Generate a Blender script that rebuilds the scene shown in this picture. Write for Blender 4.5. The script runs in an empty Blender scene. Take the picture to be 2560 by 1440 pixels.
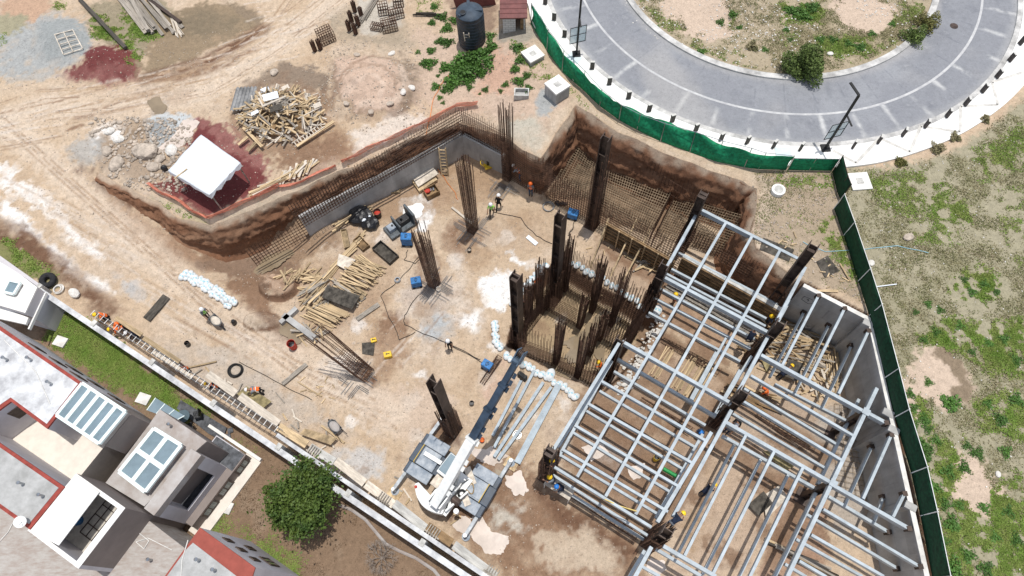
import bpy, bmesh, math, random
import numpy as np
from mathutils import Vector, Matrix, Quaternion

random.seed(7); RNG = np.random.default_rng(7)
SC = bpy.context.scene
COL = SC.collection
R = math.radians
# ------------------------------------------------------------------ camera
FOC, CAMH = 1707.0, 44.0                       # focal length in photo pixels (2560 wide), height above the pit floor
_d = np.array([40.0, -820.0, -FOC]); _up = -_d/np.linalg.norm(_d)
_f = np.array([0, 0, -1.0]); _f = _f-_f.dot(_up)*_up; _f /= np.linalg.norm(_f)
RW = np.array([np.cross(_f, _up), _f, _up])    # camera axes -> world axes
cam = bpy.data.cameras.new('camera'); camo = bpy.data.objects.new('camera', cam); COL.objects.link(camo)
camo.matrix_world = Matrix.Translation((0, 0, CAMH)) @ Matrix([list(r) for r in RW]).to_4x4()
cam.sensor_width = 36.0; cam.lens = FOC/2560*36; cam.clip_end = 5000; cam.clip_start = .5
SC.camera = camo
# ------------------------------------------------------------------ sky and sun
SUNV = Vector((.36, .43, 4.7)).normalized()    # towards the sun
SKY_STRENGTH, SUN_STRENGTH, EXPOSURE = .15, 2.75, .36
W = bpy.data.worlds.new('World'); SC.world = W; W.use_nodes = True
nt = W.node_tree; bg = nt.nodes['Background']; sky = nt.nodes.new('ShaderNodeTexSky')
sky.sky_type = 'NISHITA'; sky.sun_disc = False; sky.sun_elevation = math.asin(SUNV.z); sky.sun_rotation = math.atan2(SUNV.x, SUNV.y)
sky.altitude = 2000; sky.air_density = 1.0; sky.dust_density = 4.0
hs_ = nt.nodes.new('ShaderNodeHueSaturation'); hs_.inputs['Saturation'].default_value = .45; nt.links.new(sky.outputs[0], hs_.inputs['Color']); nt.links.new(hs_.outputs[0], bg.inputs[0]); bg.inputs[1].default_value = SKY_STRENGTH
sl = bpy.data.lights.new('sun', 'SUN'); sl.energy = SUN_STRENGTH; sl.angle = R(.55); sl.color = (1, .965, .91)
so = bpy.data.objects.new('sun', sl); COL.objects.link(so); so.rotation_euler = SUNV.to_track_quat('Z', 'Y').to_euler()
SC.view_settings.view_transform = 'Standard'; SC.view_settings.look = 'None'; SC.view_settings.exposure = EXPOSURE
SC.view_settings.gamma = 1; SC.view_settings.use_curve_mapping = False
SC.render.engine = 'CYCLES'; SC.cycles.max_bounces = 6

# ------------------------------------------------------------------ where a photographed point stands in the world
def at(x, y, z=0.0):
    w = RW @ np.array([x-1280, -(y-720), -FOC]); t = (z-CAMH)/w[2]
    return Vector((w[0]*t, w[1]*t, z))
def proj(p):
    c = RW.T @ (np.array(p, float)-np.array([0, 0, CAMH])); return 1280+FOC*c[0]/-c[2], 720-FOC*c[1]/-c[2]

# ------------------------------------------------------------------ noise
def vnoise(x, y, seed):
    r = np.random.default_rng(seed); g = r.random((256, 256))
    xi = np.floor(x).astype(int); yi = np.floor(y).astype(int); fx = x-xi; fy = y-yi
    fx = fx*fx*(3-2*fx); fy = fy*fy*(3-2*fy)
    a = g[xi % 256, yi % 256]; b = g[(xi+1) % 256, yi % 256]; c = g[xi % 256, (yi+1) % 256]; d = g[(xi+1) % 256, (yi+1) % 256]
    return (a*(1-fx)+b*fx)*(1-fy)+(c*(1-fx)+d*fx)*fy
def fbm(x, y, scale, octv=4, seed=1):          # about -1..1
    s = 0; a = 1; t = 0
    for o in range(octv):
        s = s+a*vnoise(x/scale*2**o+17.3*o, y/scale*2**o+9.1*o, seed+o); t += a; a *= .55
    return (s/t-.5)*2.6
def sstep(a, b, x): t = np.clip((x-a)/(b-a), 0, 1); return t*t*(3-2*t)
def sdist(X, Y, P):                             # signed distance to a polygon, inside negative
    d = np.full(X.shape, 1e9); ins = np.zeros(X.shape, bool); n = len(P)
    for i in range(n):
        x1, y1 = P[i]; x2, y2 = P[(i+1) % n]; ex, ey = x2-x1, y2-y1; L = ex*ex+ey*ey+1e-12
        t = np.clip(((X-x1)*ex+(Y-y1)*ey)/L, 0, 1); d = np.minimum(d, (X-x1-t*ex)**2+(Y-y1-t*ey)**2)
        if abs(ey) > 1e-12:
            c = ((y1 > Y) != (y2 > Y)) & (X < (x2-x1)*(Y-y1)/ey+x1); ins ^= c
    d = np.sqrt(d); return np.where(ins, -d, d)
def pdist(X, Y, P):                             # distance to an open polyline
    d = np.full(X.shape, 1e9)
    for (x1, y1), (x2, y2) in zip(P, P[1:]):
        ex, ey = x2-x1, y2-y1; L = ex*ex+ey*ey+1e-12
        t = np.clip(((X-x1)*ex+(Y-y1)*ey)/L, 0, 1); d = np.minimum(d, (X-x1-t*ex)**2+(Y-y1-t*ey)**2)
    return np.sqrt(d)

# ------------------------------------------------------------------ terrain heights
ZG = 4.6                                        # ground of the roundabout and the yard above the pit floor
def HI(x, y): return 3.05+(ZG-3.05)*sstep(-4.5, 4.2, x)*1.0
def WH(pts):                                    # points on the upper ground, wherever its level is there
    out = []
    for x, y in pts:
        z = 4.
        for _ in range(8): p = at(x, y, z); z = float(HI(p.x, p.y))
        out.append((p.x, p.y))
    return out
def W2(pts, z): return [tuple(at(x, y, z)[:2]) for x, y in pts]
LOW = WH([(165, 385), (230, 425), (300, 468), (380, 505), (450, 542), (523, 566), (560, 552), (650, 520), (740, 482), (830, 440), (920, 397), (1000, 362), (1080, 332),
          (1147, 305), (1185, 318), (1240, 340), (1300, 366), (1350, 390), (1372, 352), (1405, 305), (1440, 262), (1490, 290), (1545, 325), (1600, 352), (1700, 398), (1780, 428),
          (1860, 446), (1903, 470), (1890, 520), (1868, 578), (1880, 625), (1935, 668), (1985, 708), (2012, 716), (2176, 798), (2236, 1080), (2322, 1440), (2400, 1750)]) \
    + [(32, -60), (-300, -60), (-300, 26)]
GARDEN = W2([(-60, 622), (60, 700), (97, 727), (446, 957), (734, 1152), (900, 1259), (1144, 1433), (1400, 1606)], 1.0) + [(-4, -60), (-300, -60), (-300, 20)]
CORE = W2([(1272, 862), (1296, 770), (1352, 690), (1395, 655), (1500, 720), (1640, 800), (1600, 885), (1510, 975), (1400, 930)], 0)
HEEL = W2([(1440, 340), (1905, 560), (1860, 640), (1700, 590), (1480, 555), (1360, 480)], 0)
RA = np.array(at(60, 420, 3.05)[:2]); RB = np.array(at(690, 860, 0)[:2]); RD = RB-RA; RL2 = RD.dot(RD)
PE = np.array(at(640, 640, 0)[:2])
GC = np.array([22.8, 48.0])                     # roundabout centre
def bump(X, Y, c, rx, h, z, ry=None, pw=1.5):
    p = at(*c, z) if z < 2 else Vector((*WH([c])[0], 0)); ry = ry or rx; d = np.sqrt(((X-p.x)/rx)**2+((Y-p.y)/ry)**2)
    return h*np.clip(1-d, 0, 1)**pw
def heights(X, Y):
    n1 = fbm(X, Y, 1.1, 3, 3); n2 = fbm(X, Y, 5, 3, 5)
    u = ((X-RA[0])*RD[0]+(Y-RA[1])*RD[1])/RL2
    hi = HI(X, Y); low = hi*(1-sstep(0, 1, u*.93+.03))
    nc = fbm(X, Y, 2.6, 2, 13); zr = sstep(15.2, 17, X)*sstep(24, 21, Y); d = sdist(X, Y, LOW)+.3*nc*(np.abs(X) < 70)*(1-zr); d = np.where(zr > 0, d*(1+2.5*zr)-.9*zr, d)
    k = sstep(-.55, .02, d)                     # cut face
    k = .86*sstep(-.42, .0, d)+.14*sstep(-1.1, -.35, d)
    z = low*(1-k)+hi*k
    z = z-(.35+.2*n1)*sstep(.5, 0, np.abs(d))*(low < 3)*(d > 0)*.4
    z = z-1.7*sstep(.25, -.25, sdist(X, Y, CORE)+.1*n1)
    dg = sdist(X, Y, GARDEN); z = np.where(dg < 0, 1.0+.06*n2, z)
    ring = np.hypot(X-GC[0], Y-GC[1]); calm = sstep(12.6, 12.2, ring)+sstep(24.5, 26.5, ring)
    z = z+(.05*n1+.05*n2)*calm*np.where(dg < 0, .5, 1)
    z = z+.25*sstep(11, 4, ring)*(1+.6*n2)
    z = z-1.1*sstep(1, .25, np.hypot((X-PE[0])/6.5, (Y-PE[1])/3.6))*(dg > .3)*(d < 0)*(1-k)
    # heaps and clods
    n3 = fbm(X, Y, .5, 4, 7)
    z = z+bump(X, Y, (925, 222), 4.2, 1.5, ZG, 3.3, .8)*(1+.25*n1)
    z = z-bump(X, Y, (905, 175), 2.0, .5, ZG, 1.0, 1)
    z = z+bump(X, Y, (165, 100), 3.0, .9, ZG, 2.4, 1)+bump(X, Y, (265, 155), 4.2, 1.0, ZG, 2.4, 1)
    z = z+bump(X, Y, (395, 320), 1.6, .5, ZG)+bump(X, Y, (1265, 150), 3.2, .8, ZG, 2.2, 1)
    z = z+bump(X, Y, (700, 292), 4.2, .5, ZG, 3.3, 1)
    z = z+bump(X, Y, (700, 722), 1.35, 1.4, 0, 1.05, .3)*(1+.3*n1+.35*n3)+bump(X, Y, (655, 805), 1.3, .5, .2, .7, .4)*(1+.5*n1+.7*n3)
    z = z+bump(X, Y, (620, 770), 2.0, .25, .3, 1.0, .7)*(1+.5*n1+.8*n3)
    z = z+bump(X, Y, (560, 165), 6.0, .35, ZG, 1.2, 1)*(1+n1)+bump(X, Y, (330, 470), 2, .3, ZG, 1, 1)*n1
    z = z-bump(X, Y, (1828, 52), 3.2, .8, ZG, 2.0, 1)
    return z
def axis(a, b, st):
    c = np.arange(a, b+st/2, st); e = [1.0]
    while e[-1] < 1500: e.append(e[-1]*1.6+.3)
    return np.concatenate([a-np.array(e[::-1]), c, b+np.array(e)])
GX = axis(-50, 46, .105); GY = axis(-3, 57, .105)
XX, YY = np.meshgrid(GX, GY, indexing='xy')
ZZ = heights(XX, YY)
def hz(x, y):
    i = np.clip(np.searchsorted(GX, x)-1, 0, len(GX)-2); j = np.clip(np.searchsorted(GY, y)-1, 0, len(GY)-2)
    fx = np.clip((x-GX[i])/(GX[i+1]-GX[i]), 0, 1); fy = np.clip((y-GY[j])/(GY[j+1]-GY[j]), 0, 1)
    return (ZZ[j, i]*(1-fx)+ZZ[j, i+1]*fx)*(1-fy)+(ZZ[j+1, i]*(1-fx)+ZZ[j+1, i+1]*fx)*fy
_zs = np.arange(7.5, -2.2, -.04)
def G(x, y):                                    # the point of the ground seen at a photo pixel
    w = RW @ np.array([x-1280, -(y-720), -FOC]); t = (_zs-CAMH)/w[2]
    h = hz(w[0]*t, w[1]*t); k = np.argmax(h >= _zs); z = float(h[k]) if h[k] >= _zs[k] else 0.
    p = at(x, y, z); return Vector((p.x, p.y, float(hz(p.x, p.y))))

# ------------------------------------------------------------------ materials
MATS = {}
def mat(name, col, rough=.85, metal=0, var=.18, scale=2.5, bumpk=0.0, rnd=0, spec=.3, col2=None, stretch=None, bscale=None, wave=None):
    m = bpy.data.materials.new(name); m.use_nodes = True; t = m.node_tree; N = t.nodes; L = t.links; b = N['Principled BSDF']
    b.inputs['Roughness'].default_value = rough; b.inputs['Metallic'].default_value = metal; b.inputs['Specular IOR Level'].default_value = spec
    tc = N.new('ShaderNodeTexCoord'); mp = N.new('ShaderNodeMapping'); L.new(tc.outputs['Object'], mp.inputs[0])
    if stretch: mp.inputs['Scale'].default_value = stretch
    nz = N.new('ShaderNodeTexNoise'); nz.inputs['Scale'].default_value = scale; nz.inputs['Detail'].default_value = 6; nz.inputs['Roughness'].default_value = .65; L.new(mp.outputs[0], nz.inputs['Vector'])
    mx = N.new('ShaderNodeMix'); mx.data_type = 'RGBA'
    c = np.array(col); c2 = np.array(col2) if col2 else c*(1-1.6*var); c1 = c if col2 else np.clip(c*(1+.9*var), 0, .92)
    mx.inputs[6].default_value = (*c1, 1); mx.inputs[7].default_value = (*c2, 1)
    mr = N.new('ShaderNodeMapRange'); mr.inputs[1].default_value = .35; mr.inputs[2].default_value = .65; L.new(nz.outputs[0], mr.inputs[0]); L.new(mr.outputs[0], mx.inputs[0])
    out = mx.outputs[2]
    if wave:
        wv = N.new('ShaderNodeTexWave'); wv.inputs['Scale'].default_value = wave; wv.inputs['Distortion'].default_value = 1.5; L.new(mp.outputs[0], wv.inputs['Vector'])
        m2 = N.new('ShaderNodeMix'); m2.data_type = 'RGBA'; m2.blend_type = 'MULTIPLY'; m2.inputs[0].default_value = .35; L.new(out, m2.inputs[6]); L.new(wv.outputs['Color'], m2.inputs[7]); out = m2.outputs[2]
    if rnd:
        oi = N.new('ShaderNodeObjectInfo'); hs = N.new('ShaderNodeHueSaturation'); m3 = N.new('ShaderNodeMapRange'); m3.inputs[3].default_value = 1-rnd; m3.inputs[4].default_value = 1+rnd*.7
        L.new(oi.outputs['Random'], m3.inputs[0]); L.new(m3.outputs[0], hs.inputs['Value']); L.new(out, hs.inputs['Color']); out = hs.outputs[0]
    L.new(out, b.inputs['Base Color'])
    if bumpk:
        bn = N.new('ShaderNodeTexNoise'); bn.inputs['Scale'].default_value = bscale or scale*4; bn.inputs['Detail'].default_value = 5; L.new(mp.outputs[0], bn.inputs['Vector'])
        bp = N.new('ShaderNodeBump'); bp.inputs['Strength'].default_value = bumpk; bp.inputs['Distance'].default_value = .05; L.new(bn.outputs[0], bp.inputs['Height']); L.new(bp.outputs[0], b.inputs['Normal'])
    MATS[name] = m; return m
def ground_mat(name, bumpk=.9, fine=9.0, amp=.42):
    m = bpy.data.materials.new(name); m.use_nodes = True; t = m.node_tree; N = t.nodes; L = t.links; b = N['Principled BSDF']
    a = N.new('ShaderNodeAttribute'); a.attribute_name = 'soil'; tc = N.new('ShaderNodeTexCoord')
    outs = []
    for s, d in ((2.6, 10), (fine, 6)):
        nz = N.new('ShaderNodeTexNoise'); nz.inputs['Scale'].default_value = s; nz.inputs['Detail'].default_value = d; nz.inputs['Roughness'].default_value = .7; L.new(tc.outputs['Object'], nz.inputs['Vector']); outs.append(nz)
    mr = N.new('ShaderNodeMapRange'); mr.inputs[1].default_value = .3; mr.inputs[2].default_value = .7; mr.inputs[3].default_value = 1-amp; mr.inputs[4].default_value = 1+amp*.55
    ad = N.new('ShaderNodeMath'); ad.operation = 'MULTIPLY_ADD'; ad.inputs[1].default_value = .5; L.new(outs[1].outputs[0], ad.inputs[0])
    hf = N.new('ShaderNodeMath'); hf.operation = 'MULTIPLY'; hf.inputs[1].default_value = .5; L.new(outs[0].outputs[0], hf.inputs[0]); L.new(hf.outputs[0], ad.inputs[2]); L.new(ad.outputs[0], mr.inputs[0])
    cl = N.new('ShaderNodeTexNoise'); cl.inputs['Scale'].default_value = 5.5; cl.inputs['Detail'].default_value = 4; cl.inputs['Roughness'].default_value = .75; L.new(tc.outputs['Object'], cl.inputs['Vector'])
    c2 = N.new('ShaderNodeMapRange'); c2.inputs[1].default_value = .56; c2.inputs[2].default_value = .66; c2.inputs[3].default_value = 1; c2.inputs[4].default_value = 1-amp*.75; L.new(cl.outputs[0], c2.inputs[0])
    c3 = N.new('ShaderNodeMapRange'); c3.inputs[1].default_value = .40; c3.inputs[2].default_value = .33; c3.inputs[3].default_value = 1; c3.inputs[4].default_value = 1+amp*.5; L.new(cl.outputs[0], c3.inputs[0])
    q1 = N.new('ShaderNodeMath'); q1.operation = 'MULTIPLY'; L.new(mr.outputs[0], q1.inputs[0]); L.new(c2.outputs[0], q1.inputs[1]); q2 = N.new('ShaderNodeMath'); q2.operation = 'MULTIPLY'; L.new(q1.outputs[0], q2.inputs[0]); L.new(c3.outputs[0], q2.inputs[1])
    mu = N.new('ShaderNodeVectorMath'); mu.operation = 'SCALE'; L.new(a.outputs['Color'], mu.inputs[0]); L.new(q2.outputs[0], mu.inputs['Scale']); L.new(mu.outputs[0], b.inputs['Base Color'])
    rr = N.new('ShaderNodeMapRange'); rr.inputs[3].default_value = .95; rr.inputs[4].default_value = .35; L.new(a.outputs['Alpha'], rr.inputs[0]); L.new(rr.outputs[0], b.inputs['Roughness']); b.inputs['Specular IOR Level'].default_value = .25
    bp = N.new('ShaderNodeBump'); bp.inputs['Strength'].default_value = bumpk; bp.inputs['Distance'].default_value = .09; L.new(ad.outputs[0], bp.inputs['Height']); L.new(bp.outputs[0], b.inputs['Normal'])
    MATS[name] = m; return m
mat('rusty_rebar', (.115, .062, .04), .8, 0, .4, 3); mat('grey_rebar', (.2, .2, .2), .7, 0, .3, 3); mat('dusty_rebar', (.27, .2, .13), .8, 0, .35, 2)
mat('dark_steel', (.075, .052, .042), .55, .2, .35, 2, .15); mat('white_steel', (.44, .495, .53), .55, 0, .12, 1.6, col2=(.31, .35, .375))
mat('concrete', (.5, .495, .48), .9, 0, .3, .7, .3, col2=(.29, .285, .275), stretch=(1, 1, .35)); mat('pale_concrete', (.72, .7, .66), .9, 0, .16, 1.5, .2); mat('mid_concrete', (.5, .49, .46), .9, 0, .25, 2, .3)
mat('wood', (.52, .39, .235), .85, 0, .3, 2.5, .2, rnd=.38); mat('grey_wood', (.36, .32, .27), .9, 0, .35, 3, .2, rnd=.3); mat('dark_wood', (.085, .075, .062), .9, 0, .4, 3, .2)
mat('form_wood', (.26, .17, .09), .9, 0, .35, 2, .2, rnd=.2); mat('pale_board', (.62, .55, .46), .9, 0, .2, 3, rnd=.15); mat('sheet_plastic', (.72, .76, .8), .45, 0, .05, 2, .3, spec=.5)
mat('bag_white', (.66, .68, .68), .7, 0, .08, 5, .3); mat('bag_blue', (.3, .52, .6), .7, 0, .1, 5)
mat('black_plastic', (.012, .012, .014), .35, 0, .2, 4, .4, spec=.5); mat('tank_plastic', (.022, .032, .045), .45, 0, .3, 2, spec=.5); mat('tank_top', (.045, .065, .09), .6, 0, .2, 2)
mat('orange_net', (.85, .3, .2), .8, 0, .15, 4).node_tree.nodes['Principled BSDF'].inputs['Alpha'].default_value = .55; mat('green_net', (.012, .25, .11), .8, 0, .3, 5, .3); mat('dark_green_net', (.006, .05, .022), .8, 0, .3, 5)
mat('crane_white', (.78, .79, .77), .4, 0, .08, 2); mat('crane_blue', (.035, .055, .085), .45, 0, .3, 1.5); mat('crane_grey', (.17, .21, .26), .55, 0, .5, 1.6, col2=(.42, .45, .48)); mat('tyre', (.025, .025, .027), .85, 0, .25, 6, .3)
mat('glass', (.09, .13, .15), .08, 0, .1, 1, spec=.8); mat('pane_glass', (.2, .27, .31), .06, 0, .12, .8, spec=.8); mat('frame_white', (.74, .82, .8), .4, 0, .04, 2); mat('chrome', (.4, .42, .44), .3, .8, .1, 3)
mat('blue_paint', (.03, .17, .42), .5, 0, .25, 4); mat('yellow_paint', (.75, .5, .04), .5, 0, .15, 5); mat('red_paint', (.5, .05, .03), .6, 0, .2, 4); mat('orange_paint', (.8, .2, .04), .6, 0, .1, 4)
mat('roof_grey', (.3, .3, .29), .9, 0, .3, 1.3, .3, col2=(.45, .45, .44)); mat('roof_white', (.7, .71, .71), .85, 0, .1, 1.1, col2=(.36, .36, .37)); mat('roof_brick', (.33, .275, .24), .9, 0, .35, 1.6, .4, stretch=(1.2, 3.5, 1), bscale=9, col2=(.43, .405, .375))
mat('roof_flat', (.46, .44, .425), .9, 0, .2, .8, .2, col2=(.31, .26, .23)); mat('red_edge', (.3, .06, .045), .8, 0, .2, 2); mat('wall_grey', (.55, .53, .55), .85, 0, .06, 1); mat('wall_shade_brown', (.25, .21, .19), .85, 0, .07, 1)  # brown house walls: shade of the sides turned from the sun put into colour
mat('white_wall', (.8, .79, .76), .8, 0, .06, 1.5, col2=(.7, .68, .64)); mat('cream_tile', (.72, .66, .58), .8, 0, .06, 2); mat('dark_tile', (.06, .065, .075), .6, 0, .3, 4); mat('slate_tile', (.1, .105, .115), .7, 0, .35, 3)
mat('metal_roof', (.17, .06, .055), .6, 0, .2, 2); mat('block_wall', (.5, .5, .49), .9, 0, .15, 6); mat('rock', (.46, .39, .32), .95, 0, .3, 2, .8); mat('white_rock', (.66, .63, .58), .95, 0, .2, 3, .6)
mat('bark', (.09, .06, .04), .95, 0, .3, 6, .5); mat('leaf', (.038, .078, .016), .6, 0, .45, 1.4, col2=(.1, .145, .025)); mat('weed', (.095, .2, .035), .6, 0, .35, 4, rnd=.25, col2=(.05, .12, .022)); mat('shrub_green', (.14, .2, .05), .7, 0, .4, 4, rnd=.25)
mat('grass_green', (.17, .28, .045), .75, 0, .4, .9, col2=(.25, .3, .08)); mat('dry_grass', (.3, .25, .15), .85, 0, .3, 1.2, col2=(.17, .17, .075)); mat('dry_twig', (.3, .25, .21), .9, 0, .3, 5)
mat('skin', (.3, .16, .1), .6, 0, .1, 6); mat('navy_cloth', (.015, .022, .045), .9, 0, .3, 6); mat('black_cloth', (.012, .012, .014), .9, 0, .3, 6); mat('jeans', (.05, .08, .14), .9, 0, .3, 6); mat('brown_cloth', (.1, .07, .05), .9, 0, .3, 6)
mat('orange_vest', (.85, .17, .03), .7, 0, .12, 6); mat('green_vest', (.33, .75, .12), .7, 0, .12, 6); mat('red_cloth', (.55, .03, .03), .8, 0, .15, 6); mat('grey_cloth', (.2, .22, .25), .9, 0, .2, 6)
mat('boot', (.04, .03, .025), .8, 0, .2, 6); mat('hat_white', (.8, .8, .8), .35, 0, .03, 3); mat('hat_yellow', (.85, .55, .02), .35, 0, .03, 3); mat('hat_orange', (.85, .16, .03), .35, 0, .03, 3); mat('hat_blue', (.03, .2, .6), .35, 0, .03, 3); mat('hat_red', (.6, .04, .03), .35, 0, .03, 3)
mat('powder', (.86, .86, .84), .95, 0, .05, 3, .3); mat('hose_orange', (.75, .24, .06), .6); mat('cable_black', (.02, .02, .02), .6); mat('sling_yellow', (.8, .6, .2), .7); mat('pipe_green', (.03, .3, .08), .5); mat('curtain', (.42, .45, .42), .9, 0, .3, 2, stretch=(6, 6, .2))
def seams(name, wd, ht, dark=.72, mo=.012):      # board joints left in cast concrete
    m = MATS[name]; t = m.node_tree; N = t.nodes; L = t.links; b = N['Principled BSDF']; src = b.inputs['Base Color'].links[0].from_socket
    br = N.new('ShaderNodeTexBrick'); br.offset = .35; br.inputs['Color1'].default_value = (1, 1, 1, 1); br.inputs['Color2'].default_value = (.84, .84, .84, 1); br.inputs['Mortar'].default_value = (dark, dark, dark, 1)
    for k, v in (('Scale', 1), ('Brick Width', wd), ('Row Height', ht), ('Mortar Size', mo)): br.inputs[k].default_value = v
    tc = N.new('ShaderNodeTexCoord'); sx = N.new('ShaderNodeSeparateXYZ'); ad = N.new('ShaderNodeMath'); cx_ = N.new('ShaderNodeCombineXYZ'); L.new(tc.outputs['Object'], sx.inputs[0]); L.new(sx.outputs[0], ad.inputs[0]); L.new(sx.outputs[1], ad.inputs[1]); L.new(ad.outputs[0], cx_.inputs[0]); L.new(sx.outputs[2], cx_.inputs[1]); L.new(cx_.outputs[0], br.inputs['Vector'])
    mx = N.new('ShaderNodeMix'); mx.data_type = 'RGBA'; mx.blend_type = 'MULTIPLY'; mx.inputs[0].default_value = 1; L.new(src, mx.inputs[6]); L.new(br.outputs[0], mx.inputs[7]); L.new(mx.outputs[2], b.inputs['Base Color'])
seams('concrete', 2.44, 1.22)
ground_mat('soil_mat', .8, 13, .4); ground_mat('asphalt_mat', .35, 12, .22)
def water_mat(name, col, rough=.03):
    m = mat(name, col, rough, 0, .12, .8, .04, spec=.6, bscale=3); return m
water_mat('muddy_water', (.26, .2, .13), .12); water_mat('sky_pale_puddle', (.62, .53, .46), .08)  # pale puddles: bright sky reflection painted into the water colour

# ------------------------------------------------------------------ mesh building
class MB:
    def __init__(s): s.v = []; s.f = []
    def quad(s, *p):
        n = len(s.v); s.v += [tuple(q) for q in p]; s.f.append(tuple(range(n, n+len(p))))
    def hexa(s, p):                             # 8 corners: bottom loop 0-3, top loop 4-7
        n = len(s.v); s.v += [tuple(q) for q in p]
        s.f += [tuple(n+i for i in q) for q in ((3, 2, 1, 0), (4, 5, 6, 7), (0, 1, 5, 4), (1, 2, 6, 5), (2, 3, 7, 6), (3, 0, 4, 7))]
    def box(s, c, ex, ey, ez):                  # half-axis vectors
        c, ex, ey, ez = map(Vector, (c, ex, ey, ez)); s.hexa([c-ex-ey-ez, c+ex-ey-ez, c+ex+ey-ez, c-ex+ey-ez, c-ex-ey+ez, c+ex-ey+ez, c+ex+ey+ez, c-ex+ey+ez])
    def beam(s, a, b, w, h, up=(0, 0, 1)):      # bar centred on a-b
        a, b = Vector(a), Vector(b); d = b-a; L = d.length; d.normalize(); sd = d.cross(Vector(up))
        if sd.length < 1e-4: sd = d.cross(Vector((1, 0, 0)))
        sd.normalize(); u = sd.cross(d); s.box((a+b)/2, d*L/2, sd*w/2, u*h/2)
    def tube(s, a, b, r, n=6, r2=None, cap=True):
        a, b = Vector(a), Vector(b); d = (b-a)
        if d.length < 1e-6: return
        d.normalize(); x = d.orthogonal().normalized(); y = d.cross(x); r2 = r if r2 is None else r2; k = len(s.v)
        for i in range(n):
            t = 2*math.pi*i/n; e = x*math.cos(t)+y*math.sin(t); s.v += [tuple(a+e*r), tuple(b+e*r2)]
        for i in range(n):
            j = (i+1) % n; s.f.append((k+2*i, k+2*j, k+2*j+1, k+2*i+1))
        if cap: s.f.append(tuple(k+2*i for i in range(n))[::-1]); s.f.append(tuple(k+2*i+1 for i in range(n)))
    def path(s, pts, r, n=5):
        for a, b in zip(pts, pts[1:]): s.tube(a, b, r, n)
    def prism(s, poly, z0, z1, top=True, bot=True, sides=True):
        n = len(poly); k = len(s.v); area = sum(poly[i][0]*poly[(i+1) % n][1]-poly[(i+1) % n][0]*poly[i][1] for i in range(n))
        if area < 0: poly = poly[::-1]
        s.v += [(p[0], p[1], z0) for p in poly]+[(p[0], p[1], z1) for p in poly]
        if sides: s.f += [(k+i, k+(i+1) % n, k+n+(i+1) % n, k+n+i) for i in range(n)]
        if top: s.f.append(tuple(range(k+n, k+2*n)))
        if bot: s.f.append(tuple(range(k, k+n))[::-1])
    def lathe(s, c, prof, n=24):
        k = len(s.v); c = Vector(c)
        for r, z in prof:
            for i in range(n): t = 2*math.pi*i/n; s.v.append((c.x+r*math.cos(t), c.y+r*math.sin(t), c.z+z))
        for j in range(len(prof)-1):
            for i in range(n): a = k+j*n+i; b = k+j*n+(i+1) % n; s.f.append((a, b, b+n, a+n))
        s.f.append(tuple(k+i for i in range(n))[::-1]); s.f.append(tuple(k+(len(prof)-1)*n+i for i in range(n)))
    def torus(s, c, Rm, r, n=28, m=8, tilt=None):
        k = len(s.v); c = Vector(c); q = tilt or Quaternion()
        for i in range(n):
            for j in range(m):
                a = 2*math.pi*i/n; b = 2*math.pi*j/m; p = Vector(((Rm+r*math.cos(b))*math.cos(a), (Rm+r*math.cos(b))*math.sin(a), r*math.sin(b))); s.v.append(tuple(c+q@p))
        for i in range(n):
            for j in range(m): s.f.append((k+i*m+j, k+((i+1) % n)*m+j, k+((i+1) % n)*m+(j+1) % m, k+i*m+(j+1) % m))
    def blob(s, c, rx, ry, rz, seed=0, rough=.25, sub=2, rot=0):
        bm = bmesh.new(); bmesh.ops.create_icosphere(bm, subdivisions=sub, radius=1); rg = random.Random(seed); k = len(s.v); c = Vector(c)
        ph = [Vector((rg.uniform(-1, 1), rg.uniform(-1, 1), rg.uniform(-1, 1))).normalized() for _ in range(9)]; am = [rg.uniform(.3, 1) for _ in ph]
        cr, sr = math.cos(rot), math.sin(rot)
        for v in bm.verts:
            g = 1+rough*sum(a*max(0, v.co.dot(p)-.55) for a, p in zip(am, ph))-rough*.35*abs(math.sin(5*v.co.x+3*v.co.y+seed))
            x, y, z = v.co.x*rx*g, v.co.y*ry*g, v.co.z*rz*g; s.v.append((c.x+x*cr-y*sr, c.y+x*sr+y*cr, c.z+z))
        s.f += [tuple(k+v.index for v in f.verts) for f in bm.faces]; bm.free()
    def build(s, name, m, parent=None, smooth=False):
        me = bpy.data.meshes.new(name)
        o = (0, 0, 0) if parent is None else tuple(parent.matrix_basis.translation if parent.parent is None else parent.parent.matrix_basis.translation)
        if parent is not None and parent.get('_local'): o = (0, 0, 0)
        vs = [(x-o[0], y-o[1], z-o[2]) for x, y, z in s.v] if parent is not None else s.v
        ob0 = None
        if parent is None and s.v:              # origin at the base of the thing
            a = np.array(s.v); o = ((a[:, 0].min()+a[:, 0].max())/2, (a[:, 1].min()+a[:, 1].max())/2, a[:, 2].min()); vs = [(x-o[0], y-o[1], z-o[2]) for x, y, z in s.v]
        me.from_pydata(vs, [], s.f); me.update()
        if smooth: me.shade_smooth()
        me.materials.append(MATS[m] if isinstance(m, str) else m)
        ob = bpy.data.objects.new(name, me); COL.objects.link(ob)
        if parent is not None: ob.parent = parent
        else: ob.location = o
        return ob
def tag(o, label=None, cat=None, group=None, kind=None):
    if label: o['label'] = label
    if cat: o['category'] = cat
    if group: o['group'] = group
    if kind: o['kind'] = kind
    return o
def thing(name, label, cat, loc, group=None):
    o = bpy.data.objects.new(name, None); o.empty_display_size = .2; COL.objects.link(o); o.location = loc; return tag(o, label, cat, group)
def solo(mb, name, m, label, cat, group=None, smooth=False): return tag(mb.build(name, m, smooth=smooth), label, cat, group)
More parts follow.
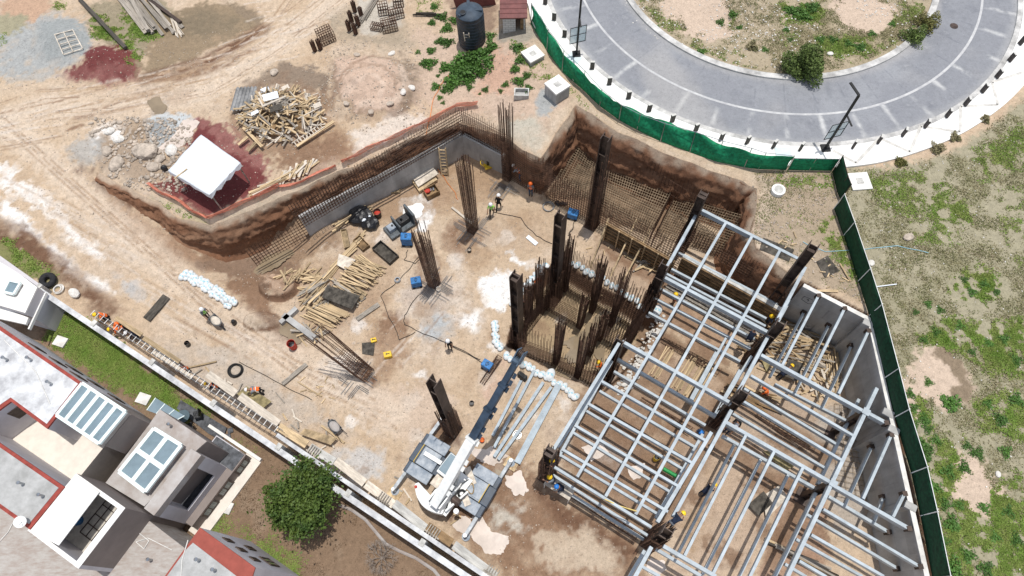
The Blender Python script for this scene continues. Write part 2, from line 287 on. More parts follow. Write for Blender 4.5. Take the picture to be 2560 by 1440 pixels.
def copy_tree(o, loc=None, rz=None):
    r = o.copy(); COL.objects.link(r)
    if loc is not None: r.location = loc
    if rz is not None: r.rotation_euler = (0, 0, rz)
    for ch in list(o.children):
        c = ch.copy(); COL.objects.link(c); c.parent = r
        for g in list(ch.children): d = g.copy(); COL.objects.link(d); d.parent = c
    return r
def np_mesh(name, V, F, m, smooth=False):       # quads or tris from numpy arrays
    me = bpy.data.meshes.new(name); k = F.shape[1]
    me.vertices.add(len(V)); me.vertices.foreach_set('co', V.astype(np.float32).ravel())
    me.loops.add(F.size); me.loops.foreach_set('vertex_index', F.astype(np.int32).ravel())
    me.polygons.add(len(F)); me.polygons.foreach_set('loop_start', np.arange(0, F.size, k, dtype=np.int32)); me.polygons.foreach_set('loop_total', np.full(len(F), k, np.int32))
    me.update(calc_edges=True); me.validate()
    if smooth: me.shade_smooth()
    me.materials.append(MATS[m] if isinstance(m, str) else m); o = bpy.data.objects.new(name, me); COL.objects.link(o); return o
def leaf_quads(P, size, up=.35, rng=RNG):       # a small folded leaf face at each point
    n = len(P); d = rng.normal(size=(n, 3)); d[:, 2] = np.abs(d[:, 2])*up; d /= np.linalg.norm(d, axis=1)[:, None]
    e = rng.normal(size=(n, 3)); e -= (e*d).sum(1)[:, None]*d; e /= np.linalg.norm(e, axis=1)[:, None]
    s = size*(.6+.8*rng.random(n))[:, None]; V = np.stack([P-d*s*.5, P+e*s*.3, P+d*s*.5, P-e*s*.3], 1).reshape(-1, 3)
    return V, np.arange(4*n).reshape(n, 4)
# ------------------------------------------------------------------ ground colours (true soil colours only; light comes from the sun and sky)
SAND = (.53, .405, .285); PALE = (.62, .54, .46); LIME = (.8, .78, .75); TAN = (.40, .28, .18); BROWN = (.25, .155, .098); DARK = (.155, .085, .052); CUT = (.19, .105, .065); WETMUD = (.27, .2, .125)
GRAVEL = (.36, .365, .355); CEM = (.50, .52, .52); RED = (.155, .042, .04); REDL = (.27, .12, .105); FIELD = (.345, .31, .215); FIELD2 = (.255, .24, .14); GRN = (.13, .18, .05); GRND = (.09, .13, .035); LAWN = (.14, .19, .04); LEAFM = (.23, .155, .10)
class Paint:
    def __init__(s, X, Y, base):
        s.X, s.Y = X, Y; s.c = np.empty(X.shape+(4,)); s.c[..., :3] = base; s.c[..., 3] = 0
        s.n1 = fbm(X, Y, 1.0, 4, 21); s.n2 = fbm(X, Y, 3.2, 4, 31); s.n3 = fbm(X, Y, .35, 3, 41)
    def put(s, m, col, k=1., wet=None, sl=Ellipsis):
        m = np.clip(m*k, 0, 1); t = s.c[sl] if sl is not Ellipsis else s.c
        t[..., :3] = t[..., :3]*(1-m[..., None])+np.array(col)*m[..., None]
        if wet is not None: t[..., 3] = t[..., 3]*(1-m)+wet*m
    def win(s, P, pad):
        xs = [p[0] for p in P]; ys = [p[1] for p in P]
        x = s.X[0] if s.X.ndim == 2 else s.X
        i0, i1 = np.searchsorted(s.X[0], [min(xs)-pad, max(xs)+pad]); j0, j1 = np.searchsorted(s.Y[:, 0], [min(ys)-pad, max(ys)+pad])
        return (slice(j0, j1), slice(i0, i1))
    def poly(s, pts, col, soft=.5, warp=.6, k=1., wet=None, brk=0, world=False):
        P = pts if world else [tuple(G(*p)[:2]) for p in pts]; w = s.win(P, soft+warp*1.6+.3) if s.grid else Ellipsis
        X, Y = s.X[w], s.Y[w]
        if X.size == 0: return
        d = sdist(X, Y, P)+warp*(.6*s.n1[w]+.5*s.n2[w]+.4*s.n3[w])+.22*s.n3[w]; m = sstep(soft*.7, -soft*.7, d)
        if brk: m = m*np.clip(1-brk+brk*(.9+1.4*s.n1[w]+.7*s.n3[w]), 0, 1)
        s.put(m, col, k, wet, w)
    def spot(s, c, r, col, ry=None, rot=0, **kw):  # blotch around a photo pixel, radii in metres
        p = G(*c); ry = ry or r; P = [(p.x+r*math.cos(t)*math.cos(rot)-ry*math.sin(t)*math.sin(rot), p.y+r*math.cos(t)*math.sin(rot)+ry*math.sin(t)*math.cos(rot)) for t in np.linspace(0, 2*math.pi, 15)[:-1]]
        s.poly(P, col, world=True, **kw)
    def line(s, pts, wd, col, k=1., warp=.3, brk=.5, soft=None):
        P = [tuple(G(*p)[:2]) for p in pts]; w = s.win(P, wd*2+warp*1.5+.2) if s.grid else Ellipsis
        X, Y = s.X[w], s.Y[w]
        if X.size == 0: return
        d = pdist(X, Y, P)+warp*(.6*s.n1[w]+.5*s.n3[w]); m = sstep(wd, wd*.3, d)
        if brk: m = m*np.clip(1-brk+brk*(.7+1.6*s.n1[w]+1.2*s.n3[w]), 0, 1)
        s.put(m, col, k, None, w)
    grid = True
gp = Paint(XX, YY, SAND)
gp.put(sstep(-.2, 1.3, gp.n2), PALE, .55); gp.put(sstep(.0, 1.1, gp.n1+.5*gp.n3), TAN, .55); gp.put(sstep(.35, 1.1, gp.n2-.4*gp.n1+.3*gp.n3), BROWN, .35); gp.put(sstep(.75, 1.3, gp.n3+.4*gp.n1), LIME, .3)
PT = [ # (kind, points, colour, options)
 # the dusty yard, upper left
 ('p', [(-80, 30), (90, 30), (210, 40), (240, 110), (200, 165), (110, 200), (40, 195), (-80, 190)], GRAVEL, dict(warp=1.2, soft=.9, brk=.35)), ('p', [(95, 55), (200, 45), (235, 90), (225, 130), (180, 155), (120, 150), (92, 110)], (.31, .325, .32), dict(warp=.7)),
 ('s', (60, 15), 2.2, (.48, .32, .22), {}), ('s', (20, 60), 1.5, (.33, .3, .2), {}),
 ('p', [(205, 20), (260, 0), (420, 0), (440, 60), (380, 100), (350, 150), (250, 110), (215, 70)], (.30, .25, .17), dict(warp=1, soft=.7)),
 ('p', [(145, 175), (205, 150), (235, 112), (300, 115), (345, 158), (340, 182), (285, 205), (215, 205)], RED, dict(warp=.7, soft=.5)), ('p', [(140, 180), (230, 165), (340, 165), (350, 200), (260, 215), (180, 205)], REDL, dict(warp=.9, soft=.7, brk=.5, k=.8)),
 ('p', [(362, 160), (400, 60), (470, 20), (570, 0), (640, 30), (660, 70), (600, 105), (500, 145), (400, 185), (358, 195)], WETMUD, dict(warp=.9, soft=.5, wet=.6)), ('p', [(420, 40), (520, 20), (620, 50), (560, 90), (450, 100)], (.20, .155, .1), dict(warp=1.2, soft=.8, brk=.6, wet=.5)),
 ('p', [(560, 10), (640, 20), (668, 62), (640, 60), (590, 30)], (.24, .18, .12), dict(soft=.5)),
 ('l', [(365, 196), (430, 178), (510, 150), (590, 112), (655, 75)], 1.0, DARK, dict(brk=.35)), ('l', [(400, 185), (480, 158), (570, 120)], .35, (.5, .36, .25), dict(brk=.7)), ('l', [(360, 200), (450, 195), (560, 165), (640, 120)], .5, BROWN, dict(brk=.5)),
 ('p', [(230, 235), (340, 225), (470, 225), (490, 245), (400, 260), (300, 255), (200, 290)], TAN, dict(brk=.8, soft=.6)), ('p', [(330, 228), (480, 222), (505, 245), (440, 262), (350, 255)], BROWN, dict(brk=.6, soft=.5)),
 ('l', [(190, 295), (330, 270)], .5, BROWN, dict(brk=.7)), ('l', [(170, 325), (205, 312)], .3, BROWN, {}),
 ('p', [(370, 250), (420, 245), (418, 285), (380, 290)], (.33, .27, .21), dict(warp=.3, soft=.25, wet=.7)),
 ('p', [(660, 185), (700, 165), (780, 165), (835, 185), (820, 220), (700, 215), (600, 250), (590, 225)], (.25, .19, .14), dict(warp=.8, soft=.5)),
 ('p', [(570, 300), (590, 230), (700, 200), (830, 230), (850, 300), (880, 380), (800, 420), (690, 400), (600, 370)], BROWN, dict(warp=1.2, soft=.9, k=.8, brk=.3)), ('p', [(790, 260), (850, 300), (880, 370), (840, 410), (770, 400)], TAN, dict(warp=1, soft=.8, brk=.4)),
 ('p', [(700, 380), (840, 330), (880, 370), (830, 420), (720, 440), (650, 400)], BROWN, dict(warp=1.2, soft=.8, brk=.5)), ('p', [(880, 330), (1000, 280), (1060, 300), (1010, 345), (900, 380)], PALE, dict(warp=.8, soft=.6)),
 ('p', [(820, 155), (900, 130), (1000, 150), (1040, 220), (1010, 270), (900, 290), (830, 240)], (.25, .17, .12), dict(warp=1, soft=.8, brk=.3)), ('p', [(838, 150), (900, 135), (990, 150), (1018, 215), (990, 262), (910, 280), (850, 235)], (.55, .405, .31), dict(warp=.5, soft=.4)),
 ('p', [(780, 40), (900, 10), (1010, 60), (1060, 120), (950, 130), (870, 110), (820, 70)], (.37, .3, .22), dict(warp=1.2, soft=1, brk=.5)), ('p', [(900, 0), (1010, 0), (1000, 60), (925, 90), (880, 60)], (.5, .45, .38), dict(warp=.5)),
 ('p', [(1000, 130), (1060, 160), (1040, 250), (1010, 260)], (.24, .18, .13), dict(warp=.8, brk=.5)), ('p', [(1040, 60), (1330, 100), (1420, 260), (1340, 330), (1200, 300), (1050, 260)], (.52, .39, .30), dict(warp=1, soft=1, k=.8)), ('p', [(1230, 120), (1300, 160), (1290, 240), (1200, 230)], (.55, .36, .26), dict(warp=.8, soft=.6)),
 ('p', [(1120, 0), (1240, 0), (1240, 80), (1130, 60)], (.3, .21, .15), dict(warp=.5)), ('p', [(1250, 70), (1330, 60), (1340, 95), (1300, 110), (1240, 100)], (.36, .32, .26), dict(warp=.4)),
 ('p', [(1340, 245), (1370, 210), (1385, 260), (1375, 295), (1345, 290)], GRAVEL, dict(warp=.2, soft=.2)), ('p', [(1260, 300), (1340, 280), (1370, 340), (1340, 380), (1280, 350)], (.48, .44, .36), dict(warp=.5, brk=.4)),
 ('p', [(360, 300), (420, 282), (465, 280), (497, 310), (470, 350), (400, 378), (365, 350)], CEM, dict(warp=.35, soft=.25)), ('s', (405, 325), 1.1, (.3, .31, .31), dict(brk=.5, warp=.4)), ('p', [(300, 310), (365, 295), (370, 350), (300, 345)], (.26, .19, .13), dict(brk=.3)), ('s', (270, 345), 1.4, LIME, dict(brk=.7)),
 ('p', [(230, 340), (370, 350), (430, 420), (420, 455), (370, 470), (260, 420)], (.36, .275, .2), dict(warp=.7)), ('s', (210, 375), 1.3, GRAVEL, dict(k=.7)),
 ('p', [(372, 462), (440, 430), (470, 350), (500, 300), (560, 310), (600, 370), (660, 400), (672, 440), (650, 485), (520, 548)], RED, dict(warp=.4, soft=.3)), ('p', [(490, 300), (570, 315), (620, 380), (560, 380)], REDL, dict(warp=.8, brk=.3)), ('p', [(600, 360), (670, 400), (675, 440), (610, 400)], REDL, dict(brk=.4)),
 ('p', [(640, 470), (760, 410), (840, 400), (800, 440), (660, 510)], (.38, .27, .2), dict(brk=.4)), ('p', [(520, 548), (660, 495), (860, 415), (850, 440), (700, 500), (560, 570)], (.42, .36, .27), dict(brk=.3, warp=.3)), ('p', [(370, 470), (520, 550), (520, 566), (380, 500)], (.36, .33, .2), dict(brk=.3, warp=.3)),
 # the ramp down
 ('p', [(-60, 380), (20, 420), (90, 470), (180, 545), (170, 570), (80, 510), (-60, 430)], LIME, dict(warp=.9, soft=.5, brk=.65, k=.8)), ('p', [(10, 500), (60, 540), (100, 580), (60, 580), (0, 530)], LIME, dict(brk=.5, warp=.5)), ('p', [(160, 560), (230, 605), (270, 650), (230, 640), (160, 590)], LIME, dict(brk=.5, warp=.4)), ('p', [(85, 585), (150, 620), (200, 680), (260, 700), (285, 730), (240, 720), (170, 680)], LIME, dict(brk=.55, warp=.4)),
 ('p', [(290, 690), (340, 700), (370, 750), (320, 740)], (.46, .44, .42), dict(brk=.4)), ('p', [(-60, 540), (60, 570), (150, 640), (240, 720), (300, 770), (270, 800), (150, 700), (40, 640), (-60, 600)], DARK, dict(warp=.6, soft=.7, brk=.4)), ('p', [(-60, 590), (40, 620), (130, 690), (140, 720), (60, 690), (-60, 640)], (.2, .2, .08), dict(warp=.5, brk=.3)),
 ('p', [(190, 420), (300, 490), (380, 560), (470, 600), (520, 660), (440, 660), (330, 600), (260, 540), (260, 480)], (.33, .215, .14), dict(warp=.8, soft=.7, brk=.3)), ('p', [(200, 425), (330, 500), (330, 520), (240, 470)], DARK, dict(warp=.4)), ('p', [(480, 600), (560, 620), (600, 680), (520, 680)], BROWN, dict(brk=.3)),
 ('p', [(380, 860), (620, 860), (720, 960), (860, 1080), (700, 1060), (500, 960)], (.47, .4, .33), dict(warp=1, soft=1, brk=.4)), ('p', [(840, 1120), (960, 1130), (950, 1190), (880, 1220), (830, 1160)], (.52, .49, .46), dict(warp=.5)),
 # wet ground at the foot of the ramp
 ('p', [(500, 660), (640, 630), (760, 590), (840, 570), (850, 620), (760, 640), (720, 690), (690, 740), (640, 740), (590, 700)], (.23, .15, .1), dict(warp=.5, soft=.5, wet=.5)), ('p', [(545, 700), (640, 690), (680, 760), (700, 800), (650, 800), (600, 750)], BROWN, dict(warp=.5)), ('p', [(640, 780), (720, 790), (760, 830), (720, 870), (660, 830)], (.24, .16, .11), dict(warp=.4, wet=.5)),
 ('p', [(660, 690), (740, 690), (745, 740), (690, 755)], (.43, .30, .21), dict(warp=.3, soft=.3)),
 # pit floor
 ('s', (1200, 420), 2.0, TAN, dict(brk=.4)), ('p', [(1080, 400), (1180, 370), (1260, 430), (1220, 470), (1100, 450)], TAN, dict(brk=.4, warp=.8)), ('p', [(950, 480), (1100, 440), (1130, 500), (1000, 560), (940, 540)], (.38, .26, .18), dict(brk=.5)), ('p', [(1000, 500), (1040, 490), (1080, 505), (1085, 535), (1072, 575), (1040, 580), (1042, 545), (1002, 515)], LIME, dict(warp=.25, soft=.2)), ('s', (1010, 510), .5, LIME, dict(soft=.2, warp=.3)),
 ('s', (1160, 590), 1.6, BROWN, dict(brk=.4)), ('s', (1075, 735), 1.9, BROWN, dict(brk=.25)), ('p', [(1040, 640), (1080, 620), (1120, 700), (1080, 770), (1040, 730)], BROWN, dict(brk=.3)), ('s', (900, 950), 1.3, DARK, dict(brk=.5, warp=.5)), ('s', (985, 820), 1.3, BROWN, dict(brk=.5)), ('s', (970, 920), .9, TAN, {}),
 ('p', [(1195, 700), (1240, 680), (1300, 700), (1290, 745), (1260, 770), (1215, 770), (1195, 740)], LIME, dict(warp=.4, soft=.3)), ('p', [(1130, 790), (1200, 770), (1210, 800), (1190, 830), (1150, 820)], LIME, dict(brk=.75, warp=.4)), ('s', (1090, 815), 1.3, (.42, .43, .43), dict(brk=.5)), ('p', [(1268, 628), (1290, 620), (1285, 640), (1310, 660), (1300, 660), (1278, 645)], LIME, dict(warp=.1, soft=.12)),
 ('p', [(1000, 700), (1160, 680), (1190, 780), (1000, 800)], PALE, dict(brk=.4, warp=1, soft=1, k=.7)), ('s', (850, 930), 1.5, PALE, dict(brk=.3)), ('s', (1190, 640), 1.1, TAN, dict(brk=.4)), ('s', (1300, 560), 1.0, TAN, dict(brk=.5)),
 ('p', [(900, 980), (1100, 940), (1160, 1060), (1050, 1100), (920, 1060)], (.54, .42, .32), dict(warp=1, soft=1)), ('s', (1112, 1082), 1.0, DARK, dict(warp=.5, soft=.4)), ('p', [(1200, 960), (1260, 900), (1270, 960), (1210, 1010)], (.52, .37, .28), dict(brk=.5)),
 ('p', [(1130, 1190), (1180, 1140), (1290, 1120), (1360, 1200), (1480, 1290), (1600, 1350), (1600, 1460), (1290, 1460), (1200, 1400), (1120, 1300)], BROWN, dict(warp=1, soft=.8, brk=.35)), ('p', [(1090, 1200), (1180, 1240), (1160, 1300), (1110, 1290)], DARK, dict(warp=.4, k=.8)), ('p', [(1330, 1220), (1420, 1270), (1590, 1380), (1560, 1400), (1400, 1310)], DARK, dict(warp=.5, brk=.2)), ('p', [(1340, 1340), (1470, 1330), (1540, 1390), (1520, 1440), (1380, 1420)], (.5, .4, .3), dict(warp=.8, brk=.3)), ('p', [(1230, 1270), (1310, 1270), (1310, 1320), (1240, 1320)], (.5, .45, .38), dict(brk=.6)),
 ('p', [(640, 560), (860, 490), (1000, 470), (1120, 400), (1260, 400), (1280, 470), (1180, 520), (960, 560), (800, 640), (700, 640)], (.36, .245, .155), dict(warp=1.1, soft=.8, brk=.45, k=.8)), ('p', [(720, 680), (960, 600), (1000, 700), (900, 830), (760, 850)], (.38, .265, .175), dict(warp=1, soft=.8, brk=.5, k=.7)), ('p', [(1180, 540), (1380, 520), (1400, 620), (1240, 640)], (.42, .3, .2), dict(warp=1, soft=.8, brk=.6, k=.6)), ('p', [(900, 860), (1010, 800), (1040, 900), (960, 960)], (.35, .24, .16), dict(warp=.9, brk=.6)),
 # below the roof slabs and the frame
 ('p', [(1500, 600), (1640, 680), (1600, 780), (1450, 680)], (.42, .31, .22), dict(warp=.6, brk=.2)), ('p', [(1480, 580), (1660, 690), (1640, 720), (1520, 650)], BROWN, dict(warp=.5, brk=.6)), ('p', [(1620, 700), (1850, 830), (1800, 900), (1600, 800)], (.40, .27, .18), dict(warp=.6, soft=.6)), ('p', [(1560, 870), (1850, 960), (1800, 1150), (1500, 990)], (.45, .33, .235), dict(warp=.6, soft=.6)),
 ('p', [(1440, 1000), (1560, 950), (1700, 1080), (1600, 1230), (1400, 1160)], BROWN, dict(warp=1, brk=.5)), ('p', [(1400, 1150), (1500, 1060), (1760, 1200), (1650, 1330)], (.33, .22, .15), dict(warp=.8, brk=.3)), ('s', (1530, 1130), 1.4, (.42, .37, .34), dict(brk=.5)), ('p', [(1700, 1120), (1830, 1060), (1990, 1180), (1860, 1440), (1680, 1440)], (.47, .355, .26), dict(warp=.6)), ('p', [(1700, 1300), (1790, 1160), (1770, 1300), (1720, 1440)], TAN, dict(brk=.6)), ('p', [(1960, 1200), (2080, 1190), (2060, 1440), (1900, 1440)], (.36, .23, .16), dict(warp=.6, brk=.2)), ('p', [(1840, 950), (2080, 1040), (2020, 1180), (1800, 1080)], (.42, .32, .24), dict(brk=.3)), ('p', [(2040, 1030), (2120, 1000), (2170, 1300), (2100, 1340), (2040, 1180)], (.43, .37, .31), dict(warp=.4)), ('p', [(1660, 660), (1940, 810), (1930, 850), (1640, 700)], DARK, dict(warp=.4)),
 # core pit floor and heel slabs
 ('p', [(1290, 850), (1330, 740), (1400, 700), (1610, 830), (1500, 960), (1400, 930)], (.42, .31, .19), dict(warp=.2, soft=.2, wet=.4)), ('p', [(1440, 338), (1900, 560), (1860, 640), (1700, 590), (1480, 555), (1360, 490)], (.25, .165, .105), dict(warp=.3, soft=.3)), ('p', [(1440, 338), (1620, 400), (1600, 440), (1420, 380)], (.34, .28, .165), dict(warp=.5, brk=.3)),
]
FP = W2([(2120, 420), (2230, 425), (2400, 375), (2560, 250), (2900, 0), (3600, 300), (3600, 2400), (2560, 1900), (2330, 1440), (2240, 1050), (2180, 790), (2090, 520)], ZG)
gp.poly(FP, FIELD, world=True, soft=.5, warp=.5)
FP2 = W2([(1880, 430), (2090, 425), (2100, 520), (2170, 760), (2010, 690), (1880, 600), (1900, 480)], ZG); gp.poly(FP2, (.38, .30, .215), world=True, soft=.5, warp=.7)
gd = sdist(XX, YY, FP); infield = sstep(.3, -.5, gd)
gp.put(infield*sstep(-.2, .9, gp.n2+.4*gp.n1), FIELD2, .75); gp.put(infield*sstep(.25, .9, gp.n1+.5*gp.n3), (.45, .385, .29), .6); gp.put(infield*sstep(.6, 1.2, gp.n3+.3*gp.n1), (.2, .17, .1), .6)
ringd = np.hypot(XX-GC[0], YY-GC[1]); isl = sstep(12.9, 12.6, ringd)
gp.put(isl, (.40, .33, .23)); gp.put(isl*sstep(-.1, .8, gp.n2+.4*gp.n1), (.26, .225, .13), .8); gp.put(isl*sstep(.5, 1.1, gp.n1), (.5, .4, .31), .7)
dgar = sdist(XX, YY, GARDEN); ing = (dgar < 0)*1.; gp.put(ing, LEAFM); gp.put(ing*sstep(0, .9, gp.n1+.4*gp.n2), (.31, .23, .16), .7); gp.put(ing*sstep(.2, .9, -gp.n2), (.15, .095, .06), .7)
GREEN = [ # grassy patches: (pixels, density)
 ([(-20, 90), (25, 70), (20, 110), (-20, 130)], .4), ([(225, 25), (300, 60), (345, 140), (330, 155), (290, 100), (225, 95)], .9), ([(310, 20), (400, 90), (350, 105), (290, 60)], .6), ([(140, 5), (165, 10), (160, 22), (140, 20)], .7), ([(1040, 0), (1110, 0), (1110, 30), (1040, 40)], .3),
 ([(1280, 100), (1345, 130), (1380, 190), (1440, 235), (1500, 300), (1440, 250), (1350, 200), (1290, 160)], .5), ([(400, 500), (520, 555), (500, 560), (410, 520)], .5), ([(2080, 540), (2120, 600), (2150, 700), (2090, 640), (2050, 580)], .8), ([(1960, 425), (2080, 430), (2080, 470), (1980, 480), (1920, 450)], .45), ([(1900, 500), (2000, 520), (2080, 600), (2100, 720), (2050, 700), (1960, 600)], .2),
 ([(2150, 440), (2300, 420), (2400, 480), (2350, 560), (2200, 540)], .4), ([(2330, 480), (2420, 500), (2440, 560), (2370, 570), (2320, 540)], .75), ([(2270, 545), (2400, 560), (2420, 610), (2280, 620)], .45), ([(2380, 690), (2440, 660), (2500, 690), (2490, 740), (2430, 755), (2375, 730)], 1.), ([(2290, 840), (2370, 790), (2450, 820), (2560, 780), (2600, 950), (2480, 940), (2400, 900), (2300, 880)], .9), ([(2250, 930), (2320, 990), (2340, 1090), (2290, 1080), (2265, 1000)], .7), ([(2400, 1000), (2600, 960), (2600, 1120), (2450, 1080)], .7), ([(2290, 1090), (2400, 1090), (2460, 1200), (2560, 1180), (2600, 1460), (2370, 1460), (2310, 1250)], .75), ([(2460, 480), (2600, 440), (2600, 760), (2520, 640)], .3), ([(2160, 460), (2260, 620), (2300, 800), (2230, 860), (2180, 720)], .12), ([(2400, 395), (2560, 300), (2600, 420), (2440, 470)], .45),
 ([(1950, 10), (2060, 10), (2060, 60), (1960, 60)], 1.), ([(1940, 80), (2000, 60), (2010, 120), (1950, 125)], .35), ([(2030, 90), (2190, 80), (2190, 140), (2100, 150), (2030, 120)], .7), ([(1600, 0), (1700, 60), (1780, 130), (1900, 130), (1900, 190), (1750, 150), (1640, 70)], .35), ([(1800, 10), (1840, 30), (1830, 70), (1795, 50)], .8), ([(2200, 0), (2330, 0), (2320, 50), (2200, 90)], .35), ([(2100, 150), (2250, 80), (2260, 110), (2140, 165)], .5),
 ([(150, 790), (190, 800), (300, 860), (420, 955), (520, 1040), (470, 1050), (350, 990), (120, 860), (135, 820)], 1.25), ([(520, 1300), (570, 1290), (560, 1320), (520, 1330)], .9), ([(630, 1330), (690, 1380), (740, 1420), (740, 1440), (680, 1400)], .9), ([(590, 1100), (640, 1130), (620, 1140)], .3), ([(20, 600), (80, 640), (140, 690), (110, 700), (40, 660)], .7),
]
for k, p, *a in PT:
    if k == 'p': gp.poly(p, a[0], **a[1])
    elif k == 's': gp.spot(p, a[0], a[1], **a[2])
    else: gp.line(p, a[0], a[1], **a[2])
for pts, wd in (([(-60, 330), (120, 270), (330, 262), (520, 225), (640, 150), (760, 60), (860, -20)], 2.0), ([(-60, 300), (40, 330), (150, 430), (330, 590), (520, 760), (760, 930), (980, 1040)], 1.7)):
    gp.line(pts, wd, (.63, .52, .41), k=.75, warp=.8, brk=.35)
for pts, off, n in (([(-60, 320), (120, 262), (330, 252), (520, 215), (640, 140), (760, 50), (860, -30)], 26, 9), ([(-60, 310), (40, 340), (150, 440), (330, 600), (520, 770), (760, 940), (980, 1050)], 30, 9), ([(350, 200), (470, 180), (600, 120), (690, 50), (740, -20)], 14, 5)):
    for i in range(n):
        o = (i-n/2)*off/3+random.Random(i).uniform(-3, 3); gp.line([(x+o*.6, y+o) for x, y in pts], .1, (BROWN, TAN, (.6, .5, .4))[i % 3], k=.75, warp=.1, brk=.85)
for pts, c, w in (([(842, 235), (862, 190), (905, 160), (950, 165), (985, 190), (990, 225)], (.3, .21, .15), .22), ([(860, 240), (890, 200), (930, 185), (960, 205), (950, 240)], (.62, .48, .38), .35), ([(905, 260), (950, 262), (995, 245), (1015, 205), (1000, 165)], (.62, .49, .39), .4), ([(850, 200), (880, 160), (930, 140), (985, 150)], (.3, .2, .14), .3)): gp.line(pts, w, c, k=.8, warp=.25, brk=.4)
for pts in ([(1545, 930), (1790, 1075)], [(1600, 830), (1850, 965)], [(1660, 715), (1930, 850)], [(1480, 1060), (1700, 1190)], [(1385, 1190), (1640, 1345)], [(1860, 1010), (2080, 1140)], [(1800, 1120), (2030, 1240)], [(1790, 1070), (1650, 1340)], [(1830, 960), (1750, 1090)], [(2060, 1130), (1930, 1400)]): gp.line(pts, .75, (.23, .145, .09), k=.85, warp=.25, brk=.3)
# tyre tracks and drips over the yard and the pit floor
rg = random.Random(5)
for (a, b, n) in (((-40, 330), (420, 250), 16), ((60, 300), (700, 130), 22), ((560, 60), (800, 20), 14), ((500, 170), (860, 60), 12), ((20, 480), (520, 760), 18), ((200, 620), (760, 960), 14), ((900, 1000), (1180, 700), 10)):
    for i in range(n):
        ox, oy = rg.uniform(-55, 55), rg.uniform(-45, 45); t0 = rg.uniform(0, .6); t1 = t0+rg.uniform(.15, .4)
        f = lambda t: (a[0]+(b[0]-a[0])*t+ox, a[1]+(b[1]-a[1])*t+oy+10*math.sin(3*t+i))
        gp.line([f(t0), f((t0+t1)/2), f(t1)], .16, rg.choice([PALE, PALE, TAN, BROWN]), k=.6, brk=.8, warp=.15)
for i in range(150):
    c = (rg.uniform(860, 1560), rg.uniform(560, 1200)); gp.spot(c, rg.uniform(.15, .7), rg.choice([PALE, TAN, TAN, LIME, BROWN, SAND]), k=rg.uniform(.25, .6), soft=.25, warp=.35, brk=.5)
GD = np.zeros(XX.shape)
for pts, dn in GREEN:
    P = [tuple(G(*p)[:2]) for p in pts]; w = gp.win(P, 2.5); d = sdist(XX[w], YY[w], P)+.9*gp.n1[w]+.4*gp.n3[w]+.4*gp.n2[w]; m = sstep(.5, -.4, d)*min(dn, 1)
    GD[w] = np.maximum(GD[w], m*dn)
GD *= (ringd < 12.5)+(ringd > 19.2)
gp.put(GD*np.clip(.45+1.3*gp.n1+.7*gp.n3, .05, 1), LAWN, .75)
for p, r in (((2350, 940), 2.1), ((2440, 1215), 1.5), ((2270, 1000), 1.0), ((1760, 40), 2.6), ((1700, 20), 1.5), ((2160, 30), 2.5), ((2420, 1180), 1.0)): gp.spot(p, r, (.56, .44, .34), soft=.3, warp=.6)
BARE = np.zeros(XX.shape)
for p, r in (((2350, 935), 2.0), ((2440, 1215), 1.2), ((1760, 40), 2.2), ((1690, 20), 1.3), ((2160, 30), 2.2), ((2270, 1000), .8)): q = G(*p); BARE = np.maximum(BARE, sstep(r+.5, r-.3, np.hypot(XX-q.x, YY-q.y)+.6*gp.n1+.3*gp.n3))
GD *= 1-BARE
gp.spot((2385, 930), 1.0, (.25, .19, .13), ry=2., soft=.3); gp.poly([(2345, 895), (2380, 920), (2395, 960), (2370, 975), (2330, 965), (2310, 935), (2325, 905)], (.56, .44, .34), soft=.12, warp=.15)
# bare cut earth wherever the ground is steep
gy, gx = np.gradient(ZZ, GY, GX); slope = np.hypot(gx, gy); gp.put(sstep(.9, 2.0, slope)*sstep(.4, 0, -dgar*0+np.abs(dgar)*0)*(dgar > .2), CUT, .95); gp.put(sstep(1.2, 2.5, slope)*sstep(-.3, .9, np.sin(ZZ*4.2+.9*gp.n2)+.5*gp.n2)*(dgar > .2), (.25, .15, .095), .7)
edge = np.exp(-(sdist(XX, YY, LOW)-.5)**2/.35)*(sdist(XX, YY, LOW) > 0)*(XX > -30)*(XX < 20)*(ringd > 22); gp.put(edge*np.clip(.6+gp.n1, 0, 1), (.58, .48, .38), .5)
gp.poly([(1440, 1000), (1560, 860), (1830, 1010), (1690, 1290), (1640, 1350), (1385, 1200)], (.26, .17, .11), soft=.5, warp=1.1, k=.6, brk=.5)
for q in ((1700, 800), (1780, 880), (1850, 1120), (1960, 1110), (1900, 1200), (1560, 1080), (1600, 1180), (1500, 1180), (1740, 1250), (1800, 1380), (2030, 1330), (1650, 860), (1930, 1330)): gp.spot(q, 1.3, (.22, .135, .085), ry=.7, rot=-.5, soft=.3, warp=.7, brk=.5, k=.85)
NV = XX.size; V = np.stack([XX, YY, ZZ], -1).reshape(-1, 3); ny, nx = XX.shape
ii = (np.arange(ny-1)[:, None]*nx+np.arange(nx-1)[None]).ravel(); F = np.stack([ii, ii+1, ii+nx+1, ii+nx], 1)
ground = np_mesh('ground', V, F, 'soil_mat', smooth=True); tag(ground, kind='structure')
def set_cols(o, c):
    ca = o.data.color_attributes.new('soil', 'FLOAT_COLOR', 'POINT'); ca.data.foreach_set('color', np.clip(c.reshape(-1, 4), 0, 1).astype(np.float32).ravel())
set_cols(ground, gp.c)
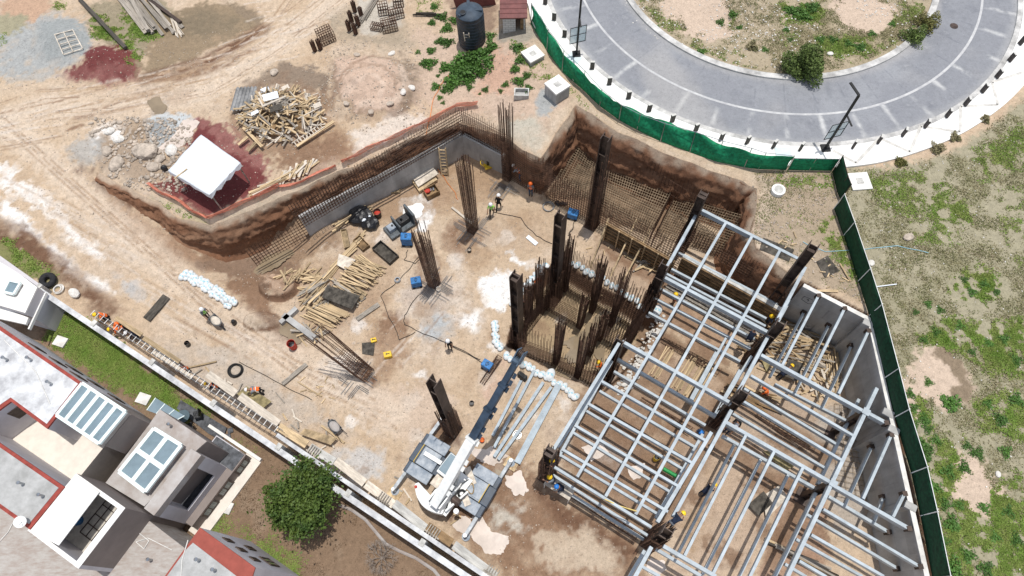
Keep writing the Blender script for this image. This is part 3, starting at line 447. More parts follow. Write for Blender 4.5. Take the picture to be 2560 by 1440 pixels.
# the raw face of the cut: layered earth, one folded sheet standing in front of the terrain's steep rim
def cut_bank():
    pts = []
    for (x1, y1), (x2, y2) in zip(LOW[:32], LOW[1:33]):
        L = math.hypot(x2-x1, y2-y1); n = max(1, int(L/.11)); nx_, ny_ = (y1-y2)/L, (x2-x1)/L
        for i in range(n): pts.append((x1+(x2-x1)*i/n, y1+(y2-y1)*i/n, nx_, ny_))
    A = np.array(pts); k = np.ones(13)/13
    for c in (2, 3): A[:, c] = np.convolve(np.pad(A[:, c], 6, mode='edge'), k, 'valid')
    nl = np.hypot(A[:, 2], A[:, 3]); nx_, ny_ = A[:, 2]/nl, A[:, 3]/nl
    tst = sdist(A[:1, 0]+nx_[:1]*.5, A[:1, 1]+ny_[:1]*.5, LOW)[0]
    if tst < 0: nx_, ny_ = -nx_, -ny_            # outwards, up on the bank
    nr = 30; wl = [tuple(at(x, y, 0)[:2]) for x, y in ((700, 630), (775, 590), (1163, 391), (1262, 440), (1330, 472))]; sq = .36+.64*sstep(1.0, 2.6, pdist(A[:, 0], A[:, 1], wl)); F_ = np.linspace(0, 1, nr); off = np.interp(F_, [0, .14, .5, .9, 1], [-1.35, -.85, -.62, -.3, .02]); nc_ = .3*fbm(A[:, 0], A[:, 1], 2.6, 2, 13)
    zt = hz(A[:, 0]+nx_*(.35-nc_), A[:, 1]+ny_*(.35-nc_)); zb = hz(A[:, 0]+nx_*-1.5, A[:, 1]+ny_*-1.5); T, K = np.meshgrid(np.arange(len(A)), F_, indexing='ij'); Z = zb[:, None]-.15+(zt-zb+.2)[:, None]*K
    s_ = np.cumsum(np.r_[0, np.hypot(np.diff(A[:, 0]), np.diff(A[:, 1]))])[:, None]+0*K; rough_ = .3*np.abs(fbm(s_, Z*1.4, 1.1, 5, 55))-.15+.16*fbm(s_, Z, .45, 3, 57)+.07*np.sign(np.sin(Z*3.1+fbm(s_, Z, 3, 2, 8)))
    o_ = (off[None]+.05)*sq[:, None]-.05-nc_[:, None]+rough_*np.sin(np.pi*np.clip(K*.96, 0, 1)); hgt = (zt-zb)[:, None]; o_ = np.where(hgt < .6, o_+.25*(hgt < .3), o_); Z = np.where(hgt < .35, Z-.5, Z)
    X_, Y_ = A[:, 0:1]+nx_[:, None]*o_, A[:, 1:2]+ny_[:, None]*o_; V = np.stack([X_, Y_, Z], -1).reshape(-1, 3); n0 = len(A); i = (np.arange(n0-1)[:, None]*nr+np.arange(nr-1)[None]).ravel(); F = np.stack([i, i+1, i+nr+1, i+nr], 1)
    o = np_mesh('cut_bank', V, F, 'soil_mat', smooth=False); tag(o, kind='structure'); c = np.empty(Z.shape+(4,)); c[..., 3] = 0; c[..., :3] = (.25, .125, .07)
    m = sstep(-.2, .7, fbm(s_*.35, Z, .9, 4, 61)); c[..., :3] = c[..., :3]*(1-m[..., None]*.6)+np.array((.33, .2, .125))*m[..., None]*.6; m = sstep(.0, .8, fbm(s_*.3, Z*1.2, .6, 3, 71)); c[..., :3] = c[..., :3]*(1-m[..., None]*.5)+np.array((.15, .072, .042))*m[..., None]*.5
    m = sstep(.86, 1., K+.1*fbm(s_, Z, .8, 3, 5)); c[..., :3] = c[..., :3]*(1-m[..., None])+np.array((.45, .35, .26))*m[..., None]; set_cols(o, c)
cut_bank()
# ------------------------------------------------------------------ roundabout road, kerbs and pavement
def ring_mesh(name, r0, r1, z, m, th=None, n=720, nr=None, kind='structure', colfn=None, r1f=None):
    ths = np.linspace(*(th or (0, 2*math.pi)), n); nr = nr or 2; tt = np.linspace(0, 1, nr); T, K = np.meshgrid(ths, tt); ro = r1f(T) if r1f else r1; Rr = r0+(ro-r0)*K
    X = GC[0]+Rr*np.cos(T); Y = GC[1]+Rr*np.sin(T); V = np.stack([X, Y, np.full(X.shape, z)], -1).reshape(-1, 3)
    i = (np.arange(nr-1)[:, None]*n+np.arange(n-1)[None]).ravel(); F = np.stack([i, i+n, i+n+1, i+1], 1); o = np_mesh(name, V, F, m); tag(o, kind=kind); return o, X, Y
road, RX, RY = ring_mesh('road', 13.2, 18.95, ZG+.03, 'asphalt_mat', n=1100, nr=56)
rp = Paint(RX, RY, (.245, .252, .272)); rp.grid = False
rr_ = np.hypot(RX-GC[0], RY-GC[1]); ra = np.degrees(np.arctan2(RY-GC[1], RX-GC[0]))
rp.put(sstep(-.2, 1, rp.n2), (.32, .328, .345), .65); rp.put(sstep(.1, 1.1, rp.n1), (.17, .178, .2), .65); rp.put(sstep(.7, 1.3, rp.n1+.5*rp.n3), (.45, .45, .46), .5)
for k, adeg in enumerate(np.arange(-165, 10, 8.3)):
    dl = np.abs(ra-adeg-.1*rp.n1)*math.pi/180*rr_; rp.put(sstep(.07, .03, dl)*np.clip(.35+rp.n3, 0, 1), (.13, .14, .165), .5)
    rp.put(sstep(.3, .0, dl+.12*rp.n3)*np.clip(.4+1.0*rp.n1+.6*rp.n3, 0, 1)*sstep(16.3, 16.5, rr_), (.56, .56, .55), .9)
rp.put(sstep(18.3, 18.9, rr_+.2*rp.n1), (.42, .42, .42), .4); rp.put(sstep(13.9, 13.3, rr_+.2*rp.n1), (.38, .37, .36), .4)
rp.put(sstep(.35, .9, fbm(RX, RY, 6, 3, 77)), (.40, .385, .37), .5)
set_cols(road, rp.c)
ring_mesh('lane_line', 16.29, 16.47, ZG+.036, mat('line_paint', (.55, .55, .54), .8, 0, .3, 1.5, col2=(.38, .38, .39)))
OUT = [tuple(at(x, y, ZG)[:2]) for x, y in [(1300, -60), (1322, 20), (1327, 50), (1367, 122), (1405, 171), (1457, 216), (1499, 258), (1547, 293), (1592, 318), (1651, 346), (1724, 373), (1790, 396), (1860, 411), (1964, 417), (2075, 420), (2103, 421), (2190, 410), (2294, 382), (2381, 347), (2468, 295), (2560, 212)]]
oth = np.array([math.atan2(y-GC[1], x-GC[0]) for x, y in OUT]); oth = np.where(oth > 1.2, oth-2*math.pi, oth); orr = np.array([math.hypot(x-GC[0], y-GC[1]) for x, y in OUT]); od = np.argsort(oth)
th2 = np.linspace(oth.max()+.02, .9, 30); c2 = np.array([21.45, 50.6]); 
def circ_r(t):
    u = np.array([np.cos(t), np.sin(t)]); q = GC-c2; bq = u[0]*q[0]+u[1]*q[1]; return -bq+np.sqrt(bq*bq-(q@q)+23.946**2)
oth2 = np.concatenate([oth[od], th2]); orr2 = np.concatenate([orr[od], circ_r(th2)])
r1f = lambda T: np.interp(np.where(T > 1.2, T-2*math.pi, T), oth2, orr2)
def slab(name, r0, r1, z0, z1, m, th, n=500, r1f=None):
    ths = np.linspace(*th, n); mb = MB(); ro = r1f(ths) if r1f else np.full(n, r1)
    for i in range(n-1):
        p = lambda r, t, z: (GC[0]+r*math.cos(t), GC[1]+r*math.sin(t), z); a, b = ths[i], ths[i+1]
        mb.quad(p(r0, a, z1), p(ro[i], a, z1), p(ro[i+1], b, z1), p(r0, b, z1)); mb.quad(p(ro[i], a, z0), p(ro[i+1], b, z0), p(ro[i+1], b, z1), p(ro[i], a, z1)); mb.quad(p(r0, b, z0), p(r0, a, z0), p(r0, a, z1), p(r0, b, z1))
    return tag(mb.build(name, m), kind='structure')
THR = (oth.min()-.05, .85)
slab('pavement', 19.33, None, ZG-1.6, ZG+.16, mat('paving', (.84, .825, .79), .85, 0, .1, 1.2), THR, r1f=r1f)
slab('kerb', 18.95, 19.32, ZG-.1, ZG+.14, mat('kerb_stone', (.50, .49, .47), .9, 0, .25, 1.2, .2), THR)
slab('kerb', 12.72, 13.2, ZG-.1, ZG+.15, 'kerb_stone', (-math.pi, math.pi))
bands = MB()                                     # grey bands laid in the white paving
BZ = ZG+.164
for z, L in ((4, [(1390, 820, 60)]),): pass
zig = [(2083, 376), (2140, 408), (2199, 345), (2275, 380), (2302, 315), (2400, 330), (2402, 265), (2495, 262), (2480, 205), (2560, 180)]
for a, b in zip(zig, zig[1:]):
    a, b = at(*a, BZ), at(*b, BZ); d = (b-a).normalized(); s = Vector((-d.y, d.x, 0))*.11; bands.quad(a-s, b-s, b+s, a+s)
tag(bands.build('paving_band', mat('band_grey', (.58, .56, .52), .9, 0, .15, 2)), kind='structure')
# puddles: still water lying in shallow hollows
def puddle(pts, m='sky_pale_puddle', dz=.045, warp=.25):
    P = [G(*p) for p in pts]; zz_ = [p.z for p in P]; z = max(zz_)*.35+min(zz_)*.65+dz if max(zz_)-min(zz_) < .3 else min(zz_)+.12; c = sum((Vector(p) for p in P), Vector())/len(P); n = 180; out = []
    for i in range(n):
        t = i/n*len(P); a, b = P[int(t) % len(P)], P[(int(t)+1) % len(P)]; q = a.lerp(b, t-int(t)); w = 1+1.5*warp*float(fbm(np.array(q.x*1.), np.array(q.y*1.), .6, 5, 9)); out.append((c.x+(q.x-c.x)*w, c.y+(q.y-c.y)*w))
    mb = MB(); k = len(mb.v); mb.v.append((c.x, c.y, z)); mb.v += [(x, y, z) for x, y in out]; mb.f += [(0, 1+i, 1+(i+1) % n) for i in range(n)]
    tag(mb.build('puddle', m), kind='structure')
for p, m in (([(1180, 1120), (1230, 1120), (1262, 1140), (1240, 1170), (1190, 1155)], 'sky_pale_puddle'), ([(1262, 1190), (1300, 1185), (1325, 1225), (1310, 1245), (1285, 1240), (1265, 1215)], 'sky_pale_puddle'), ([(1150, 1290), (1200, 1290), (1230, 1330), (1268, 1340), (1262, 1380), (1215, 1385), (1180, 1340), (1130, 1325)], 'sky_pale_puddle'), ([(1235, 1170), (1265, 1180), (1258, 1195), (1238, 1188)], 'muddy_water'),
             ([(610, 668), (670, 640), (735, 612), (745, 628), (700, 668), (640, 690)], 'muddy_water'), ([(700, 800), (740, 800), (790, 840), (730, 860), (705, 830)], 'muddy_water'), ([(1390, 860), (1450, 830), (1520, 760), (1560, 790), (1500, 900), (1450, 920)], 'muddy_water'), ([(1300, 980), (1340, 900), (1400, 920), (1460, 970), (1430, 1000), (1360, 960)], 'muddy_water'), ([(1460, 1120), (1500, 1100), (1520, 1130), (1480, 1150)], 'sky_pale_puddle'), ([(1570, 1170), (1610, 1160), (1608, 1195), (1580, 1205)], 'sky_pale_puddle'), ([(1625, 1395), (1660, 1400), (1670, 1425), (1640, 1440), (1618, 1425)], 'sky_pale_puddle'),
             ([(373, 255), (400, 245), (418, 262), (412, 285), (385, 288)], 'muddy_water'), ([(460, 300), (494, 312), (480, 340), (440, 372), (395, 372), (430, 345)], 'sky_pale_puddle')):
    puddle(p, m)
# ------------------------------------------------------------------ steel frame over the pit
ZU, ZL = 4.7, 2.3
frame = thing('beam_grid', 'white painted steel beam grid on two levels over the right half of the pit', 'steel frame', at(1700, 1050, 0))
_bi = [0]
def fbeam(name, a, b, z, w=.2, h=.36, dz=0):
    _bi[0] += 1; zz = z-h/2+dz+.0006*_bi[0]; mb = MB(); a, b = at(*a, z), at(*b, z); mb.beam((a.x, a.y, zz), (b.x, b.y, zz), w, h); return mb.build(name, 'white_steel', frame)
GIR_U = [((1548, 857), (1380, 1129)), ((1555.6, 853), (1829, 1008)), ((1829, 1025), (1684, 1291)), ((1779, 1080), (1644, 1305)), ((1755.6, 525), (2014, 655.6)), ((1744, 530), (1658, 684)), ((2014, 667), (1946, 796)), ((1654, 689), (1920, 830)), ((1922, 838), (1837.5, 995)),
         ((1903, 887), (2165, 1031)), ((2172, 1033), (2214, 1056)), ((2193, 970), (2080, 1207.5)), ((2080, 1207.5), (1969, 1442)), ((1815.6, 1055.6), (2080, 1207.5)), ((2087, 1215), (2271, 1320)), ((1659, 1365), (1790, 1441)), ((1629, 1367), (1586, 1445))]
GIR_L = [((1531, 902), (1395, 1118)), ((1522, 915), (1398, 1140)), ((1712, 594), (1667, 669)), ((1978, 745), (1925, 840)), ((1879, 890), (1804, 1010)), ((1850, 925), (1786, 1040)), ((1757, 1085), (1640, 1295)), ((2147.5, 997.5), (2046, 1211)), ((2040, 1232), (1937, 1442)), ((1806, 1089), (2039, 1221)), ((2072, 1241), (2220, 1329)), ((1640.6, 1372.5), (1755, 1441)), ((1612, 1376), (1572, 1445)), ((1542.5, 896), (1790, 1040.6))]
CROSS = [((1815, 556), (1443, 1192)), ((1879, 592), (1514, 1241)), ((1949, 627.5), (1589, 1286))]
JO_U = [((1504, 952.5), (1766, 1102)), ((1471, 1009), (1734, 1159)), ((1437.5, 1063), (1702, 1219)), ((1405.6, 1123), (1670, 1279)), ((1381, 1164), (1629, 1318)), ((1877, 938), (2134, 1089)), ((1859, 1003), (2106, 1151)), ((1866, 1086), (1712, 1389)), ((1935.6, 1129), (1783, 1434)), ((2007, 1170), (1875, 1442)), ((2059, 1273), (2299, 1415.6)), ((2029, 1337), (2210, 1441)), ((1999, 1402.5), (2066, 1442)),
        ((2045.6, 741), (1955, 915)), ((2111, 773), (2023, 949)), ((2171, 829), (2097, 984)), ((2228, 1089), (2158, 1247)), ((2261, 1236), (2233, 1292)), ((1607, 1417), (1650, 1441))]
JO_L = [((1695.6, 631), (1945, 760.6)), ((1679, 672), (1916, 796)), ((1665.6, 684), (1914, 815)), ((1649, 721), (1886, 847)), ((1635, 744), (1877, 871)), ((1622, 781), (1850.6, 903)), ((1535, 928), (1764, 1063)), ((1499, 977), (1743, 1121)), ((1466, 1027), (1713, 1176)), ((1434, 1082), (1683, 1234)), ((1402, 1138), (1653, 1290)), ((1374, 1182), (1631, 1346)), ((1937.5, 960), (2117.5, 1052)), ((1860.6, 971), (2091, 1110)), ((1830.6, 1033), (2063, 1170)), ((1836, 1112), (1691, 1393)), ((1902, 1149), (1757, 1436)), ((1970.6, 1187), (1849, 1441)),
        ((2017.5, 1286), (2244, 1421)), ((1991, 1348), (2156, 1441)), ((1963, 1410), (2016, 1442)), ((2010, 780.6), (1925.6, 942)), ((2072, 812.5), (1988, 981)), ((2128, 865), (2056, 1018)), ((2179, 1117.5), (2113, 1262)), ((2209, 1243), (2186, 1303)), ((1815, 845), (1729, 1002)), ((1790, 880), (1725, 1000))]
for a, b in GIR_U: fbeam('girder', a, b, ZU, .2, .42, .012)
for a, b in GIR_L: fbeam('girder', a, b, ZL, .18, .36, .012)
for a, b in CROSS: fbeam('cross_beam', a, b, ZU, .17, .34, .03)
for a, b in JO_U: fbeam('joist', a, b, ZU, .15, .32, -.01)
for a, b in JO_L: fbeam('joist', a, b, ZL, .15, .32, -.01)
fbeam('edge_beam', (1411, 1226), (1612, 1350), 1.0, .17, .3)
for p, z in (((2047, 739), ZU), ((2112, 771), ZU), ((2172, 827), ZU), ((2229, 1087), ZU), ((2262, 1234), ZU), ((2216, 1057), ZU), ((2273, 1321), ZU), ((2301, 1416), ZU), ((2011, 779), ZL), ((2073, 811), ZL), ((2129, 863), ZL), ((2180, 1116), ZL), ((2210, 1241), ZL), ((2222, 1330), ZL), ((2246, 1422), ZL)):
    mb = MB(); c = at(*p, z); mb.box((c.x, c.y, z-.18), (.13, 0, 0), (0, .13, 0), (0, 0, .24)); mb.build('wall_bracket', 'dark_steel', frame)
for p in ((2165, 1030), (2083, 1209)):
    mb = MB(); c = at(*p, ZU); d = (at(2080, 1207, ZU)-at(2193, 970, ZU)).normalized(); s = Vector((-d.y, d.x, 0)); mb.box((c.x, c.y, ZU+.06), d*.2, s*.2, (0, 0, .02)); mb.build('joint_plate', 'white_steel', frame)
    b = at(p[0], p[1], ZU)
FD = (at(1443, 1192, ZU)-at(1815, 556, ZU)).normalized(); FS = Vector((-FD.y, FD.x, 0))   # the frame's two directions
def solve_h(p, top_y, lo=0, hi=14):             # height at which the plumb line over p shows at photo row top_y
    for _ in range(40):
        m = (lo+hi)/2
        if proj((p.x, p.y, p.z+m))[1] > top_y: lo = m
        else: hi = m
    return lo
def h_column(label, base=None, top_y=None, top=None, zt=7.0, ex=FD, w=.62, d=.5, bars=0, cat='column', zb=None):
    if base is not None: p = G(*base); zt = p.z+solve_h(p, top_y)
    else: q = at(*top, zt); p = Vector((q.x, q.y, float(hz(q.x, q.y))))
    if zb is not None: p.z = zb
    ey = Vector((-ex.y, ex.x, 0)); t = thing('steel_column', label, cat, p, 'rusty brown H section columns')
    mb = MB(); H = zt-p.z; c = Vector((p.x, p.y, p.z+H/2))
    for s in (-1, 1): mb.box(c+ey*s*d/2, ex*w/2, ey*.022, (0, 0, H/2))
    mb.box(c, ex*.022, ey*(d/2-.022), (0, 0, H/2)); mb.build('h_section', 'dark_steel', t)
    for z in np.arange(p.z+1.2, zt-.1, 1.9):
        mb = MB(); mb.box((p.x, p.y, z), ex*w*.42, ey*(d/2-.024), (0, 0, .012)); mb.build('stiffener_plate', 'dark_steel', t)
    mb = MB(); mb.box((p.x, p.y, p.z+.03), ex*.5, ey*.45, (0, 0, .03)); mb.build('base_plate', 'dark_steel', t)
    if bars:
        rg = random.Random(int(p.x*100)); mb = MB(); hb = H*bars
        for i in range(26):
            u, v = rg.choice([(-1, rg.uniform(-1, 1)), (1, rg.uniform(-1, 1)), (rg.uniform(-1, 1), -1), (rg.uniform(-1, 1), 1)]); q = p+ex*u*.46+ey*v*.42
            mb.tube(q, q+Vector((rg.uniform(-.04, .04), rg.uniform(-.04, .04), hb*rg.uniform(.75, 1))), .024, 5)
        mb.build('starter_bars', 'rusty_rebar', t); mb = MB()
        for z in np.arange(p.z+.15, p.z+hb*.7, .22):
            cs = [p+ex*a*.46+ey*b*.42+Vector((0, 0, z-p.z)) for a, b in ((-1, -1), (1, -1), (1, 1), (-1, 1))]
            for i in range(4): mb.tube(cs[i], cs[(i+1) % 4], .016, 4, cap=False)
        mb.build('stirrups', 'rusty_rebar', t)
    return t
h_column('bare rusty steel column standing alone at the left rear of the mobile crane', (1133, 1076), 952, bars=.55)
h_column('rusty steel column standing in the left corner of the flooded core pit', (1296, 862), 688, bars=.35)
h_column('tall rusty steel column at the top corner of the flooded core pit', (1385, 748), 535, bars=.45)
h_column('tallest rusty steel column in front of the horizontal rebar mats', (1480, 562), 342, bars=.9)
h_column('rusty steel column carrying the topmost corner of the white beam grid', top=(1758, 486), zt=7.0, bars=.5)
h_column('rusty steel column at the outer right corner of the upper beam bay', base=(1932, 748), top_y=614, bars=.4)
h_column('rusty steel column beside the right rim of the core pit', top=(1662, 662), zt=6.6, bars=.6)
h_column('rusty steel column under the upper left corner of the big beam bay', top=(1550, 850), zt=5.0, bars=.5)
h_column('bundled rusty column at the lower left corner of the big beam bay', top=(1376, 1126), zt=7.4, bars=.95)
h_column('rusty steel column where the three beam bays meet near the concrete wall', top=(1953, 808), zt=6.6, bars=.5)
h_column('rusty steel column in the middle of the beam grid between the lower bays', top=(1861, 980), zt=6.6, bars=.5)
h_column('rusty steel column at the bottom corner of the big beam bay with a man on top', top=(1672, 1325), zt=6.4, bars=.9)
for p, l in (((2165, 1030), 'dark boxed column under the upper joint plate near the concrete wall'), ((2083, 1209), 'dark boxed column under the lower joint plate near the concrete wall')):
    c = at(*p, ZU); h_column(l, top=p, zt=ZU-.02, w=.36, d=.34)
# ------------------------------------------------------------------ rebar
def cage(label, base, top_y=None, tip=None, ztip=None, w=.55, d=.5, nb=18, full=.75, sp=.15, name='rebar_column', grp='rebar column cages', r=.024):
    p = G(*base)
    if tip is None: T = Vector((p.x, p.y, p.z+solve_h(p, top_y)))
    else: T = at(*tip, ztip)
    ax = T-p; L = ax.length; ax.normalize(); ex = (FD-ax*FD.dot(ax)).normalized(); ey = ax.cross(ex); rg = random.Random(int(abs(p.x*77)))
    t = thing(name, label, 'rebar cage', p, grp); mb = MB()
    per = [(-1, v) for v in np.linspace(-1, 1, nb//4+1)]+[(1, v) for v in np.linspace(-1, 1, nb//4+1)]+[(v, -1) for v in np.linspace(-1, 1, nb//4+1)]+[(v, 1) for v in np.linspace(-1, 1, nb//4+1)]
    for u, v in per:
        q = p+ex*u*w/2+ey*v*d/2; mb.tube(q, q+ax*L*rg.uniform(.86, 1)+(ex*u*.06+ey*v*.06+Vector((rg.uniform(-.09, .09), rg.uniform(-.09, .09), 0)))*(1 if full < 1 else .2), r, 5)
    mb.build('long_bars', 'rusty_rebar', t); mb = MB(); s = .1
    while s < L*full:
        cs = [p+ex*a*(w/2+.03)+ey*b*(d/2+.03)+ax*(s+rg.uniform(-.03, .03)) for a, b in ((-1, -1), (1, -1), (1, 1), (-1, 1))]
        for i in range(4): mb.tube(cs[i], cs[(i+1) % 4], r*.7, 4, cap=False)
        s += sp
    mb.build('stirrups', 'rusty_rebar', t); return t
def footing(base, n=16, L=1.6, seed=1):          # grey dowels fanning over the ground round a column foot
    p = G(*base); rg = random.Random(seed); mb = MB()
    for i in range(n):
        s = (i/n-.5)*1.5; sg = rg.choice((-1, 1)); a = p+FD*s+FS*sg*.3+Vector((0, 0, .08)); mb.tube(a, a+FS*sg*L*rg.uniform(.4, .7)+Vector((0, 0, .05)), .02, 4)
        a = p+FS*s+FD*sg*.3+Vector((0, 0, .08)); mb.tube(a, a+FD*sg*L*rg.uniform(.4, .8)+Vector((0, 0, .05)), .02, 4)
    return mb
c1 = cage('tall slim rebar cage in the middle of the pit beside the stepladder', (1182, 576), 392, w=.62, d=.55, full=.95)
footing((1182, 578), 14, 1.9, 1).build('footing_dowels', 'grey_rebar', c1)
c2 = cage('rebar cage standing between the two blue welding machines', (1086, 712), 560, w=.66, d=.6, full=.75)
footing((1090, 716), 14, 1.7, 2).build('footing_dowels', 'grey_rebar', c2)
c3 = cage('leaning rebar cage tilted over above the lower timber stacks', (915, 935), tip=(778, 826), ztip=5.2, w=1.0, d=.8, full=.45, sp=.2)
footing((895, 950), 14, 1.5, 3).build('footing_dowels', 'grey_rebar', c3)
c4 = cage('tall rebar cage on the corner of the grey retaining wall', (1270, 446), 250, w=.6, d=.55, full=.55)
footing((1265, 455), 18, 2.2, 4).build('footing_dowels', 'grey_rebar', c4)
for i, (b, ty, l) in enumerate([((1348, 772), 650, 'core pit rebar cage on the left rim behind the orange worker'), ((1412, 724), 588, 'core pit rebar cage beside the tall steel column'), ((1480, 778), 640, 'tall dark rebar cage at the middle of the rear core wall'), ((1528, 812), 672, 'tall dark rebar cage at the right of the rear core wall'), ((1449, 816), 742, 'short rebar cage at the free end of the inner core wall'), ((1499, 848), 780, 'rebar cage on the right inner side of the core pit'), ((1391, 906), 800, 'rebar cage in the front left wall of the core pit'), ((1444, 940), 832, 'rebar cage at the front corner of the core pit'), ((1474, 886), 802, 'rebar cage over the right part of the core pit water'), ((1322, 800), 700, 'slim rebar cage along the left core wall')]):
    cage(l, b, ty, w=.4, d=.32, nb=16, full=.85, sp=.14)
def rebar_wall(label, pts, zt, z0=None, sp=.2, hs=.25, jag=.25, lean=(0, 0), r=.016, htop=None, double=.28, name='rebar_wall', mat_='rusty_rebar', hr=None, world=False, cat='rebar mesh', horiz=True):
    P = pts if world else [G(*p) for p in pts]; rg = random.Random(len(label)); t = thing(name, label, cat, P[0], 'rebar wall meshes'); vb = MB(); hb = MB()
    for a, b in zip(P, P[1:]):
        d = Vector((b.x-a.x, b.y-a.y, 0)); L = d.length; d.normalize(); s = Vector((-d.y, d.x, 0)); off = [s*double/2, -s*double/2] if double else [Vector()]
        for o in off:
            for i in range(max(2, int(L/sp))):
                q = a+(b-a)*(i*sp/L); zb = q.z if z0 is None else z0; q = Vector((q.x, q.y, zb))+o
                vb.tube(q, q+Vector((lean[0], lean[1], zt-zb+rg.uniform(-jag, jag))), r, 4, cap=False)
            if horiz:
                zb = (a.z if z0 is None else z0); z = zb+.1; top = htop or zt-.3
                while z < top:
                    k = (z-zb)/(zt-zb); e = Vector((lean[0]*k, lean[1]*k, 0)); hb.tube(Vector((a.x, a.y, z))+o+e, Vector((b.x, b.y, z+rg.uniform(-.02, .02)))+o+e, hr or r*.9, 4, cap=False); z += hs
    vb.build('vertical_bars', mat_, t)
    if horiz: hb.build('horizontal_bars', mat_, t)
    return t
def mat_net(label, quad, sp=.3, r=.02, dz=.12, m='dusty_rebar', name='rebar_mat', layers=2, hgt=.3):
    A, B, C_, D = [G(*q) if not isinstance(q, Vector) else q for q in quad]; t = thing(name, label, 'rebar mat', A, 'horizontal rebar mats'); n1 = max(2, int((B-A).length/sp)); n2 = max(2, int((D-A).length/sp))
    for k in range(layers):
        mb = MB(); z = Vector((0, 0, dz+k*hgt))
        for i in range(n1+1): u = i/n1; mb.tube(A.lerp(B, u)+z, D.lerp(C_, u)+z, r, 4, cap=False)
        for i in range(n2+1): u = i/n2; mb.tube(A.lerp(D, u)+z*1.05, B.lerp(C_, u)+z*1.05, r, 4, cap=False)
        mb.build('mat_layer', m, t)
    return t
Pw = [at(772, 553, 0), at(1163, 391, 0), at(1262, 440, 0)]
# grey retaining wall on the left, its starter mesh above
def wall_run(label, pts, z0, z1, th, m, side=1, name='retaining_wall', cat='retaining wall', grp=None):
    t = thing(name, label, cat, pts[0], grp)
    for i, (a, b) in enumerate(zip(pts, pts[1:])):
        d = Vector((b.x-a.x, b.y-a.y, 0)).normalized(); s = Vector((-d.y, d.x, 0))*side*th; e = d*th*(1 if i < len(pts)-2 else 0)
        mb = MB(); mb.prism([(a.x, a.y), (b.x+0, b.y+0), (b.x+s.x+0, b.y+s.y), (a.x+s.x, a.y+s.y)], z0, z1+.003*i); mb.build('wall_panel', m, t)
    return t
lw = wall_run('grey concrete retaining wall along the upper left side of the pit', [at(775, 590, 0), at(1163, 391, 0), at(1262, 442, 0)], -.2, 2.55, .32, 'concrete', 1)
mb = MB()
for (a, b) in ((at(770, 548, 2.55), at(1160, 338, 2.55)), (at(1160, 338, 2.55), at(1252, 384, 2.55))):
    d = (b-a).normalized(); s = Vector((-d.y, d.x, 0)); n = int((b-a).length/.25)
    for i in range(n): q = a.lerp(b, i/n)+s*.05+Vector((0, 0, .03)); mb.tube(q, q+s*.4, .018, 4, cap=False)
    for k in (.08, .2, .32, .42): mb.tube(a+s*k+Vector((0, 0, .04)), b+s*k+Vector((0, 0, .04)), .016, 4, cap=False)
mb.build('top_mesh', 'grey_rebar', lw)
a0, a1, a2 = at(752, 570, 2.5), at(1158, 331, 2.55), at(1258, 384, 2.55)
rebar_wall('rebar mesh rising above the long grey retaining wall on the left', [a0, a1], 5.35, 2.5, sp=.21, hs=.3, world=True, double=.24, r=.02)
rebar_wall('rebar mesh rising above the short end of the grey retaining wall', [a1, a2], 5.3, 2.5, sp=.19, hs=.25, world=True, double=.24, r=.02)
rebar_wall('rebar mesh continuing past the left end of the grey retaining wall', [at(640, 660, .2), at(775, 590, 0)], 2.3, 0, sp=.24, hs=.35, world=True, double=.2)
rebar_wall('rebar mesh between the tall corner cage and the tongue of earth', [G(1262, 440), G(1330, 472), G(1378, 500)], 4.6, sp=.2, hs=.24, double=.26, world=True, r=.018)
rebar_wall('long rebar mesh of the rear wall in front of the mats', [G(1378, 500), G(1490, 562), G(1530, 585)], 3.6, sp=.19, hs=.3, double=.3, world=True, r=.018)
rebar_wall('rebar mesh of the rear wall behind the timber formwork', [G(1530, 585), G(1690, 675)], 3.6, sp=.22, hs=.3, double=.3, world=True, r=.018)
rebar_wall('rebar mesh against the left side of the rear excavation', [G(1362, 470), G(1443, 338)], 3.9, sp=.2, hs=.3, double=.2, world=True, r=.018)
rebar_wall('rebar mesh lining the cut bank below the green fence', [G(1447, 345), G(1600, 420), G(1880, 545)], 3.9, sp=.27, hs=.75, double=.0, world=True, r=.016)
rebar_wall('rebar mesh across the rear bay between two mats', [G(1700, 440), G(1620, 620)], 1.9, sp=.2, hs=.25, double=.3, world=True)
rebar_wall('rebar mesh closing the right end of the rear excavation', [G(1885, 548), G(1830, 640)], 3.6, sp=.22, hs=.3, double=.3, world=True)
rebar_wall('rebar mesh along the wall under the upper beam bay', [at(1720, 606, 2.3), at(1960, 740, 2.3)], 4.1, 2.3, sp=.2, hs=.3, double=.24, world=True)
mat_net('pale rebar mat nearest the left corner of the rear excavation', [(1446, 348), (1502, 376), (1470, 500), (1372, 486)], .2, .02)
mat_net('pale rebar mat in the middle of the rear excavation', [(1512, 385), (1690, 452), (1620, 590), (1490, 530)], .2, .02)
mat_net('pale rebar mat at the right of the rear excavation', [(1702, 458), (1870, 545), (1800, 640), (1640, 590)], .2, .02)
mat_net('rebar mat on the ground beside the right concrete wall', [(2085, 1010), (2135, 1010), (2165, 1260), (2090, 1240)], .32, .018, layers=1)
ZC = -1.7
def CP(x, y): return at(x, y, ZC)
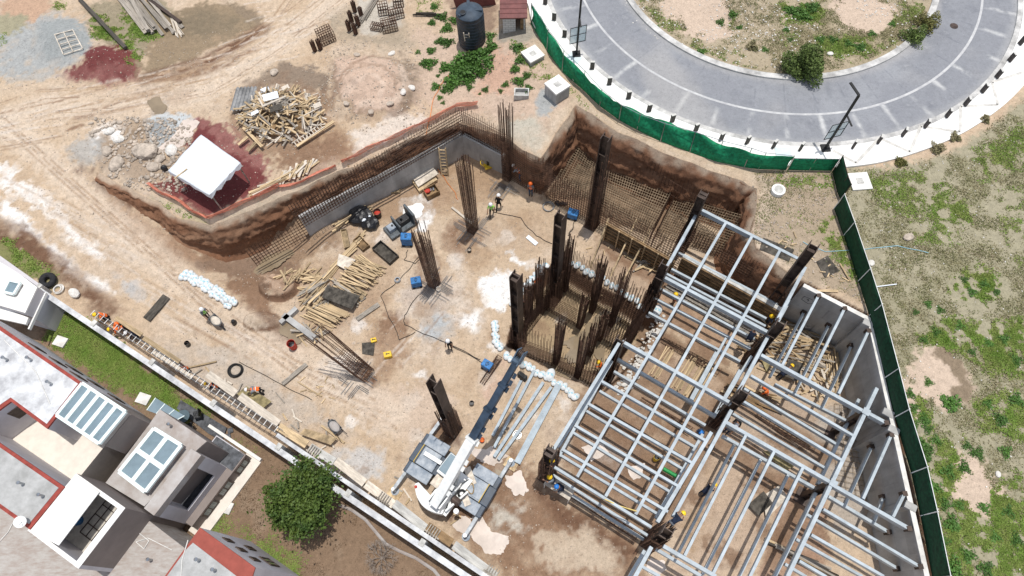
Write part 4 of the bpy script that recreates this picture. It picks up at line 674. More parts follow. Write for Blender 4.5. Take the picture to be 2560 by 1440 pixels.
for l, pts, zt, sp, lean in (('rear rebar wall of the flooded core pit', [(1405, 716), (1590, 824)], 4.3, .2, (0, 0)), ('left rebar wall of the flooded core pit', [(1296, 862), (1405, 716)], 4.1, .2, (0, 0)), ('inner rebar wall at the left of the core pit', [(1352, 764), (1446, 816)], 2.9, .2, (0, 0)), ('front left rebar wall of the core pit', [(1300, 880), (1392, 916)], 3.0, .22, (0, 0)), ('low front rebar wall of the core pit', [(1396, 918), (1448, 944)], .5, .18, (0, 0)), ('front rebar wall of the core pit next to the beams', [(1452, 946), (1505, 975)], 3.0, .2, (0, 0)), ('right rebar wall of the core pit beside the beams', [(1505, 960), (1590, 830)], 4.4, .17, (.3, .2)), ('inner rebar wall at the right of the core pit', [(1500, 846), (1560, 880)], 2.6, .18, (0, 0))):
    rebar_wall(l, [CP(*p) for p in pts], zt, ZC, sp=sp, hs=.28, jag=.6, lean=lean, world=True, double=.24, htop=zt*.3, r=.021)
for i, (b, tp, l) in enumerate((((1600, 1000), (1735, 1082), 'rebar cage lying in the trench across the big beam bay'), ((1655, 850), (1800, 930), 'rebar cage lying in the trench below the mid girder'), ((1430, 1235), (1600, 1345), 'rebar cage lying along the lower edge of the big beam bay'), ((1890, 1035), (2040, 1125), 'rebar cage lying in the middle right bay'), ((1205, 960), (1250, 890), 'rebar cage lying on the ground by the crane boom tip'))):
    q = at(*tp, .3); cage(l, b, tip=tp, ztip=.45, w=.4, d=.3, nb=10, full=1, sp=.3, name='beam_cage', grp='rebar cages lying on the ground', r=.018)
# ------------------------------------------------------------------ concrete walls on the right
RWO = [at(2009, 711, ZG), at(2176, 797, ZG), at(2212, 965, ZG), at(2240, 1080, ZG), at(2282, 1250, ZG), at(2322, 1445, ZG)]
rw = thing('retaining_wall', 'tall grey concrete retaining wall with white top along the green fence', 'retaining wall', (RWO[1].x, RWO[1].y, 0))
def wallseg(a, b, th, z0, z1, nm='wall_panel', m='concrete', cap=True):
    d = Vector((b.x-a.x, b.y-a.y, 0)).normalized(); s = Vector((d.y, -d.x, 0))*-th  # inward
    c = at(1700, 1000, 0); 
    if s.dot(c-a) < 0: s = -s
    mb = MB(); mb.prism([(a.x, a.y), (b.x, b.y), (b.x+s.x, b.y+s.y), (a.x+s.x, a.y+s.y)], z0, z1); w_ = mb.build(nm, m, rw)
    if cap: mb = MB(); mb.prism([(a.x, a.y), (b.x, b.y), (b.x+s.x*1.02, b.y+s.y*1.02), (a.x+s.x*1.02, a.y+s.y*1.02)], z1, z1+.02); mb.build('wall_top', 'pale_concrete', w_)
wallseg(RWO[0], RWO[1], .26, -.3, ZG+.12); wallseg(RWO[1], RWO[3], .26, -.3, ZG+.117); wallseg(RWO[3], RWO[5], .26, -.3, ZG+.113)
for p, l in (((2172, 806), .6), ((2222, 1030), .55), ((2236, 1072), .55), ((2278, 1262), .55)):
    c = at(*p, ZG); mb = MB(); mb.box((c.x-.12, c.y-.1, (ZG-.2)/2+.06), FS*.3, FD*.2, (0, 0, (ZG+.45)/2)); q = mb.build('pilaster', 'concrete', rw)
    mb = MB(); mb.box((c.x-.12, c.y-.1, ZG+.165-.02), FS*.305, FD*.205, (0, 0, .02)); mb.build('pilaster_top', 'pale_concrete', q)
# chalk survey mark on the wall: a pentagon with a 9 in it
a, b = RWO[0], RWO[1]; d = (b-a).normalized(); nrm = Vector((d.y, -d.x, 0))
if nrm.dot(at(1700, 1000, 0)-a) < 0: nrm = -nrm
o = a+nrm*.268; mk = MB(); pt = lambda u, v: Vector((o.x, o.y, ZG-1.0))+d*(.75+u)+Vector((0, 0, v))
pen = [(-.3, -.25), (.2, -.35), (.48, 0), (.2, .3), (-.3, .22)]
for (u, v), (u2, v2) in zip(pen, pen[1:]+pen[:1]): mk.tube(pt(u, v), pt(u2, v2), .012, 4)
nine = [(.1, .05), (.06, .12), (0, .13), (-.05, .07), (0, 0), (.07, .02), (.1, .08), (.08, -.15)]
for (u, v), (u2, v2) in zip(nine, nine[1:]): mk.tube(pt(u, v), pt(u2, v2), .012, 4)
mk.build('chalk_mark', 'cable_black', rw)
# the wall under the upper bay, still in its forms
fw = wall_run('freshly cast wall in stacked timber forms under the upper beam bay', [at(1690, 680, 0), at(1930, 815, 0)], 0, 2.3, .3, 'mid_concrete', 1, 'formed_wall', 'formwork')
a, b = at(1690, 680, 0), at(1930, 815, 0); d = (b-a).normalized(); s = Vector((d.y, -d.x, 0))
for k in range(6): mb = MB(); mb.beam(a+s*.06+Vector((0, 0, .25+k*.38)), b+s*.06+Vector((0, 0, .25+k*.38)), .1, .2); mb.build('form_plank', 'form_wood', fw)
for k in range(5): mb = MB(); q = a+s*.7+Vector((0, 0, .2+.02*k)); e = b+s*.7+Vector((0, 0, .2+.02*k)); mb.beam(q+s*(.28*k), e+s*(.28*k), .18, .16); mb.build('ground_beam', 'grey_wood', fw)
# timber formwork panel with braces
fp = thing('formwork_panel', 'long timber formwork panel braced upright in front of the rear wall', 'formwork', G(1520, 600))
A, B = at(1508, 596, 0), at(1672, 690, 0); d = (B-A).normalized(); L = (B-A).length; s = Vector((d.y, -d.x, 0)); 
if s.y > 0: s = -s
mb = MB(); mb.box((A+B)/2+Vector((0, 0, 1.15)), d*L/2, s*.03, (0, 0, 1.15)); mb.build('face_board', 'form_wood', fp)
for k in range(6): mb = MB(); z = Vector((0, 0, .2+k*.4)); mb.beam(A+s*.09+z, B+s*.09+z, .1, .1); mb.build('wale', 'form_wood', fp)
for k in range(6): mb = MB(); q = A.lerp(B, .02+k*.19)+s*.18; mb.beam(q, q+Vector((0, 0, 2.35)), .09, .09, up=d); mb.build('post', 'wood', fp)
for (t0, g) in (((1522, 545), (1476, 668)), ((1592, 548), (1505, 735)), ((1626, 574), (1535, 745)), ((1660, 600), (1620, 645)), ((1678, 628), (1652, 658))):
    q = at(*t0, 2.3); mb = MB(); mb.beam(q, G(*g)+Vector((0, 0, .06)), .1, .07); mb.build('brace', 'wood', fp)
# ------------------------------------------------------------------ fences
def net_fence(label, base, h, m, name='mesh_fence', posts=True, sag=.0, cat='fence', nseg=6, post_m='chrome', wob=.06, pr=.03, lean=None, rail=True):
    P = base if isinstance(base[0], Vector) else [G(*p) for p in base]; t = thing(name, label, cat, P[0]); rg = random.Random(len(label))
    pts = []
    for a, b in zip(P, P[1:]):
        n = max(2, int((b-a).length/.35))
        for i in range(n): pts.append(a.lerp(b, i/n))
    pts.append(P[-1]); mb = MB(); rows = 6; k0 = len(mb.v); acc = 0
    for i, p in enumerate(pts):
        q = pts[min(i+1, len(pts)-1)]-pts[max(i-1, 0)]; q.z = 0; q.normalize(); s = Vector((-q.y, q.x, 0)); hh = h-sag*(.5+.5*math.sin(i*.9))*rg.uniform(.3, 1)
        lv = lean(i/len(pts)) if lean else Vector()
        for r in range(rows):
            f = r/(rows-1); w = wob*math.sin(i*.8+r*.7)*math.sin(math.pi*f)*2
            e = p+s*w+lv*f+Vector((0, 0, .03+hh*f)); mb.v.append(tuple(e))
    for i in range(len(pts)-1):
        for r in range(rows-1): a = k0+i*rows+r; mb.f.append((a, a+rows, a+rows+1, a+1))
    o = mb.build('netting', m, t, smooth=True); sm = o.modifiers.new('thickness', 'SOLIDIFY'); sm.thickness = .012
    for i, p in enumerate(P):
        lv = lean(i/len(P)) if lean else Vector()
        if posts: pb = MB(); pb.tube(p, p+lv+Vector((0, 0, h+.08)), pr, 6); pb.build('post', post_m, t)
    if rail:
        rb = MB(); last = None
        for i, p in enumerate(P):
            lv = lean(i/len(P)) if lean else Vector(); e = p+lv+Vector((0, 0, h+.03))
            if last is not None: rb.tube(last, e, .022, 5)
            last = e
        rb.build('top_rail', post_m, t)
    return t
FB = [(1327, 56), (1367, 128), (1405, 180), (1457, 226), (1499, 266), (1547, 301), (1592, 326), (1651, 354), (1724, 381), (1790, 405), (1860, 419), (1895, 424), (1964, 426)]
LEANV = (at(1500, 600, ZG)-at(1700, 330, ZG)).normalized()
net_fence('green mesh fence curving along the white pavement above the excavation', [Vector((*at(x, y, ZG)[:2], float(hz(*at(x, y, ZG)[:2])))) for x, y in FB], 1.75, 'green_net', sag=.25, wob=.09, lean=lambda f: Vector((.1, .42, 0))*(.35+.65*math.sin(f*11+.4)))
net_fence('straight green mesh panel closing the corner beside the pavement', [Vector((*at(x, y, ZG)[:2], ZG)) for x, y in [(1968, 426), (2022, 427), (2078, 428)]], 1.35, 'green_net', wob=.02)
net_fence('short dark green fence panel between the pavement and the white manhole slab', [Vector((*at(x, y, ZG)[:2], ZG)) for x, y in [(2080, 430), (2092, 480), (2100, 500)]], 1.8, 'dark_green_net', wob=.03, post_m='dark_steel')
net_fence('long dark green screen fence running down the right side of the pit', [Vector((*at(x, y, ZG)[:2], ZG)) for x, y in [(2084, 522), (2108, 590), (2145, 703), (2172, 790), (2211, 945), (2235, 1044), (2277, 1183), (2300, 1290), (2330, 1445)]], 1.75, 'dark_green_net', wob=.03, post_m='crane_white')
for pts, l, h in (([(372, 462), (450, 505), (520, 548)], 'orange safety netting on the left edge of the red gravel', .75), ([(522, 548), (580, 522), (640, 495), (700, 465)], 'orange safety netting on the lower edge of the red gravel', .85), ([(700, 468), (760, 450), (838, 412)], 'slumped orange safety netting lying over planks above the mesh wall', .5), ([(855, 408), (920, 375), (1000, 338), (1080, 300), (1140, 268), (1192, 262)], 'long orange safety netting above the rebar mesh of the left wall', .85)):
    net_fence(l, pts, h, 'orange_net', name='safety_netting', wob=.1, sag=.2, posts=False, rail=False, cat='safety net', lean=lambda f: Vector((.16, -.34, 0)))
# ------------------------------------------------------------------ street furniture
def lamp(base, top_y, label, hd):
    p = at(*base, ZG+.16); H = solve_h(p, top_y); t = thing('street_lamp', label, 'street lamp', p, 'black street lamps by the roundabout')
    mb = MB(); mb.beam(p, p+Vector((0, 0, H)), .13, .13, up=(0, 1, 0)); mb.build('pole', 'cable_black', t); mb = MB(); mb.box(p+Vector((0, 0, .05)), (.3, 0, 0), (0, .3, 0), (0, 0, .05)); mb.build('base_plate', 'cable_black', t)
    e = p+Vector((0, 0, H)); mb = MB(); mb.beam(e, e+hd*1.1, .16, .07); mb.build('lamp_head', 'cable_black', t)
    e = p+Vector((0, 0, H*.66)); mb = MB(); mb.beam(e, e+hd*-.2+Vector((.1, -.7, -.1)), .1, .06); mb.build('low_lamp_head', 'cable_black', t)
    c = p+Vector((0, 0, H*.36)); ax = Vector((.8, .2, 0)); fr = MB(); u = Vector((ax.x, ax.y, 0)).normalized(); hw, hh = .62, .75
    cs = [c+u*a*hw+Vector((0, 0, b*hh)) for a, b in ((-1, -1), (1, -1), (1, 1), (-1, 1))]
    for i in range(4): fr.tube(cs[i], cs[(i+1) % 4], .025, 4)
    fr.tube(c-u*hw, c+u*hw, .02, 4); f = fr.build('sign_frame', 'cable_black', t); gl = MB(); nn = Vector((-u.y, u.x, 0)); gl.box(c+nn*.02, u*hw, nn*.006, (0, 0, hh)); gl.build('clear_sheet', clear, f)
    return t
clear = bpy.data.materials.new('clear_sheet'); clear.use_nodes = True; _b = clear.node_tree.nodes['Principled BSDF']; _b.inputs['Base Color'].default_value = (.5, .62, .66, 1); _b.inputs['Alpha'].default_value = .42; _b.inputs['Roughness'].default_value = .15
lamp((2063, 371), 238, 'black street lamp leaning over the road beside the green fence corner', Vector((-.25, .95, 0)))
lamp((1441, 136), -10, 'black street lamp at the top edge of the photo beside the stone hut', Vector((.4, .8, 0)))
proto = None
BOL = [(1363, 10), (1385, 50), (1411, 92), (1480, 172), (1523, 211), (1571, 246), (1622, 278), (1680, 304), (1739, 327), (1802, 350), (1867, 358), (1933, 368), (2000, 374), (2132, 368), (2195, 356), (2256, 338), (2312, 317), (2366, 291), (2412, 262), (2455, 229), (2491, 193), (2523, 152), (2549, 110)]
for i, p in enumerate(BOL):
    c = at(*p, ZG+.16); d = Vector((c.x-GC[0], c.y-GC[1], 0)).normalized(); a = math.atan2(d.y, d.x)
    if proto is None:
        proto = thing('bollard', 'dark grey square concrete bollard on the edge of the white pavement', 'bollard', (0, 0, 0), 'bollards along the roundabout pavement')
        mb = MB(); mb.box((0, 0, .36), (.08, 0, 0), (0, .155, 0), (0, 0, .36)); mb.build('post', mat('bollard_dark', (.075, .065, .06), .8, 0, .3, 3), proto)
        mb = MB(); mb.box((0, 0, .735), (.082, 0, 0), (0, .157, 0), (0, 0, .014)); mb.build('cap', 'mid_concrete', proto); b = proto
    else: b = copy_tree(proto)
    b.location = c; b.rotation_euler = (0, 0, a+.9)
def cover(c, label, name, cat, half=.5, h=.12, th=.1, rot=0., lid='mid_concrete', base=0.):
    p = G(*c); z = p.z+h; t = thing(name, label, cat, p); ex = Vector((math.cos(rot), math.sin(rot), 0)); ey = Vector((-ex.y, ex.x, 0))
    mb = MB(); mb.box((p.x, p.y, z-th/2), ex*half, ey*half, (0, 0, th/2)); mb.build('slab', 'white_wall', t)
    if h > .3: mb = MB(); mb.box((p.x, p.y, p.z+(h-th)/2-.1), ex*half*.94, ey*half*.94, (0, 0, (h-th)/2+.1)); mb.build('shaft', 'concrete', t)
    mb = MB(); mb.box((p.x, p.y, z+.012), ex*half*.33, ey*half*.33, (0, 0, .014)); mb.build('lid', lid, t)
cover((1332, 142), 'white square manhole slab tilted in the weeds beside the green fence', 'manhole_slab', 'manhole', .66, .35, .12, .55)
cover((1392, 238), 'tall white topped concrete inspection box above the tongue of earth', 'inspection_box', 'manhole', .68, 1.15, .14, .62)
cover((2148, 455), 'white square manhole slab on the grass outside the green fence', 'manhole_slab', 'manhole', .68, .14, .12, .03)
cover((1437, 197), 'small pale slab leaning in the grass by the fence', 'paving_slab', 'slab', .25, .2, .08, .4)
p = G(1943, 480); t = thing('manhole_ring', 'round white concrete manhole ring beside the cut bank', 'manhole', p); mb = MB(); mb.lathe(p, [(.46, -.2), (.46, .32), (.32, .34)], 28); mb.build('ring', 'white_wall', t, smooth=False); mb = MB(); mb.lathe(p+Vector((0, 0, .33)), [(.31, 0), (.3, .03)], 24); mb.build('cover', 'mid_concrete', t)
mb = MB(); q = at(2385, 65, ZG+.034); mb.lathe(q, [(.3, 0), (.3, .012)], 24); solo(mb, 'manhole_cover', 'dark_steel', 'round rusty manhole cover set in the road', 'manhole cover')
for p, l, r in (((1435, 145), 'pale metal hatch in the pavement beside the upper lamp', .62), ((1958, 380), 'pale metal hatch in the pavement above the green fence', .05)):
    q = at(*p, ZG+.166); ex = Vector((math.cos(-r), math.sin(-r), 0)); mb = MB(); mb.box(q+Vector((0, 0, .012)), ex*.55, Vector((-ex.y, ex.x, 0))*.38, (0, 0, .012)); solo(mb, 'access_hatch', mat('hatch_%d' % len(MATS), (.6, .68, .7), .5, 0, .05, 2), l, 'hatch')
p = G(1304, 240); t = thing('concrete_trough', 'open grey concrete trough in the sand above the corner cage', 'trough', p); ex = Vector((.99, -.1, 0)); ey = Vector((.1, .99, 0))
for s in (-1, 1):
    mb = MB(); mb.box(p+ey*s*.33+Vector((0, 0, .22)), ex*.55, ey*.04, (0, 0, .24)); mb.build('long_side', 'mid_concrete', t); mb = MB(); mb.box(p+ex*s*.51+Vector((0, 0, .22)), ex*.04, ey*.288, (0, 0, .237)); mb.build('short_side', 'mid_concrete', t)
mb = MB(); mb.box(p+Vector((0, 0, .06)), ex*.468, ey*.288, (0, 0, .05)); mb.build('floor', 'concrete', t)
# ------------------------------------------------------------------ water tank and hut
p = G(1181, 104); t = thing('water_tank', 'big black plastic water tank standing among the green weeds', 'water tank', p); r = 1.06; H = solve_h(p, 30)
mb = MB(); prof = [(r, 0)]
for k in range(9): z = H*.08+k*H*.1; prof += [(r, z), (r*1.025, z+.03), (r*1.025, z+.09), (r, z+.12)]
mb.lathe(p, prof+[(r, H)], 40); mb.build('body', 'tank_plastic', t, smooth=False)
mb = MB(); mb.lathe(p+Vector((0, 0, H)), [(r, 0), (r*.97, .06), (r*.6, .22), (r*.25, .3), (.05, .31)], 40); tp = mb.build('dome', 'tank_top', t, smooth=True)
q = p+Vector((-.5, -.32, H+.2)); mb = MB(); mb.lathe(q, [(.27, -.12), (.27, .12), (.2, .13)], 20); mb.build('hatch_collar', 'tank_plastic', tp); mb = MB(); mb.lathe(q+Vector((0, 0, .132)), [(.19, 0), (.19, .004)], 20); mb.build('hatch_opening', 'cable_black', tp)
for a in (95, -5, 215): d = Vector((math.cos(R(a)), math.sin(R(a)), 0)); mb = MB(); mb.box(p+d*.72+Vector((0, 0, H+.18)), d*.26, Vector((-d.y, d.x, 0))*.11, (0, 0, .09)); mb.build('lifting_lug', 'tank_top', tp)
def ladder(label, a, b, w=.42, n=9, m='wood', r=.035, name='ladder'):
    t = thing(name, label, 'ladder', a); d = b-a; s = d.cross(Vector((0, 0, 1))).normalized()*w/2
    for g in (-1, 1): mb = MB(); mb.beam(a+s*g, b+s*g, r*2, r*2); mb.build('rail', m, t)
    for i in range(n): q = a.lerp(b, (i+.7)/(n+.4)); mb = MB(); mb.beam(q-s, q+s, r*1.6, r*1.6); mb.build('rung', m, t)
    return t
a = G(1172, 122); q = G(1168, 80); ladder('pale wooden ladder leaning on the black water tank', a, Vector((p.x-.35, p.y-r-.06, p.z+2.0)), .4, 6, 'pale_board')
# stone hut
base = [G(x, y) for x, y in ((1258, 84), (1312, 73), (1322, 26), (1246, 22))]; hp = base[0]; t = thing('block_hut', 'small white block hut with a maroon tiled roof beside the green fence', 'hut', hp); hz0 = hp.z
A, B = Vector((base[0].x, base[0].y, hz0)), Vector((base[1].x, base[1].y, hz0)); u = (B-A).normalized(); vv = Vector((-u.y, u.x, 0)); Lw, Ld, Hh = 1.75, 2.6, 1.75
Lw = (B-A).length
def pan(o, e, L, z0, z1, th=.14): 
    n = Vector((-e.y, e.x, 0)); m_ = MB(); m_.prism([tuple((o)[:2]), tuple((o+e*L)[:2]), tuple((o+e*L+n*th)[:2]), tuple((o+n*th)[:2])], z0, z1); return m_
blk = mat('white_block', (.62, .62, .6), .9, 0, .12, 5)
bt = blk.node_tree; bb = bt.nodes.new('ShaderNodeTexBrick'); bb.inputs['Color1'].default_value = (.64, .64, .62, 1); bb.inputs['Color2'].default_value = (.55, .55, .54, 1); bb.inputs['Mortar'].default_value = (.33, .33, .32, 1); bb.inputs['Scale'].default_value = 1; bb.inputs['Brick Width'].default_value = .4; bb.inputs['Row Height'].default_value = .2; bb.inputs['Mortar Size'].default_value = .015
tcx = bt.nodes.new('ShaderNodeTexCoord'); sx = bt.nodes.new('ShaderNodeSeparateXYZ'); ax_ = bt.nodes.new('ShaderNodeMath'); cx = bt.nodes.new('ShaderNodeCombineXYZ'); bt.links.new(tcx.outputs['Object'], sx.inputs[0]); bt.links.new(sx.outputs[0], ax_.inputs[0]); bt.links.new(sx.outputs[1], ax_.inputs[1]); bt.links.new(ax_.outputs[0], cx.inputs[0]); bt.links.new(sx.outputs[2], cx.inputs[1]); bt.links.new(cx.outputs[0], bb.inputs['Vector']); bt.links.new(bb.outputs[0], bt.nodes['Principled BSDF'].inputs['Base Color'])
pan(A, u, Lw*.58, hz0-.2, hz0+Hh).build('wall', 'white_block', t); pan(A+u*Lw*.95, u, Lw*.05, hz0-.2, hz0+Hh).build('wall', 'white_block', t); pan(A+vv*Ld, -vv, Ld-.001, hz0-.2, hz0+Hh-.01).build('wall', 'white_block', t); pan(B+vv*.145, vv, Ld-.3, hz0-.2, hz0+Hh-.01).build('wall', 'white_block', t); pan(A+vv*Ld+u*.001, u, Lw, hz0-.2, hz0+Hh+.5).build('wall', 'white_block', t)
pan(A+u*Lw*.8+vv*.02, u, Lw*.15, hz0, hz0+Hh-.1, .06).build('door_panel', 'form_wood', t)
rf = MB(); o = A-u*.2-vv*.35; z0, z1 = hz0+Hh+.03, hz0+Hh+.75; L2, D2 = Lw+.4, Ld+.6
rf.hexa([o+Vector((0, 0, z0-o.z)), o+u*L2+Vector((0, 0, z0-o.z)), o+u*L2+vv*D2+Vector((0, 0, z1-o.z)), o+vv*D2+Vector((0, 0, z1-o.z)), o+Vector((0, 0, z0+.1-o.z)), o+u*L2+Vector((0, 0, z0+.1-o.z)), o+u*L2+vv*D2+Vector((0, 0, z1+.1-o.z)), o+vv*D2+Vector((0, 0, z1+.1-o.z))]); rr = rf.build('roof', 'metal_roof', t)
for i in range(1, 8):
    f = i/8; mb = MB(); q = o+vv*D2*f; zz = z0+(z1-z0)*f+.11; mb.beam((q.x, q.y, zz), (q.x+u.x*L2, q.y+u.y*L2, zz), .05, .03); mb.build('tile_rib', 'metal_roof', rr)
# maroon hoarding behind the tank
a, b = G(1135, 18), G(1235, 12); mb = MB(); mb.beam(a+Vector((0, 0, .9)), b+Vector((0, 0, .9)), .06, 1.9); solo(mb, 'hoarding', 'metal_roof', 'dark maroon sheet hoarding behind the black water tank', 'hoarding')
# ------------------------------------------------------------------ canopy over the red gravel
cz = 3.05+2.35; C = [at(x, y, cz) for x, y in ((503, 337), (602, 408), (524, 489), (420, 427))]; cc = sum(C, Vector())/4
t = thing('canopy_shelter', 'white plastic sheet canopy over the red gravel', 'canopy', G(510, 460)); mb = MB(); n = 14
for j in range(n+1):
    for i in range(n+1):
        f, g = i/n, j/n; q = C[0].lerp(C[1], f).lerp(C[3].lerp(C[2], f), g); ed = min(f, 1-f, g, 1-g); mb.v.append((q.x, q.y, q.z+.1*math.sin(math.pi*f)*math.sin(math.pi*g)*1.5+.04*math.sin(9*f+4*g)+.03*math.sin(14*g)))
for j in range(n):
    for i in range(n): k = j*(n+1)+i; mb.f.append((k, k+1, k+n+2, k+n+1))
sh = mb.build('sheet', 'sheet_plastic', t, smooth=True); md = sh.modifiers.new('thickness', 'SOLIDIFY'); md.thickness = .02
for a, b in ((1, 2), (2, 3)):
    mb = MB(); nn = 10
    for i in range(nn+1): q = C[a].lerp(C[b], i/nn); dr = .25+.14*math.sin(i*2.1); mb.v += [(q.x, q.y, q.z+.02), (q.x+.02*math.sin(i*3), q.y-.05, q.z-dr)]
    for i in range(nn): mb.f.append((2*i, 2*i+1, 2*i+3, 2*i+2))
    mb.build('hanging_edge', 'sheet_plastic', t)
for q in C: e = cc+(q-cc)*.9; g = float(hz(e.x, e.y)); mb = MB(); mb.tube((e.x, e.y, g), (e.x, e.y, cz-.02), .05, 6); mb.build('pole', 'grey_wood', t)
for a, b in ((0, 1), (1, 2), (2, 3), (3, 0)): mb = MB(); mb.beam(C[a]*.97+cc*.03-Vector((0, 0, .06)), C[b]*.97+cc*.03-Vector((0, 0, .06)), .07, .07); mb.build('roof_bar', 'grey_wood', t)
a, b = at(468, 422, cz+.1), at(435, 447, cz+.05); mb = MB(); mb.beam(a, b, .08, .05); mb.build('loose_batten', 'wood', t)
# ------------------------------------------------------------------ boundary wall and the new wall being cast beside it
WZ = 3.0; w0, w1 = at(94, 722, WZ), at(1290, 1524, WZ); wd = (w1-w0).normalized(); wn = Vector((-wd.y, wd.x, 0))   # wn points to the pit side
t = thing('boundary_wall', 'long white topped boundary wall between the houses and the site', 'wall', w0); L = (w1-w0).length
mb = MB(); mb.prism([tuple(q[:2]) for q in (w0-wn*.12, w1-wn*.12, w1+wn*.12, w0+wn*.12)], -.3, WZ-.06); mb.build('wall_body', 'wall_grey', t)
mb = MB(); mb.prism([tuple(q[:2]) for q in (w0-wn*.17, w1-wn*.17, w1+wn*.17, w0+wn*.17)], WZ-.055, WZ+.02); mb.build('coping', 'roof_white', t)
for k in range(8):
    q = w0+wd*(k*L/7.2); mb = MB(); mb.box((q.x+wn.x*.18, q.y+wn.y*.18, WZ/2+.06), wd*.16, wn*.2, (0, 0, WZ/2+.05)); mb.build('pillar', 'mid_concrete', t)
q = w0+wd*.3; w2, w3 = at(1, 652, WZ), at(92, 717, WZ); d2 = (w3-w2).normalized(); n2 = Vector((-d2.y, d2.x, 0)); t2 = thing('garden_wall', 'low grey boundary wall beside the white roofed house', 'wall', w2); mb = MB(); w2 = w2-d2*10; mb.prism([tuple(q[:2]) for q in (w2-n2*.3, w3-n2*.3, w3+n2*.25, w2+n2*.25)], 0, WZ-.25); mb.build('wall_body', 'wall_grey', t2)
s0, s1 = at(692, 1087, 2.6), at(1310, 1506, 2.6); sd_ = (s1-s0).normalized(); sn = Vector((-sd_.y, sd_.x, 0)); t = thing('new_wall', 'newly cast pale concrete wall strip behind the boundary wall', 'wall', s0)
mb = MB(); mb.prism([tuple(q[:2]) for q in (s0-sn*.12, s1-sn*.12, s1+sn*.12, s0+sn*.12)], -.2, 2.6); mb.build('wall_body', 'mid_concrete', t); mb = MB(); mb.prism([tuple(q[:2]) for q in (s0-sn*.123, s1-sn*.123, s1+sn*.123, s0+sn*.123)], 2.6, 2.63); mb.build('top_face', 'roof_white', t)
for k in (.12, .42, .62, .85):
    q = s0.lerp(s1, k)+sn*.25; mb = MB(); 
    for i in range(5): mb.box((q.x+sd_.x*i*.16+sn.x*.1, q.y+sd_.y*i*.16+sn.y*.1, 2.2), sd_*.03, sn*.35, (0, 0, .03))
    mb.box((q.x+sd_.x*.32, q.y+sd_.y*.32, 2.12), sd_*.5, sn*.04, (0, 0, .04)); mb.build('form_bracket', 'grey_wood', t)
# rebar ladder cage along the wall, still open
a, b = at(232, 782, 2.35), at(704, 1082, 2.5); dd = (b-a).normalized(); nn = Vector((-dd.y, dd.x, 0)); t = thing('beam_cage', 'long open rebar beam cage lying along the boundary wall', 'rebar cage', (a.x, a.y, 1)); mb = MB()
for o in (-.16, .16):
    for z in (0, -.45, -.9): mb.tube(a+nn*o+Vector((0, 0, z)), b+nn*o+Vector((0, 0, z)), .022, 5)
mb.build('long_bars', 'grey_rebar', t); mb = MB(); n = int((b-a).length/.42)
for i in range(n): q = a.lerp(b, i/n); mb.beam(q-nn*.2+Vector((0, 0, .03)), q+nn*.2+Vector((0, 0, .03)), .045, .03); mb.tube(q-nn*.16, q-nn*.16-Vector((0, 0, .9)), .018, 4); mb.tube(q+nn*.16, q+nn*.16-Vector((0, 0, .9)), .018, 4)
mb.build('cross_ties', 'pale_concrete', t)
# ------------------------------------------------------------------ houses beyond the boundary wall
GZ = 1.0
def pris(pts, z, z0, z1): m_ = MB(); m_.prism(W2(pts, z), z0, z1); return m_
def inset(P, d):
    c = np.mean(np.array(P), 0); return [tuple(np.array(p)+(c-np.array(p))/np.linalg.norm(c-np.array(p))*d) for p in P]
def slabp(parent, name, pts, z, z0, z1, m): return pris(pts, z, z0, z1).build(name, m, parent)
def skylight(parent, C4, z, nx, ny, fr=.13, name='skylight', h=.16):
    C = [at(x, y, z) for x, y in C4]; P = lambda u, v: C[0].lerp(C[1], u).lerp(C[3].lerp(C[2], u), v)
    mb = MB(); mb.prism([tuple(c[:2]) for c in C], z-.45, z-.02); b = mb.build(name, 'roof_flat', parent)
    f = MB(); L1 = (C[1]-C[0]).length; L2 = (C[3]-C[0]).length
    for i in range(nx+1): f.beam(P(i/nx, 0)+Vector((0, 0, .05)), P(i/nx, 1)+Vector((0, 0, .05)), fr*(1.3 if 0 < i < nx else 1), h)
    for j in range(ny+1): f.beam(P(0, j/ny)+Vector((0, 0, .056)), P(1, j/ny)+Vector((0, 0, .056)), fr*(1.3 if 0 < j < ny else 1), h)
    f.build('frame', 'frame_white', b)
    for i in range(nx):
        for j in range(ny): g = MB(); u0, u1, v0, v1 = i/nx, (i+1)/nx, j/ny, (j+1)/ny; q = [P(u0, v0), P(u1, v0), P(u1, v1), P(u0, v1)]; g.hexa([p+Vector((0, 0, -.015)) for p in q]+[p+Vector((0, 0, .02)) for p in q]); g.build('pane', 'pane_glass', b)
    return b
def face_window(parent, a, b, u0, u1, z0, z1, m='glass', off=.03, name='window', curtain=False):
    d = (b-a); d.z = 0; L = d.length; d.normalize(); n = Vector((d.y, -d.x, 0)); c = at(1320, 1100, 0)
    if n.dot(c-a) < 0: n = -n
    p, q = a+d*L*u0, a+d*L*u1; p.z = q.z = 0; mid = (p+q)/2+Vector((0, 0, (z0+z1)/2)); hw = (q-p).length/2; hh = (z1-z0)/2
    fr = MB(); t_ = .06
    for s in (-1, 1): fr.box(mid+d*s*hw+n*off, d*t_, n*.03, (0, 0, hh+t_)); fr.box(mid+Vector((0, 0, s*hh))+n*(off+.002), d*(hw-t_), n*.03, (0, 0, t_))
    fr.box(mid+n*(off+.001), d*t_*.6, n*.025, (0, 0, hh-t_)); w_ = fr.build(name, 'dark_steel', parent); g = MB(); g.box(mid+n*off, d*hw, n*.008, (0, 0, hh)); g.build('pane', 'curtain' if curtain else m, w_)
    return w_
